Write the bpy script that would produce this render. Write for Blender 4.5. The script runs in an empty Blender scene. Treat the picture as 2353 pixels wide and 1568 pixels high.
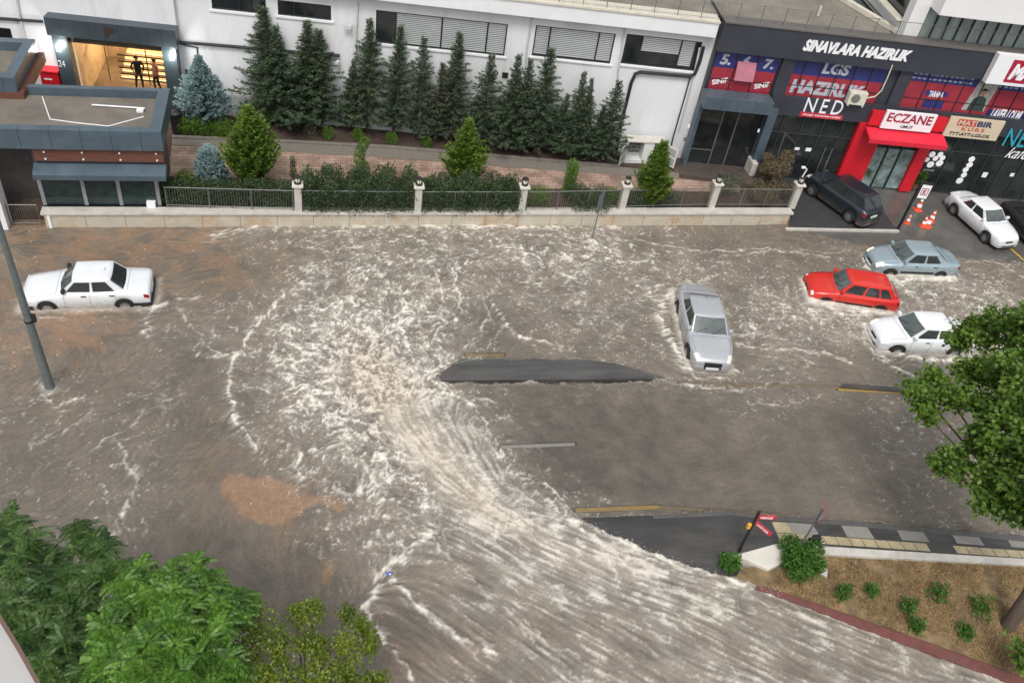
import bpy, bmesh, math, random
import numpy as np
from mathutils import Vector, Matrix
random.seed(11); RNG = np.random.default_rng(7)
scene = bpy.context.scene
# ---------------------------------------------------------------- camera (metres; street level is z = 0)
HC = 22.5
PW, PH = 2352.0, 1568.0
FOC = 2009.149
CX = np.array([0.97831519, -0.01662186, 0.20645362])     # world x in camera terms (right, down, forward)
CY = np.array([-0.16333517, -0.67484301, 0.71965862])    # world y
CU = np.array([0.12736172, -0.7377741, -0.6629241])      # world z
cam_d = bpy.data.cameras.new("camera"); cam = bpy.data.objects.new("camera", cam_d)
scene.collection.objects.link(cam); scene.camera = cam
cam_d.sensor_width = 36.0; cam_d.sensor_fit = 'HORIZONTAL'; cam_d.lens = FOC / PW * 36.0
cam_d.clip_start = 0.1; cam_d.clip_end = 2000
R3 = Matrix(((CX[0], -CX[1], -CX[2]), (CY[0], -CY[1], -CY[2]), (CU[0], -CU[1], -CU[2])))
cam.matrix_world = Matrix.Translation((0, 0, HC)) @ R3.to_4x4()
# ---------------------------------------------------------------- overcast daylight
SUN_EL, SUN_AZ = math.radians(58), math.radians(200)
world = bpy.data.worlds.new("World"); scene.world = world; world.use_nodes = True
wn = world.node_tree; wn.nodes.clear()
sky = wn.nodes.new('ShaderNodeTexSky'); sky.sky_type = 'NISHITA'; sky.sun_disc = False
sky.sun_elevation = SUN_EL; sky.sun_rotation = SUN_AZ; sky.dust_density = 4.0; sky.air_density = 1.2
hs = wn.nodes.new('ShaderNodeHueSaturation'); hs.inputs['Saturation'].default_value = 0.28
bg = wn.nodes.new('ShaderNodeBackground'); bg.inputs['Strength'].default_value = 0.12
wo = wn.nodes.new('ShaderNodeOutputWorld')
wn.links.new(sky.outputs[0], hs.inputs['Color']); wn.links.new(hs.outputs[0], bg.inputs[0]); wn.links.new(bg.outputs[0], wo.inputs[0])
sl = bpy.data.lights.new("sun", 'SUN'); sl.energy = 1.1; sl.angle = math.radians(18); sl.color = (1.0, 0.97, 0.93)
sun = bpy.data.objects.new("sun", sl); scene.collection.objects.link(sun)
sdir = Vector((math.sin(SUN_AZ) * math.cos(SUN_EL), math.cos(SUN_AZ) * math.cos(SUN_EL), math.sin(SUN_EL)))
sun.rotation_euler = sdir.to_track_quat('Z', 'Y').to_euler()
sun.location = (0, 0, 60)
vs = scene.view_settings
vs.view_transform = 'Standard'; vs.look = 'None'; vs.gamma = 1.0; vs.exposure = 0.52
scene.cycles.max_bounces = 6; scene.cycles.diffuse_bounces = 3; scene.cycles.glossy_bounces = 3
scene.cycles.transparent_max_bounces = 8
scene.cycles.use_denoising = True
# ---------------------------------------------------------------- measuring helpers
CAMP = np.array([0, 0, HC])
def ray(px, py):
    d = np.array([px - PW / 2, py - PH / 2, FOC]); return np.array([d @ CX, d @ CY, d @ CU])
def G(px, py, z=0.0):
    r = ray(px, py); return CAMP + r * ((z - HC) / r[2])
class Fr:
    """A building frame: s along the front, d out towards the street, z up."""
    def __init__(s, o, slope):
        u = np.array([1, slope, 0.]); s.u = u / np.linalg.norm(u); s.n = np.array([s.u[1], -s.u[0], 0.]); s.o = np.array([o[0], o[1], 0.])
    def w(s, a, d, z): return s.o + s.u * a + s.n * d + np.array([0, 0, z])
    def px(s, px, py, d=0.0):
        r = ray(px, py); o = s.o + s.n * d; t = (o - CAMP) @ s.n / (r @ s.n); p = CAMP + r * t
        return ((p - s.o) @ s.u, p[2])
WORLDF = Fr((0, 0), 0.0)
# ---------------------------------------------------------------- mesh helpers
LOCS = {}
def L3(o): return LOCS.get(o.name, np.zeros(3)) if o is not None else np.zeros(3)
class MB:
    def __init__(s, fr=None): s.v = []; s.f = []; s.m = []; s.fr = fr
    def pt(s, p):
        return s.fr.w(*p) if s.fr is not None else np.array(p, float)
    def add(s, pts, faces, mi=0, raw=False):
        b = len(s.v)
        for p in pts: s.v.append(np.array(p, float) if raw else s.pt(p))
        for f in faces: s.f.append([b + i for i in f]); s.m.append(mi)
    def box(s, a0, d0, z0, a1, d1, z1, mi=0):
        a0, a1 = min(a0, a1), max(a0, a1); d0, d1 = min(d0, d1), max(d0, d1); z0, z1 = min(z0, z1), max(z0, z1)
        P = [(a, d, z) for z in (z0, z1) for d in (d0, d1) for a in (a0, a1)]
        s.add(P, [(0, 2, 3, 1), (4, 5, 7, 6), (0, 1, 5, 4), (2, 6, 7, 3), (0, 4, 6, 2), (1, 3, 7, 5)], mi)
    def quad(s, *p, mi=0): s.add(p, [tuple(range(len(p)))], mi)
    def prism(s, poly, z0, z1, mi=0):
        n = len(poly); P = [(p[0], p[1], z0) for p in poly] + [(p[0], p[1], z1) for p in poly]
        s.add(P, [tuple(range(n - 1, -1, -1)), tuple(range(n, 2 * n))] + [(i, (i + 1) % n, n + (i + 1) % n, n + i) for i in range(n)], mi)
    def tube(s, pts, r, n=8, mi=0, cap=True):
        pts = [s.pt(p) for p in pts]; rr = r if hasattr(r, '__len__') else [r] * len(pts)
        rings = []; prev = None
        for i, p in enumerate(pts):
            t = pts[min(i + 1, len(pts) - 1)] - pts[max(i - 1, 0)]; t = t / (np.linalg.norm(t) + 1e-9)
            if prev is None:
                a = np.cross(t, (0, 0, 1.)); a = a if np.linalg.norm(a) > .05 else np.cross(t, (1., 0, 0))
            else: a = prev - t * (prev @ t)
            a = a / np.linalg.norm(a); prev = a; b = np.cross(t, a)
            rings.append([p + rr[i] * (a * math.cos(2 * math.pi * k / n) + b * math.sin(2 * math.pi * k / n)) for k in range(n)])
        V = [q for ring in rings for q in ring]; F = []
        for i in range(len(pts) - 1):
            for k in range(n): F.append((i * n + k, i * n + (k + 1) % n, (i + 1) * n + (k + 1) % n, (i + 1) * n + k))
        if cap: F.append(tuple(range(n - 1, -1, -1))); F.append(tuple((len(pts) - 1) * n + k for k in range(n)))
        s.add(V, F, mi, raw=True)
    def lathe(s, c, prof, n=16, mi=0):
        c = s.pt(c); V = []; F = []
        for (r, z) in prof:
            for k in range(n): V.append(c + np.array([r * math.cos(2 * math.pi * k / n), r * math.sin(2 * math.pi * k / n), z]))
        for i in range(len(prof) - 1):
            for k in range(n): F.append((i * n + k, i * n + (k + 1) % n, (i + 1) * n + (k + 1) % n, (i + 1) * n + k))
        F.append(tuple(range(n - 1, -1, -1))); F.append(tuple((len(prof) - 1) * n + k for k in range(n)))
        s.add(V, F, mi, raw=True)
    def build(s, name, mat, parent=None, root=None, smooth=False, bevel=0.0, angle=40, kind=None, label=None):
        me = bpy.data.meshes.new(name); L = L3(root if root is not None else parent)
        me.from_pydata([tuple(p - L) for p in s.v], [], s.f)
        mats = mat if isinstance(mat, (list, tuple)) else [mat]
        for m in mats: me.materials.append(m)
        if len(mats) > 1: me.polygons.foreach_set('material_index', s.m)
        me.update()
        if smooth: me.polygons.foreach_set('use_smooth', [True] * len(me.polygons)); me.set_sharp_from_angle(angle=math.radians(angle))
        o = bpy.data.objects.new(name, me); scene.collection.objects.link(o)
        if parent is not None: o.parent = parent; LOCS[o.name] = L
        if bevel:
            b = o.modifiers.new('bevel', 'BEVEL'); b.width = bevel; b.segments = 2; b.limit_method = 'ANGLE'; b.angle_limit = math.radians(50)
        if kind: o['kind'] = kind
        if label: o['label'] = label
        return o
def tag(o, label, cat, group=None):
    o['label'] = label; o['category'] = cat
    if group: o['group'] = group
    return o
def thing(name, label, cat, loc=(0, 0, 0), group=None):
    o = bpy.data.objects.new(name, None); scene.collection.objects.link(o); o.empty_display_size = .2
    o.location = tuple(float(c) for c in loc); LOCS[o.name] = np.array(loc, float)
    return tag(o, label, cat, group)
def kids(o): return [c for c in bpy.data.objects if c.parent == o]
KID = {}
def dup(o, loc=None, rotz=None, scale=None, label=None, group=None, parent=None):
    if o.name not in KID: KID[o.name] = kids(o)
    c = o.copy(); scene.collection.objects.link(c)
    if parent is not None: c.parent = parent
    if loc is not None: c.location = tuple(float(a) for a in loc)
    if rotz is not None: c.rotation_euler = (c.rotation_euler[0], c.rotation_euler[1], rotz)
    if scale is not None: c.scale = scale if hasattr(scale, '__len__') else (scale,) * 3
    if label: c['label'] = label
    if group: c['group'] = group
    for ch in KID[o.name]: dup(ch, parent=c)
    return c
def recol(o, old, new):
    """give one copy of a thing its own paint (own mesh data)"""
    for c in [o] + kids(o):
        if c.type == 'MESH' and old.name in [m.name for m in c.data.materials if m]:
            c.data = c.data.copy()
            for i, m in enumerate(c.data.materials):
                if m and m.name == old.name: c.data.materials[i] = new
# ---------------------------------------------------------------- materials
def S(c):  # an sRGB 0..255 colour as linear
    return tuple(((x / 255) / 12.92 if x / 255 <= .04045 else ((x / 255 + .055) / 1.055) ** 2.4) for x in c)
MC = {}
def M(name, col, rough=.6, metal=0.0, var=.12, scale=3.0, bump=0.0, bscale=40.0, spec=.5, stain=None, stain_amt=0.0, coat=0.0, emit=None, estr=0.0, detail=True, stretch=None):
    if name in MC: return MC[name]
    m = bpy.data.materials.new(name); m.use_nodes = True; nt = m.node_tree; b = nt.nodes['Principled BSDF']; N = nt.nodes; K = nt.links
    b.inputs['Roughness'].default_value = rough; b.inputs['Metallic'].default_value = metal
    b.inputs['Specular IOR Level'].default_value = spec; b.inputs['Coat Weight'].default_value = coat
    tc = N.new('ShaderNodeTexCoord'); mp = N.new('ShaderNodeMapping'); K.new(tc.outputs['Object'], mp.inputs[0])
    if stretch: mp.inputs['Scale'].default_value = stretch
    nz = N.new('ShaderNodeTexNoise'); nz.inputs['Scale'].default_value = scale; nz.inputs['Detail'].default_value = 6; nz.inputs['Roughness'].default_value = .65
    K.new(mp.outputs[0], nz.inputs['Vector'])
    rp = N.new('ShaderNodeValToRGB'); rp.color_ramp.elements[0].position = .3; rp.color_ramp.elements[1].position = .7
    lo = tuple(max(0, c * (1 - var)) for c in col) + (1,); hi = tuple(min(1, c * (1 + var)) for c in col) + (1,)
    rp.color_ramp.elements[0].color = lo; rp.color_ramp.elements[1].color = hi
    K.new(nz.outputs[0], rp.inputs[0]); out = rp.outputs[0]
    if stain is not None:
        n2 = N.new('ShaderNodeTexNoise'); n2.inputs['Scale'].default_value = scale * .45; n2.inputs['Detail'].default_value = 9; n2.inputs['Roughness'].default_value = .7
        n2.inputs['Distortion'].default_value = .6
        K.new(mp.outputs[0], n2.inputs['Vector'])
        r2 = N.new('ShaderNodeValToRGB'); r2.color_ramp.elements[0].position = .5; r2.color_ramp.elements[1].position = .72
        r2.color_ramp.elements[0].color = (0, 0, 0, 1); r2.color_ramp.elements[1].color = (stain_amt,) * 3 + (1,)
        K.new(n2.outputs[0], r2.inputs[0]); mx = N.new('ShaderNodeMix'); mx.data_type = 'RGBA'
        K.new(r2.outputs[0], mx.inputs[0]); K.new(out, mx.inputs[6]); mx.inputs[7].default_value = tuple(stain) + (1,); out = mx.outputs[2]
    K.new(out, b.inputs['Base Color'])
    if bump:
        n3 = N.new('ShaderNodeTexNoise'); n3.inputs['Scale'].default_value = bscale; n3.inputs['Detail'].default_value = 5; K.new(mp.outputs[0], n3.inputs['Vector'])
        bp = N.new('ShaderNodeBump'); bp.inputs['Strength'].default_value = bump; bp.inputs['Distance'].default_value = .02
        K.new(n3.outputs[0], bp.inputs['Height']); K.new(bp.outputs[0], b.inputs['Normal'])
    if emit is not None: b.inputs['Emission Color'].default_value = tuple(emit) + (1,); b.inputs['Emission Strength'].default_value = estr
    MC[name] = m; return m
def brickmat(name, c1, c2, mortar, bw, bh, rough=.7, msize=.02, rot=0.0, offset=.5):
    m = bpy.data.materials.new(name); m.use_nodes = True; nt = m.node_tree; b = nt.nodes['Principled BSDF']; N = nt.nodes; K = nt.links
    tc = N.new('ShaderNodeTexCoord'); mp = N.new('ShaderNodeMapping'); mp.inputs['Rotation'].default_value = (0, 0, rot); K.new(tc.outputs['Object'], mp.inputs[0])
    bk = N.new('ShaderNodeTexBrick'); K.new(mp.outputs[0], bk.inputs['Vector']); bk.inputs['Color1'].default_value = c1 + (1,); bk.inputs['Color2'].default_value = c2 + (1,)
    bk.inputs['Mortar'].default_value = mortar + (1,); bk.inputs['Scale'].default_value = 1; bk.inputs['Brick Width'].default_value = bw; bk.inputs['Row Height'].default_value = bh
    bk.inputs['Mortar Size'].default_value = msize; bk.offset = offset
    nz = N.new('ShaderNodeTexNoise'); nz.inputs['Scale'].default_value = 1.3; nz.inputs['Detail'].default_value = 8; K.new(tc.outputs['Object'], nz.inputs['Vector'])
    r = N.new('ShaderNodeValToRGB'); r.color_ramp.elements[0].position = .35; r.color_ramp.elements[0].color = (.55, .55, .55, 1); r.color_ramp.elements[1].position = .65; r.color_ramp.elements[1].color = (1.1, 1.1, 1.1, 1)
    K.new(nz.outputs[0], r.inputs[0]); mx = N.new('ShaderNodeMix'); mx.data_type = 'RGBA'; mx.blend_type = 'MULTIPLY'; mx.inputs[0].default_value = 1
    K.new(bk.outputs[0], mx.inputs[6]); K.new(r.outputs[0], mx.inputs[7]); K.new(mx.outputs[2], b.inputs['Base Color']); b.inputs['Roughness'].default_value = rough
    MC[name] = m; return m
def leafmat(name, c1, c2, c3, rough=.5, trans=.25):
    """foliage: each leaf island takes its own green"""
    m = bpy.data.materials.new(name); m.use_nodes = True; nt = m.node_tree; b = nt.nodes['Principled BSDF']; N = nt.nodes; K = nt.links
    g = N.new('ShaderNodeNewGeometry'); r = N.new('ShaderNodeValToRGB'); e = r.color_ramp.elements
    e[0].color = c1 + (1,); e[1].color = c3 + (1,); e[1].position = 1; k = e.new(.5); k.color = c2 + (1,)
    tc = N.new('ShaderNodeTexCoord'); nz = N.new('ShaderNodeTexNoise'); nz.inputs['Scale'].default_value = 1.6; nz.inputs['Detail'].default_value = 3; K.new(tc.outputs['Object'], nz.inputs['Vector'])
    ma = N.new('ShaderNodeMath'); ma.operation = 'MULTIPLY_ADD'; ma.inputs[1].default_value = .5; K.new(g.outputs['Random Per Island'], ma.inputs[0])
    mb = N.new('ShaderNodeMath'); mb.operation = 'MULTIPLY_ADD'; mb.inputs[1].default_value = 1.3; mb.inputs[2].default_value = -.4; K.new(nz.outputs[0], mb.inputs[0])
    K.new(mb.outputs[0], ma.inputs[2]); K.new(ma.outputs[0], r.inputs[0]); K.new(r.outputs[0], b.inputs['Base Color'])
    b.inputs['Roughness'].default_value = rough; b.inputs['Specular IOR Level'].default_value = .35
    if trans:
        tl = N.new('ShaderNodeBsdfTranslucent'); K.new(r.outputs[0], tl.inputs[0]); ms = N.new('ShaderNodeMixShader'); ms.inputs[0].default_value = trans
        K.new(b.outputs[0], ms.inputs[1]); K.new(tl.outputs[0], ms.inputs[2]); K.new(ms.outputs[0], N['Material Output'].inputs['Surface'])
    MC[name] = m; return m
WHITE = M('white_render', (.70, .705, .72), .85, var=.05, scale=.7, bump=.15, stain=(.40, .39, .35), stain_amt=.55, stretch=(1.6, 1.6, .35))
WHITE2 = M('white_fascia', (.74, .75, .76), .8, var=.04, scale=.9, stain=(.5, .49, .45), stain_amt=.4)
FRAMEB = M('window_frame_black', (.02, .022, .024), .4, var=.05)
GLASSD = M('dark_glass', (.018, .021, .022), .08, var=.5, scale=.8, spec=.6)
BLIND = M('blind_slat', (.62, .65, .64), .6, var=.06, scale=2)
PIPEB = M('black_pipe', (.018, .019, .02), .5)
PIPEW = M('white_downpipe', (.52, .53, .54), .6)
SLATE = M('slate_blue_panel', (.088, .125, .155), .36, metal=.25, var=.2, scale=1.2, stain=(.06, .075, .09), stain_amt=.6)
SLATED = M('dark_slate_panel', (.060, .078, .092), .36, metal=.25, var=.2, scale=1.2, stain=(.05, .06, .07), stain_amt=.6)
NAVY = M('navy_grey_cladding', (.045, .05, .066), .45, metal=.2, var=.15, scale=1.0, stain=(.07, .07, .08), stain_amt=.5)
WOODB = M('brown_wood_band', (.13, .05, .032), .55, var=.35, scale=4, stretch=(.4, 1, 6))
ROOFM = M('roof_membrane', (.20, .18, .15), .8, var=.22, scale=.8, stain=(.12, .105, .085), stain_amt=.8, bump=.2)
ROOFM2 = M('guard_roof_screed', (.16, .14, .115), .7, var=.22, scale=1.0, stain=(.09, .08, .065), stain_amt=.8, bump=.2)
STONE = M('cream_marble', (.50, .455, .37), .5, var=.12, scale=2.5, stain=(.40, .22, .09), stain_amt=.85, bump=.1)
STONEC = M('marble_coping', (.50, .48, .43), .5, var=.12, scale=3, stain=(.25, .23, .2), stain_amt=.5)
METALG = M('grey_rail_metal', (.20, .20, .19), .45, metal=.5)
GRAVEL = M('gravel_strip', (.17, .15, .125), .9, var=.45, scale=14, bump=.8, bscale=30)
SOIL = M('garden_soil', (.060, .038, .028), .95, var=.4, scale=5, bump=.8, bscale=20)
PAVE = brickmat('pink_pavers', (.36, .24, .18), (.43, .30, .23), (.24, .17, .13), .5, .25, msize=.022)
CONC = M('wet_asphalt_grey', (.105, .102, .094), .22, var=.22, scale=1.1, stain=(.13, .12, .10), stain_amt=.5, bump=.15, bscale=60)
# ================================================================ GROUND AND WATER
def poly_px(pts, z): return [G(x, y, z)[:2] for x, y in pts]
ASPH = M('street_asphalt', (.078, .075, .070), .45, var=.3, scale=1.5, bump=.3, bscale=70, stain=(.09, .085, .075), stain_amt=.6)
mb = MB(); mb.quad((-400, -300, -.26), (500, -300, -.26), (500, 600, -.26), (-400, 600, -.26)); mb.build('ground', M('city_ground', (.11, .10, .09), .9, var=.3, scale=.1), kind='structure')
mb = MB(); mb.quad((-60, -2, -.22), (90, -2, -.22), (90, 34, -.22), (-60, 34, -.22)); mb.build('road', ASPH, kind='structure')
YEL = M('yellow_road_paint', (.52, .33, .06), .6, var=.25, scale=8)
WHP = M('white_road_paint', (.55, .54, .50), .6, var=.2, scale=8)
def strip_px(name, a, b, w, mat, z):
    A = G(a[0], a[1], z); B = G(b[0], b[1], z); d = (B - A) / np.linalg.norm(B - A); n = np.array([-d[1], d[0], 0]) * w / 2
    m = MB(); m.add([A - n, B - n, B + n, A + n], [(0, 1, 2, 3)]); return m.build(name, mat, kind='structure')
ZM = -.05
strip_px('yellow_line', (1070, 815), (1157, 815), .17, YEL, ZM); strip_px('yellow_line', (1560, 880), (1925, 889), .17, YEL, ZM)
strip_px('yellow_line', (1925, 893), (2250, 911), .20, YEL, ZM); strip_px('lane_marking', (1150, 1026), (1320, 1020), .15, WHP, ZM)
strip_px('yellow_line', (1322, 1171), (1512, 1164), .17, YEL, ZM); strip_px('yellow_line', (1512, 1164), (1790, 1182), .12, YEL, ZM)
strip_px('yellow_line', (2315, 565), (2352, 598), .12, YEL, .055)
# forecourt in front of the shops
FORE = [(1808, 524), (2063, 529), (2200, 600), (2352, 612), (2500, 620), (2500, 470), (2352, 440), (1900, 380), (1700, 372), (1550, 368), (1570, 430), (1812, 470)]
mb = MB(); mb.prism([tuple(p) for p in poly_px([(1812, 532), (1880, 552), (1960, 568), (2190, 594), (2352, 604), (2800, 620), (2800, 380), (1700, 355), (1700, 420), (1822, 480)], .03)], -.2, .03)
mb.build('forecourt', CONC, kind='structure')
mb = MB(); mb.prism([tuple(p) for p in poly_px([(1812, 523), (2062, 529), (2005, 452), (1960, 395), (1700, 372), (1690, 430), (1824, 475)], .10)], .031, .10)
mb.build('pavement', M('dark_block_pavement', (.045, .045, .046), .5, var=.2, scale=2, bump=.4, bscale=30), kind='structure')
mb = MB(); A = G(1806, 526, .12); B = G(2066, 531, .12); d = (B - A) / np.linalg.norm(B - A); n = np.array([-d[1], d[0], 0])
mb.prism([tuple((A - n * .02)[:2]), tuple((B - n * .02)[:2]), tuple((B + n * .14)[:2]), tuple((A + n * .14)[:2])], -.15, .125)
mb.build('kerb', STONEC, kind='structure')
# median strip (dark dry asphalt between the two carriageways) and its kerb
def slab(name, pts, z0, z1, mat): m = MB(); m.prism([tuple(p) for p in poly_px(pts, z1)], z0, z1); return m.build(name, mat, kind='structure', bevel=.012)
DRYA = M('wet_dark_asphalt', (.046, .045, .044), .30, var=.4, scale=1.2, bump=.5, bscale=50, stain=(.10, .088, .074), stain_amt=.85, stretch=(.5, 1.6, 1))
MEDA = M('median_asphalt', (.075, .074, .071), .28, var=.45, scale=1.0, bump=.5, bscale=45, stain=(.12, .108, .092), stain_amt=.8, stretch=(.4, 2.5, 1))
slab('median', [(1010, 872), (1530, 869), (1478, 851), (1410, 833), (1350, 825), (1240, 823), (1120, 823), (1062, 824), (1030, 838), (1004, 860)], -.2, .05, MEDA)
slab('median_kerb', [(1930, 888), (2075, 898), (2330, 925), (2330, 918), (2080, 890), (1935, 880)], -.2, .04, DRYA)
# pavement on the near side
slab('sidewalk', [(1290, 1212), (1322, 1189), (1500, 1182), (1680, 1173), (1775, 1184), (1960, 1196), (2352, 1230), (2700, 1262), (2700, 1345), (2352, 1300), (1790, 1252), (1690, 1280), (1710, 1352), (1630, 1352), (1430, 1302), (1262, 1236)], -.2, .10, DRYA)
slab('kerb', [(1500, 1182.5), (1680, 1173.5), (1775, 1184.5), (1960, 1196.5), (2352, 1230.5), (2700, 1262.5), (2700, 1275), (2352, 1243), (1960, 1207), (1775, 1193), (1680, 1182), (1500, 1190)], -.1, .115, M('kerb_stone', (.085, .082, .078), .5, var=.2, scale=4, stain=(.13, .12, .1), stain_amt=.5))
TAC = M('yellow_paving_slab', (.37, .31, .19), .5, var=.22, scale=3, stain=(.3, .27, .2), stain_amt=.6)
GRS = M('grey_paving_slab', (.23, .22, .195), .5, var=.12, scale=3, stain=(.17, .155, .13), stain_amt=.5)
m = MB()
for q in [[(1773, 1198), (1805, 1199), (1823, 1224), (1783, 1222)], [(1784, 1223.5), (1824, 1225.5), (1840, 1250), (1794, 1248)]]: m.prism([tuple(p) for p in poly_px(q, .106)], .09, .106)
top = lambda x: 1222 + (x - 1824) * .0745
bot = lambda x: 1249 + (x - 1838) * .0706
xs = 1828.0
while xs < 2352:
    w = 30 if int(xs) % 3 else 52
    x2 = xs + w
    if not (2120 < xs < 2180):
        m.prism([tuple(p) for p in poly_px([(xs, top(xs) + 3), (x2 - 1.5, top(x2) + 3), (x2 + 10, bot(x2) - 4), (xs + 12, bot(xs) - 4)], .106)], .09, .106)
    xs = x2
m.build('yellow_paving', TAC, kind='structure')
m = MB()
for a, y in [(1806, 1199), (1932, 1206), (2058, 1213), (2184, 1221), (2310, 1229)]:
    m.prism([tuple(p) for p in poly_px([(a, y), (a + 60, y + 4), (a + 77, y + 31), (a + 14, y + 26)], .107)], .09, .107)
m.build('grey_paving', GRS, kind='structure')
# marble coping of the planted island, the island itself, kerbs of the side road
def wallpx(name, lab, cat, base, z0, z1, mat):
    m = MB(); m.prism([tuple(p) for p in poly_px(base, z1)], z0, z1); o = m.build(name, mat, bevel=.01); return tag(o, lab, cat)
wallpx('coping_wall', 'long low marble coping wall between paving slabs and dry grass', 'wall', [(1836, 1252), (1900, 1254), (2352, 1282), (2700, 1305), (2700, 1318), (2340, 1296), (1898, 1272), (1838, 1270)], 0, .28, STONEC)
wallpx('coping_wall', 'wedge shaped pale marble coping end beneath the red direction sign', 'wall', [(1688, 1274), (1786, 1247), (1836, 1251), (1838, 1270), (1800, 1290), (1766, 1307)], -.2, .28, M('bright_marble', (.6, .57, .5), .5, var=.08, scale=3))
wallpx('stone_block', 'small pale triangular stone lying in the dry grass beside the bush', 'stone', [(1888, 1300), (1902, 1308), (1900, 1326), (1884, 1314)], 0, .24, STONEC)
DRYG = M('dry_grass_ground', (.19, .13, .068), .95, var=.6, scale=2.2, bump=.9, bscale=30, stain=(.075, .055, .038), stain_amt=.9)
isl = [(1700, 1305), (1800, 1288), (1840, 1271), (1900, 1273), (2340, 1297), (2700, 1320), (2800, 1700), (2360, 1556), (2150, 1480), (1950, 1410), (1820, 1365), (1740, 1342), (1690, 1325)]
slab('island_ground', isl, -.2, .16, DRYG)
slab('red_kerb', [(1740, 1343), (1820, 1366), (1950, 1411), (2150, 1481), (2360, 1557), (2700, 1680), (2690, 1712), (2345, 1575), (2140, 1500), (1945, 1428), (1815, 1377), (1735, 1350)], -.2, .20, M('faded_red_kerb_paint', (.15, .052, .044), .65, var=.25, scale=4, stain=(.12, .07, .055), stain_amt=.8))
# garden terrace, path, planting bed
FRN = Fr((.28, 39.94), -.125)      # the long white building
def fl(px, py, z): return tuple(G(px, py, z)[:2])
TZ = .5
mb = MB(); mb.prism([(-40, 33.0), (-11.0, 32.2), (22.3, 32.95), (22.6, 33.2), tuple(G(1700, 372, .1)[:2]), (19, 37.9), (.28, 40.2), (-40, 44.8)], -.2, TZ)
mb.build('garden_terrace', SOIL, kind='structure')
pa = [(560, 365), (640, 347), (900, 352), (1240, 385), (1450, 402), (1700, 402), (1690, 430), (1430, 430), (1060, 420), (640, 400), (400, 395), (395, 330), (560, 338), (640, 345)]
mb = MB(); mb.prism([fl(395, 332, TZ + .05), fl(520, 338, TZ + .05), fl(640, 346, TZ + .05), fl(900, 362, TZ + .05), fl(1240, 388, TZ + .05), fl(1560, 410, TZ + .05), fl(1700, 425, TZ + .05), fl(1700, 440, TZ + .05), fl(1060, 428, TZ + .05), fl(640, 410, TZ + .05), fl(385, 405, TZ + .05)], TZ - .1, TZ + .05)
mb.build('path', PAVE, kind='structure')
mb = MB(); mb.prism([fl(395, 312, TZ + .08), fl(640, 324, TZ + .08), fl(900, 339, TZ + .08), fl(1240, 368, TZ + .08), fl(1420, 383, TZ + .08), fl(1560, 397, TZ + .08), fl(1560, 411, TZ + .08), fl(1240, 388.5, TZ + .08), fl(900, 362.5, TZ + .08), fl(640, 346.5, TZ + .08), fl(395, 332.5, TZ + .08)], TZ - .1, TZ + .08)
mb.build('gravel_strip', GRAVEL, kind='structure')
mb = MB(); mb.prism([fl(395, 308, TZ + .2), fl(640, 318, TZ + .2), fl(900, 332, TZ + .2), fl(1240, 361, TZ + .2), fl(1420, 376, TZ + .2), fl(1420, 381, TZ + .2), fl(1240, 366, TZ + .2), fl(900, 337, TZ + .2), fl(640, 323, TZ + .2), fl(395, 313, TZ + .2)], TZ - .1, TZ + .16)
mb.build('bed_kerb', M('bed_kerb_concrete', (.17, .155, .13), .8, var=.25, scale=5), kind='structure')
mb = MB(); mb.prism([fl(1545, 400, TZ - .05), fl(1700, 425, TZ - .05), fl(1800, 440, .2), tuple(G(1770, 380, .2)[:2]), tuple(G(1700, 392, .2)[:2]), tuple(G(1565, 378, .2)[:2])], .0, TZ + .03)
mb.build('entrance_paving', M('wet_dark_stone_paving', (.075, .06, .05), .3, var=.35, scale=1.6, stain=(.13, .11, .095), stain_amt=.5), kind='structure')

# ---------------------------------------------------------------- flood water: numpy fields on a world grid
def perlin(x, y, seed, P=256):
    r = np.random.default_rng(seed); a = r.random((P, P)) * 2 * np.pi; gx, gy = np.cos(a), np.sin(a)
    xi = np.floor(x).astype(int); yi = np.floor(y).astype(int); xf = x - xi; yf = y - yi
    u = xf * xf * xf * (xf * (xf * 6 - 15) + 10); v = yf * yf * yf * (yf * (yf * 6 - 15) + 10)
    def g(i, j): ii = (xi + i) % P; jj = (yi + j) % P; return gx[ii, jj] * (xf - i) + gy[ii, jj] * (yf - j)
    n0 = g(0, 0) * (1 - u) + g(1, 0) * u; n1 = g(0, 1) * (1 - u) + g(1, 1) * u
    return (n0 * (1 - v) + n1 * v) * 1.5
def fbm(x, y, seed, o=4, g=.55, l=2.03):
    t = 0; a = 1; s = 0
    for i in range(o): t = t + a * perlin(x * l ** i + 17 * i, y * l ** i - 9 * i, seed + i); s += a; a *= g
    return t / s
def sst(a, b, x): t = np.clip((x - a) / (b - a), 0, 1); return t * t * (3 - 2 * t)
STEP = .042; X0, X1, Y0, Y1 = -17.5, 34.0, 8.0, 33.4
gx = np.arange(X0, X1, STEP); gy = np.arange(Y0, Y1, STEP); NX, NY = len(gx), len(gy)
XX, YY = np.meshgrid(gx, gy, indexing='ij'); x = XX.ravel(); y = YY.ravel()
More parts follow.
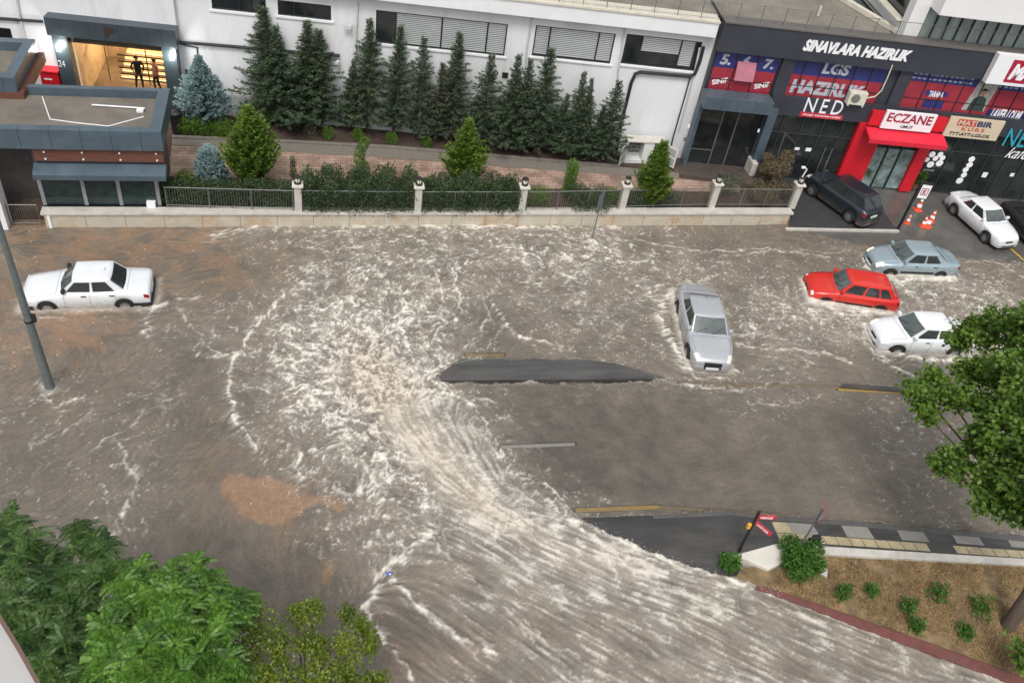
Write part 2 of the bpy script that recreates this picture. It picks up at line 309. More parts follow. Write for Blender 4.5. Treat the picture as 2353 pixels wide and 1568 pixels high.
# samples seen on the street: px, py, flow (dx, dy in the picture), foam (at the right edge it also paints sky glare), mud, dark/shallow
SM = """60,560,1,-.3,.06,.55,0;250,560,1,0,.06,.65,0;450,555,1,0,.1,.65,0;590,535,1,-.3,.5,.25,0;750,560,1,-.1,.62,.03,0;900,560,1,0,.66,0,0;1050,560,1,.1,.66,0,0;1200,560,1,.1,.68,0,0
1350,560,1,.1,.74,0,0;1500,565,1,0,.52,0,0;1650,550,1,0,.2,.05,.1;1800,545,1,0,.05,.05,.1;1950,590,1,0,.3,0,.1;2250,600,1,0,.2,0,.1;2352,650,1,0,.45,0,0;20,640,0,1,.05,.5,0;420,630,1,-.1,.05,.5,0
560,630,1,-.3,.06,.5,0;660,645,.5,-1,.3,.3,0;760,640,.3,-1,.58,.05,0;900,640,.2,-1,.58,0,0;1050,620,.6,-.6,.5,0,.05;1200,640,1,.1,.6,0,0;1350,640,1,.15,.62,0,0;1500,640,1,0,.58,0,0;1700,630,1,.1,.45,0,0
1820,590,1,0,.42,0,.05;60,780,1,.4,.12,.5,0;200,755,1,.5,.05,.8,0;350,730,1,-.6,.18,.2,0;480,760,1,.1,.4,0,.1;590,760,.4,-1,.3,.25,.1;670,760,.3,-1,.7,0,0;800,760,-.2,-1,.78,0,0;900,720,.1,-1,.7,0,0
1000,720,.2,-1,.7,0,0;1080,745,.3,-1,.33,0,.3;1150,775,.5,-.5,.08,0,.35;1250,760,1,.1,.38,0,0;1400,740,1,.15,.52,0,0;1500,800,1,.1,.4,0,0;1800,760,1,.1,.58,0,0;1900,720,1,.1,.6,0,0;2150,660,1,0,.6,0,0
2270,690,1,0,.72,0,0;1300,800,1,.1,.25,0,.1;1420,810,1,.1,.3,0,.1;60,900,-1,.4,.16,.25,0;300,860,-1,.5,.14,.2,0;430,850,-1,.6,.1,0,.45;500,890,-1,1,.06,.1,.4;575,860,-.8,-.6,.58,.05,0;700,860,-.8,-.2,.72,.03,0
830,850,-.3,-1,.93,0,0;950,860,.3,-1,.82,0,0;1010,790,.3,-1,.5,0,.1;1700,880,1,.2,.32,0,.05;1800,840,1,.2,.38,0,0;1950,870,1,.2,.12,0,.1;2120,870,1,.3,.2,0,.1;150,960,-1,.5,.24,.12,.1;350,950,-1,.6,.2,0,.35
500,970,-1,1,.05,.25,.3;610,980,-1,.5,.52,.1,.1;720,960,-1,.5,.62,.03,0;840,940,-.6,-1,.9,0,0;960,940,-.6,-.8,.85,0,0;1110,930,1,.5,.12,0,.3;1300,920,1,.3,.09,0,.45;1500,930,1,.2,.07,0,.4;1750,930,1,.2,.12,0,.35
1900,960,1,.3,.07,0,.35;2070,950,1,.3,.30,0,.05;100,1060,-1,.5,.12,.05,.3;300,1040,-.6,1,.22,0,.25;420,1050,-1,1,.05,.35,.1;560,1050,-.6,1,.06,.25,.3;670,1060,-.5,1,.62,.1,.1;780,1060,-.5,.8,.34,0,.3
880,1050,-.5,-1,.86,0,0;1000,1040,-.7,-1,.9,0,0;1100,1030,-.6,-.8,.82,0,0;1200,1060,1,.5,.05,0,.55;1400,1080,1,.3,.05,0,.45;1600,1050,1,.3,.05,0,.4;1850,1090,1,.2,.06,0,.35;2080,1070,1,.2,.22,0,.05
100,1160,-1,.3,.16,0,.2;300,1150,-.3,1,.34,0,.1;450,1150,-.5,1,.05,.1,.3;620,1130,0,1,.02,1,0;760,1130,-.3,1,.36,.1,.1;860,1150,-.4,1,.5,.15,0;950,1150,-.5,-.3,.74,.1,0;1080,1150,-.8,-.7,.97,0,0;1180,1170,-1,-.5,1.0,0,0
1300,1135,1,.4,.1,0,.7;1500,1130,1,.1,.03,.05,.4;1700,1130,1,0,.03,.08,.3;2000,1160,1,.1,.14,0,.05;2200,1190,1,.1,.2,0,0;300,1250,-.3,1,.22,0,.2;450,1250,0,1,.04,0,.45;620,1270,.2,1,.05,.2,.3;750,1280,.2,1,.14,.3,.3
850,1230,-.4,1,.36,.2,0;930,1230,-.7,.4,.66,.1,0;1010,1290,-1,-.3,.30,.12,0;1150,1270,-1,-.5,.68,.05,0;1300,1260,-1,-.4,.97,0,0;1450,1300,-1,-.35,.9,0,0;1600,1350,-1,-.4,.70,.03,0;1000,1400,-1,-.8,.40,.1,0
910,1440,-1,-1,.08,.35,0;1000,1530,-1,-.9,.12,.3,0;1200,1400,-1,-.6,.56,.05,0;1200,1530,-1,-.7,.38,.15,0;1400,1400,-1,-.5,.62,.04,0;1400,1530,-1,-.6,.48,.15,0;1600,1430,-1,-.45,.56,.08,0;1750,1520,-1,-.45,.6,.05,0
1800,1420,-1,-.4,.45,.15,0;1950,1470,-1,-.4,.54,.1,0;2050,1550,-1,-.4,.54,.08,0;2300,1590,-1,-.4,.6,.05,0;600,1400,0,1,.03,0,.5;750,1400,0,1,.04,0,.4;820,1500,0,1,.02,0,.5;300,1400,0,1,.05,0,.3;100,1300,0,1,.1,0,.3"""
rows = [[float(v) for v in r.split(',')] for ln in SM.split('\n') for r in ln.split(';')]
sx = []; sd = []; sv = []
for r in rows:
    a = G(r[0], r[1]); b = G(r[0] + r[2] * 8, r[1] + r[3] * 8); d = (b - a)[:2]; f_ = r[4]; f_ = f_ * (.80 if r[1] < 600 and f_ > .3 else .86 if r[0] > 1150 and r[1] < 900 else 1.0); sx.append(a[:2]); sd.append(d / np.linalg.norm(d)); sv.append([f_] + r[5:])
sx = np.array(sx); sd = np.array(sd); sv = np.array(sv)
CS = 6
cxg, cyg = XX[::CS, ::CS], YY[::CS, ::CS]; W = 0; A5 = [0] * 5
for i in range(len(sx)):
    w = np.exp(-((cxg - sx[i, 0]) ** 2 + ((cyg - sx[i, 1]) * .8) ** 2) / (2 * .95 ** 2)) + 1e-5 / (1 + (cxg - sx[i, 0]) ** 2 + (cyg - sx[i, 1]) ** 2)
    W = W + w
    for k, val in enumerate((sd[i, 0], sd[i, 1], sv[i, 0], sv[i, 1], sv[i, 2])): A5[k] = A5[k] + w * val
A5 = [a / W for a in A5]
def upsample(c):
    fi = np.clip(np.arange(NX) / CS, 0, c.shape[0] - 1.001); fj = np.clip(np.arange(NY) / CS, 0, c.shape[1] - 1.001)
    i = fi.astype(int); j = fj.astype(int); u = (fi - i)[:, None]; v = (fj - j)[None, :]
    return (c[np.ix_(i, j)] * (1 - u) * (1 - v) + c[np.ix_(i + 1, j)] * u * (1 - v) + c[np.ix_(i, j + 1)] * (1 - u) * v + c[np.ix_(i + 1, j + 1)] * u * v)
DX, DY, FO, MU, DK = [upsample(a) for a in A5]
n = np.sqrt(DX ** 2 + DY ** 2) + 1e-6; DX /= n; DY /= n
cu = perlin(XX * .5, YY * .5, 3) * 1.1 + perlin(XX * 1.3, YY * 1.3, 4) * .5
ca, sa = np.cos(cu), np.sin(cu); DXw, DYw = DX * ca - DY * sa, DX * sa + DY * ca
# chute mask (fast streaky sheet coming down the side road) - bounded by the hydraulic jump
from mathutils.geometry import intersect_point_line
def poly_mask(pts, soft, jit=.0):
    """signed distance (positive inside) to a polygon given in the picture, in metres"""
    P = np.array([G(a, b)[:2] for a, b in pts]); d = np.full(XX.shape, 1e9); ins = np.zeros(XX.shape, bool)
    qx = XX + jit * fbm(XX * 1.3, YY * 1.3, 51, 5, .65); qy = YY + jit * fbm(XX * 1.3, YY * 1.3, 57, 5, .65)
    for i in range(len(P)):
        a, b = P[i], P[(i + 1) % len(P)]; e = b - a; t = np.clip(((qx - a[0]) * e[0] + (qy - a[1]) * e[1]) / (e @ e), 0, 1)
        d = np.minimum(d, np.hypot(qx - a[0] - e[0] * t, qy - a[1] - e[1] * t))
        c = ((a[1] > qy) != (b[1] > qy)) & (qx < (b[0] - a[0]) * (qy - a[1]) / (b[1] - a[1] + 1e-12) + a[0]); ins ^= c
    return np.where(ins, d, -d)
CHP = [(1000, 1226), (1090, 1205), (1180, 1190), (1330, 1195), (1480, 1270), (1650, 1322), (1820, 1372), (2345, 1572), (2700, 1710), (1700, 2000), (960, 1700), (960, 1590), (925, 1530), (890, 1480), (862, 1430), (845, 1395), (880, 1335), (905, 1290), (945, 1248)]
sdc = poly_mask(CHP, 0, .25); CH = sst(-.05, .15, sdc)
CH2 = sst(-.1, .35, poly_mask([(880, 925), (1000, 905), (1060, 925), (1110, 960), (1160, 1030), (1175, 1080), (1240, 1140), (1340, 1205), (1180, 1215), (1000, 1230), (985, 1130), (930, 1050), (870, 980)], 0, .5))
STK = np.maximum(CH, CH2 * .8)
# line integral convolution: noise smeared along the current
def lic(noise, dx, dy, n, step):
    acc = noise.copy(); tot = 1.0
    for sgn in (1, -1):
        fi = np.arange(NX)[:, None] + np.zeros((1, NY)); fj = np.arange(NY)[None, :] + np.zeros((NX, 1))
        for k in range(n):
            i = np.clip(np.rint(fi).astype(int), 0, NX - 1); j = np.clip(np.rint(fj).astype(int), 0, NY - 1)
            fi = fi + sgn * dx[i, j] * step; fj = fj + sgn * dy[i, j] * step
            i = np.clip(np.rint(fi).astype(int), 0, NX - 1); j = np.clip(np.rint(fj).astype(int), 0, NY - 1)
            w = 1 - k / n; acc += w * noise[i, j]; tot += w
    acc /= tot; return (acc - acc.mean()) / acc.std()
wn1 = RNG.standard_normal((NX, NY)); wn1 = (wn1 + np.roll(wn1, 1, 0) + np.roll(wn1, 1, 1) + np.roll(np.roll(wn1, 1, 0), 1, 1)) / 2
wnb = perlin(XX * 6, YY * 6, 77) + .6 * perlin(XX * 11, YY * 11, 78)
def rmf(a, b, f, seed, o=5, l=2.13, g=.56, sh=1.9):
    """ridged multifractal: a net of thin curved filaments"""
    w = 1; t = 0; am = 1; tot = 0
    for i in range(o):
        n_ = (1 - np.minimum(1, np.abs(perlin(a * f + 3.1 * i, b * f - 5.7 * i, seed + i)) * sh)) ** 2.2; n_ = n_ * w; t = t + am * n_; tot += am; w = np.clip(n_ * 1.8 + .12, 0, 1); am *= g; f *= l
    return t / tot
LL = lic(wn1 * .5 + wnb * 1.1, DX * .8 + .2 * DXw, DY * .8 + .2 * DYw, 15, 1.2)
LS = lic(wn1 * .6 + wnb, DXw, DYw, 6, 1.0)
wx = XX + .60 * fbm(XX * .6, YY * .6, 21, 4) + .18 * fbm(XX * 2.6, YY * 2.6, 25, 3); wy = YY + .60 * fbm(XX * .6, YY * .6, 31, 4) + .18 * fbm(XX * 2.6, YY * 2.6, 35, 3)
vx = XX + .5 * fbm(XX * .9, YY * .9, 221, 4) + .12 * fbm(XX * 4, YY * 4, 225, 2); vy = YY + .5 * fbm(XX * .9, YY * .9, 231, 4) + .12 * fbm(XX * 4, YY * 4, 235, 2)
al = wx * DX + wy * DY; ac = -wx * DY + wy * DX
fine = fbm(XX * 9, YY * 9, 45, 3, .7)
N1 = rmf(wx, wy, .95, 41); N2 = rmf(vx, vy, 2.0, 351, 4); N3 = rmf(wx * .8 + vy * .3, vy * .9 - wx * .2, 4.0, 361, 3)
N4 = rmf(vx * .7 - wy * .4, vy * .7 + wx * .4, 7.0, 381, 2)
R = .62 * N1 + 1.0 * N2 + 1.15 * N3 + .85 * N4
R = (R - R.mean()) / R.std(); R_iso = R; RL = lic(R, DXw, DYw, 3, 1.2); R = .90 * R + .20 * RL; R = R / R.std()
FO = np.clip(1.13 * np.clip(FO, 0, 1) ** 1.32, 0, 1)
big = fbm(XX * .45, YY * .45, 61, 3); med = fbm(XX * 1.1, YY * 1.1, 63, 4)
FOv = np.clip(FO + (.26 * big + .22 * med) * sst(.04, .4, FO), 0, 1)
veil = FOv ** 1.5 * np.clip(.46 + .22 * med + .15 * R + .025 * LS, 0, 1)
net = sst(1.75 - 2.6 * FOv, 3.75 - 2.5 * FOv, R + .07 * LS + .30 * fine) * sst(.0, .22, FOv)
foam = np.clip(1.0 * veil + (.60 + .24 * sst(.35, .8, FO)) * net, 0, 1)
S1_ = rmf(al * .34 + .15 * med, ac * 1.0, 2.1, 371, 3); S1_ = (S1_ - S1_.mean()) / S1_.std()
PATs = .48 * LL + .45 * S1_ + .22 * R_iso + 1.0 * med + .6 * big
foamS = np.clip(FOv * .30 + .34 * sst(.75, 1.0, FO) + .50 * sst(1.3 - 2.2 * FOv, 3.2 - 2.2 * FOv, PATs) + .07 * LL * FOv + .22 * med * FOv, 0, 1)
foam = foam * (1 - STK) + foamS * STK
r3_ = N3; LLs = LL
# crests: white shock lines
CREST = [([(700, 650), (660, 672), (620, 720), (570, 770), (540, 830), (525, 900), (532, 945), (560, 985), (600, 1030)], .07, .8),
 ([(1130, 690), (1150, 730), (1177, 772), (1230, 782), (1290, 800)], .05, .6), ([(1035, 610), (1055, 680), (1062, 720), (1040, 750)], .05, .8),
 ([(1110, 675), (1122, 730), (1097, 775), (1070, 800), (1000, 850)], .045, .55), ([(1140, 700), (1160, 740), (1120, 800)], .03, .35), ([(1000, 620), (1018, 680), (1012, 740), (990, 790)], .06, .7), ([(1010, 660), (975, 690), (960, 730)], .05, .6),
 ([(1005, 1226), (945, 1250), (903, 1290), (880, 1335), (852, 1380), (843, 1398)], .13, 1.0), ([(845, 1397), (862, 1430), (890, 1480), (925, 1530), (960, 1590)], .05, .7),
 ([(905, 1330), (940, 1372), (1000, 1432), (1080, 1480), (1130, 1502)], .09, .7), ([(1010, 1250), (1060, 1310), (1110, 1370), (1180, 1425), (1260, 1490), (1390, 1560)], .07, .45), ([(1170, 1440), (1260, 1510), (1330, 1570)], .06, .4),
 ([(1500, 1520), (1430, 1450), (1330, 1380), (1250, 1340)], .06, .35),
 ([(1010, 888), (1060, 918), (1105, 958), (1145, 1018), (1172, 1062), (1165, 1092), (1190, 1120)], .05, .7), ([(1150, 1040), (1180, 1090), (1240, 1110), (1300, 1150), (1330, 1185)], .035, .6), ([(1010, 900), (1060, 905), (1140, 925)], .04, .5),
 ([(1075, 980), (1110, 1000), (1150, 1050)], .06, .6), ([(985, 902), (930, 898), (880, 905), (860, 930)], .12, .9), ([(860, 985), (800, 1010), (700, 1040), (672, 1070), (700, 1100)], .1, .8), ([(850, 990), (805, 1040), (830, 1070), (870, 1100), (850, 1150)], .06, .6),
 ([(770, 1120), (800, 1140), (830, 1120), (840, 1090)], .08, .6), ([(870, 1120), (880, 1180), (960, 1210), (1000, 1222)], .08, .6),
 ([(342, 770), (338, 740), (350, 712), (385, 690), (460, 684)], .07, .6), ([(400, 700), (430, 730), (470, 790), (520, 820), (460, 815)], .04, .4), ([(455, 815), (520, 818), (600, 800)], .05, .5), ([(270, 1020), (285, 1060), (312, 1085), (322, 1112), (292, 1170), (270, 1215), (262, 1235)], .06, .55), ([(425, 900), (350, 935), (290, 985), (230, 1020), (160, 1060)], .04, .35),
 ([(210, 930), (200, 960), (130, 1000), (60, 1030)], .03, .3), ([(100, 905), (120, 930), (200, 915)], .04, .5), ([(1030, 877), (1250, 876), (1530, 873)], .035, .5), ([(1540, 880), (1620, 885), (1700, 900), (1800, 880)], .04, .4),
 ([(1660, 870), (1730, 930), (1800, 930), (1900, 905)], .03, .35), ([(1980, 745), (1990, 785), (2030, 828), (2090, 862), (2125, 890), (2150, 920)], .07, .7), ([(1985, 700), (1975, 740), (1985, 790)], .06, .6), ([(1850, 640), (1845, 680), (1870, 700), (1950, 725), (2050, 722)], .1, .8),
 ([(1985, 590), (1992, 620), (2040, 645), (2100, 645), (2185, 645)], .09, .8), ([(1545, 665), (1520, 700), (1518, 740), (1550, 800), (1575, 850)], .14, .8), ([(1680, 770), (1760, 770), (1850, 800), (1950, 830)], .1, .5), ([(1580, 850), (1600, 868), (1650, 872), (1690, 850)], .05, .5),
 ([(2190, 600), (2280, 600), (2352, 640)], .06, .3), ([(490, 545), (540, 532), (600, 518), (700, 516), (800, 519), (1000, 521), (1300, 524)], .12, .75), ([(1330, 555), (1370, 560), (1340, 590)], .1, .7), ([(1380, 540), (1500, 560), (1600, 580), (1750, 572), (1900, 590)], .05, .5),
 ([(1200, 1180), (1330, 1208), (1480, 1272), (1650, 1324), (1760, 1362)], .16, .8), ([(1560, 700), (1556, 760), (1578, 830)], .10, .7), ([(1860, 692), (1950, 716), (2045, 724)], .12, .8), ([(2000, 775), (2040, 812), (2110, 826), (2200, 826)], .12, .9), ([(2010, 628), (2060, 642), (2180, 646)], .10, .8), ([(60, 714), (200, 716), (352, 712)], .05, .35), ([(1690, 790), (1760, 800), (1900, 812)], .07, .5), ([(95, 890), (112, 905), (135, 898)], .06, .6), ([(35, 690), (60, 725), (150, 735)], .06, .25), ([(1650, 590), (1800, 577), (1980, 580)], .03, .35), ([(1150, 470), (1150, 470)], .01, 0)]
jx = XX + .30 * fbm(XX * 1.1, YY * 1.1, 81, 3) + .10 * fbm(XX * 5, YY * 5, 85, 2); jy = YY + .30 * fbm(XX * 1.1, YY * 1.1, 91, 3) + .10 * fbm(XX * 5, YY * 5, 95, 2)
crest = np.zeros(XX.shape)
brk = .40 + .75 * sst(-.2, .35, fbm(XX * 2.2, YY * 2.2, 101, 3)) + .22 * LS
for pts, wd, st in CREST:
    P = [G(a, b)[:2] for a, b in pts]
    for a, b in zip(P[:-1], P[1:]):
        mn = np.minimum(a, b) - .9; mxx = np.maximum(a, b) + .9
        i0, i1 = [int(np.clip((v - X0) / STEP, 0, NX)) for v in (mn[0], mxx[0])]; j0, j1 = [int(np.clip((v - Y0) / STEP, 0, NY)) for v in (mn[1], mxx[1])]
        if i1 <= i0 or j1 <= j0: continue
        sl_ = (slice(i0, i1), slice(j0, j1)); qx, qy = jx[sl_], jy[sl_]; e = b - a; t = np.clip(((qx - a[0]) * e[0] + (qy - a[1]) * e[1]) / (e @ e + 1e-9), 0, 1)
        d = np.hypot(qx - a[0] - e[0] * t, qy - a[1] - e[1] * t)
        crest[sl_] = np.maximum(crest[sl_], st * (np.exp(-(d / wd) ** 2) + .35 * np.exp(-(d / (wd * 3.5)) ** 2) * sst(.1, .9, LS[sl_] * .5 + .4)))
foam = np.maximum(foam, np.clip(crest * brk, 0, 1))
# water piles up round whatever stands in it
HULLS = [((52, 712), (350, 702), 1.62, 1), ((1862, 694), (2050, 722), 1.70, 1), ((2020, 632), (2186, 640), 1.66, 1), ((2024, 808), (2232, 814), 1.68, 1)]
hull = np.full(XX.shape, 9.0)
def rectd(c, h, L_, W_):
    dx_ = np.abs((XX - c[0]) * h[0] + (YY - c[1]) * h[1]) - L_ / 2; dy_ = np.abs(-(XX - c[0]) * h[1] + (YY - c[1]) * h[0]) - W_ / 2
    return np.hypot(np.maximum(dx_, 0), np.maximum(dy_, 0)) + np.minimum(np.maximum(dx_, dy_), 0)
for a, b, w_, s_ in HULLS:
    A_ = G(*a, .03)[:2]; B_ = G(*b, .03)[:2]; h_ = (A_ - B_) / np.linalg.norm(A_ - B_); lf_ = np.array([-h_[1], h_[0]]); hull = np.minimum(hull, rectd((A_ + B_) / 2 - lf_ * (w_ / 2 - .06), h_, np.linalg.norm(A_ - B_) + .25, w_))
A_ = G(1634, 848, .15)[:2]; B_ = G(1604, 668, .77)[:2]; h_ = (A_ - B_) / np.linalg.norm(A_ - B_); hull = np.minimum(hull, rectd(A_ - h_ * 2.3, h_, 4.5, 1.78))
pc_ = G(115, 890)[:2]; hull = np.minimum(hull, np.hypot(XX - pc_[0], YY - pc_[1]) - .16); pc_ = G(1358, 556)[:2]; hull = np.minimum(hull, np.hypot(XX - pc_[0], YY - pc_[1]) - .05)
hn = hull + .10 * fbm(XX * 4, YY * 4, 501, 3)
ring = np.exp(-(np.maximum(hn, 0) / .16) ** 2) * (.45 + .55 * sst(.1, .5, FO)) + .35 * np.exp(-((hn - .42) / .10) ** 2) * sst(.15, .5, FO)
foam = np.maximum(foam, np.clip(ring * (.6 + .4 * sst(-.3, .4, fbm(XX * 2.5, YY * 2.5, 505, 3))), 0, .95))
# floating mud rafts
mud = sst(-.05, .12, poly_mask([(500, 1092), (530, 1085), (570, 1100), (620, 1096), (650, 1106), (690, 1130), (750, 1133), (800, 1150), (792, 1170), (735, 1162), (690, 1180), (660, 1200), (630, 1216), (590, 1206), (550, 1190), (530, 1150), (505, 1130)], 0, .45))
mgr = fbm(XX * 5, YY * 5, 401, 4, .7)
m2 = .8 * sst(-.1, .2, poly_mask([(740, 1290), (765, 1285), (775, 1320), (755, 1345), (730, 1330)], 0, .4))
m3 = .75 * sst(-.1, .25, poly_mask([(95, 725), (180, 722), (190, 750), (250, 780), (240, 798), (130, 790), (110, 760)], 0, .6))
MU = MU * 1.15
mtex = sst(-.12, .5, fbm(XX * .9, YY * .9, 111, 5) + .5 * MU + .1 * LS - .12)
MUD = np.clip(np.maximum.reduce([mud * .95, m2, m3, mtex * MU * .95]) , 0, 1) * (1 - .75 * sst(.2, .7, foam))
DARK = np.clip(DK * (1.1 + .9 * fbm(XX * 1.2, YY * 1.2, 121, 4)), 0, 1) * (1 - foam)
def col(c): return np.array(S(c))
cw = col((120, 110, 98)); cw2 = col((102, 95, 86)); cd = col((93, 89, 83)); cm = col((148, 117, 91)); cf = col((218, 212, 200)); cc = col((200, 186, 168))
v = sst(-.6, .6, fbm(XX * .6, YY * .6, 131, 5) + .12 * LS)[..., None]
C = cw * v + cw2 * (1 - v)
C = C * (1 - DARK[..., None]) + cd * DARK[..., None]
mm = (.80 * MUD)[..., None] * np.clip(1 + .35 * mgr, .5, 1.1)[..., None]; C = C * (1 - mm) + cm * (1 + .22 * mgr)[..., None] * mm
calm = 1 - sst(.05, .4, FO)
C = C * (1 + ((.008 + .016 * (1 - calm)) * LS + .055 * fine + .07 * fbm(wx * 2.2, wy * 2.2, 47, 4))[..., None] * (1 - STK[..., None]) + .05 * LLs[..., None] * STK[..., None])
fleck = sst(.80, .98, perlin(wx * 12, wy * 12, 48) + .3 * r3_ + .45 * fbm(XX * .8, YY * .8, 49, 2)) * (1 - STK)
thin = sst(1.3, 3.2, (N1 + .8 * N2 - (N1 + .8 * N2).mean()) / (N1 + .8 * N2).std() + .8 * fbm(XX * .35, YY * .35, 50, 2)) * (1 - STK)
foam = np.maximum(foam, (.5 * fleck + .30 * thin) * sst(.01, .12, FO) * (1 - .7 * DARK))
crm = sst(.72, .95, FO)[..., None]
ff = cf * (1 - .7 * crm) + cc * .7 * crm
F3 = np.clip(foam, 0, 1)[..., None]
C = C * (1 - F3) + ff * F3
spk = (RNG.random((NX, NY)) > .9975) * (MUD > .35); C = np.where(spk[..., None], cf * .9, C)
blu = sst(.55, .95, FO) * (1 - crm[..., 0]); C = C * (1 + blu[..., None] * np.array([-.02, .0, .03])); C = np.clip(C, .004, .9)
# height: low swell, lumps under the foam, crest relief; the sheet dips away at the forecourt
low = fbm(XX * .5, YY * .5, 141, 3); lump = fbm(wx * 1.6, wy * 1.6, 145, 4); rip = perlin(al * 2.2, ac * 5.0, 149)
Z = .015 + .02 * low + (.11 * lump + .010 * R) * sst(.25, .95, FO) * (1 - .8 * STK) + .018 * np.clip(foam, 0, 1) + .05 * np.clip(crest, 0, 1) + .009 * rip * (1 - .7 * STK) + .006 * fine + .003 * LS * sst(.15, .8, FO) * (1 - STK) + .004 * LLs * STK
Z += .16 * CH * sst(0, 3.0, sdc) + .03 * CH + .11 * ring * sst(.1, .5, FO)
gl = np.exp(-(((XX - G(2120, 1020)[0]) / 2.2) ** 2 + ((YY - G(2120, 1020)[1]) / 2.2) ** 2)); Z += gl * .03 * perlin(XX * 3 + 1.5 * YY, YY * 5, 153)
dry = poly_mask([(1812, 522), (1900, 540), (2000, 566), (2110, 575), (2230, 592), (2352, 600), (2600, 615), (2600, 440), (1812, 470)], 0, .5)
Z = np.where(dry > -1.0, Z * sst(.2, -1.0, dry) + .045 * sst(.1, -.3, dry) - .10 * sst(-.1, .5, dry), Z)
keep = poly_mask([(1006, 884), (1540, 881), (1478, 851), (1410, 833), (1350, 825), (1240, 823), (1120, 823), (1062, 824), (1030, 838), (1004, 860)], 0, .30)
Z = np.where(keep > -.5, np.where(keep > 0, .075 - .30 * sst(.0, .34, keep), np.minimum(Z, .075)), Z)
k2 = poly_mask([(1322, 1189), (1500, 1182), (1680, 1173), (1775, 1184), (1960, 1196), (2352, 1230), (2700, 1262), (2700, 1700), (2352, 1572), (2150, 1496), (1950, 1425), (1815, 1375), (1700, 1334), (1640, 1322), (1480, 1268), (1340, 1205)], 0, .28)
Z = np.where((k2 > -.35) & ((k2 > 0) | (CH < .05)), np.where(k2 > 0, .125 - .35 * sst(.0, .22, k2), np.minimum(Z + .12 * sst(-.35, 0, k2) * CH, .14)), Z)
Z = np.where((k2 > -1.8) & (k2 <= 0) & (CH > .05), np.maximum(Z, .118 + .045 * foam + .01 * R), Z)
alpha = np.clip(1 - .30 * sst(.2, .8, DARK) * (1 - foam), .3, 1)
for (a, b, r) in [((1070, 815), (1157, 815), .5), ((1560, 880), (1925, 889), .32), ((1925, 893), (2250, 911), .85), ((1150, 1026), (1320, 1020), .55), ((1322, 1171), (1512, 1164), .6), ((1512, 1164), (1790, 1182), .3)]:
    A_, B_ = G(*a)[:2], G(*b)[:2]; e = B_ - A_; t = np.clip(((XX - A_[0]) * e[0] + (YY - A_[1]) * e[1]) / (e @ e), 0, 1)
    d = np.hypot(XX - A_[0] - e[0] * t, YY - A_[1] - e[1] * t); alpha = np.minimum(alpha, 1 - r * np.exp(-(d / .115) ** 6) * (1 - .85 * np.clip(foam, 0, 1)))
me = bpy.data.meshes.new('flood_water'); nv = NX * NY
me.vertices.add(nv); me.vertices.foreach_set('co', np.stack([XX.ravel(), YY.ravel(), Z.ravel()], 1).astype(np.float32).ravel())
ii = (np.arange(NX - 1)[:, None] * NY + np.arange(NY - 1)[None, :]).ravel(); Q = np.stack([ii, ii + NY, ii + NY + 1, ii + 1], 1).astype(np.int32)
me.loops.add(len(Q) * 4); me.loops.foreach_set('vertex_index', Q.ravel()); me.polygons.add(len(Q))
me.polygons.foreach_set('loop_start', np.arange(len(Q), dtype=np.int32) * 4); me.polygons.foreach_set('use_smooth', np.ones(len(Q), bool))
at = me.color_attributes.new('silt', 'FLOAT_COLOR', 'POINT'); at.data.foreach_set('color', np.concatenate([C.reshape(-1, 3), alpha.reshape(-1, 1)], 1).astype(np.float32).ravel())
fa = me.attributes.new('foam', 'FLOAT', 'POINT'); fa.data.foreach_set('value', np.clip(foam, 0, 1).astype(np.float32).ravel())
me.update(); me.validate()
wm = bpy.data.materials.new('muddy_flood_water'); wm.use_nodes = True; nt = wm.node_tree; N = nt.nodes; K = nt.links; b = N['Principled BSDF']
ac_ = N.new('ShaderNodeAttribute'); ac_.attribute_name = 'silt'; af = N.new('ShaderNodeAttribute'); af.attribute_name = 'foam'; tc = N.new('ShaderNodeTexCoord')
nz = N.new('ShaderNodeTexNoise'); nz.inputs['Scale'].default_value = 13; nz.inputs['Detail'].default_value = 6; nz.inputs['Roughness'].default_value = .7; K.new(tc.outputs['Object'], nz.inputs['Vector'])
mr = N.new('ShaderNodeMapRange'); mr.inputs['From Min'].default_value = .3; mr.inputs['From Max'].default_value = .7; mr.inputs['To Min'].default_value = .82; mr.inputs['To Max'].default_value = 1.15; K.new(nz.outputs[0], mr.inputs[0])
mx = N.new('ShaderNodeVectorMath'); mx.operation = 'SCALE'; K.new(ac_.outputs['Color'], mx.inputs[0]); K.new(mr.outputs[0], mx.inputs['Scale']); K.new(mx.outputs[0], b.inputs['Base Color'])
rr = N.new('ShaderNodeMapRange'); rr.inputs['To Min'].default_value = .11; rr.inputs['To Max'].default_value = .75; K.new(af.outputs['Fac'], rr.inputs[0]); K.new(rr.outputs[0], b.inputs['Roughness'])
b.inputs['IOR'].default_value = 1.33
bp = N.new('ShaderNodeBump'); bp.inputs['Strength'].default_value = .55; bp.inputs['Distance'].default_value = .03; K.new(nz.outputs[0], bp.inputs['Height']); K.new(bp.outputs[0], b.inputs['Normal'])
K.new(ac_.outputs['Alpha'], b.inputs['Alpha'])
me.materials.append(wm)
wo_ = bpy.data.objects.new('flood_water', me); scene.collection.objects.link(wo_); wo_['kind'] = 'structure'
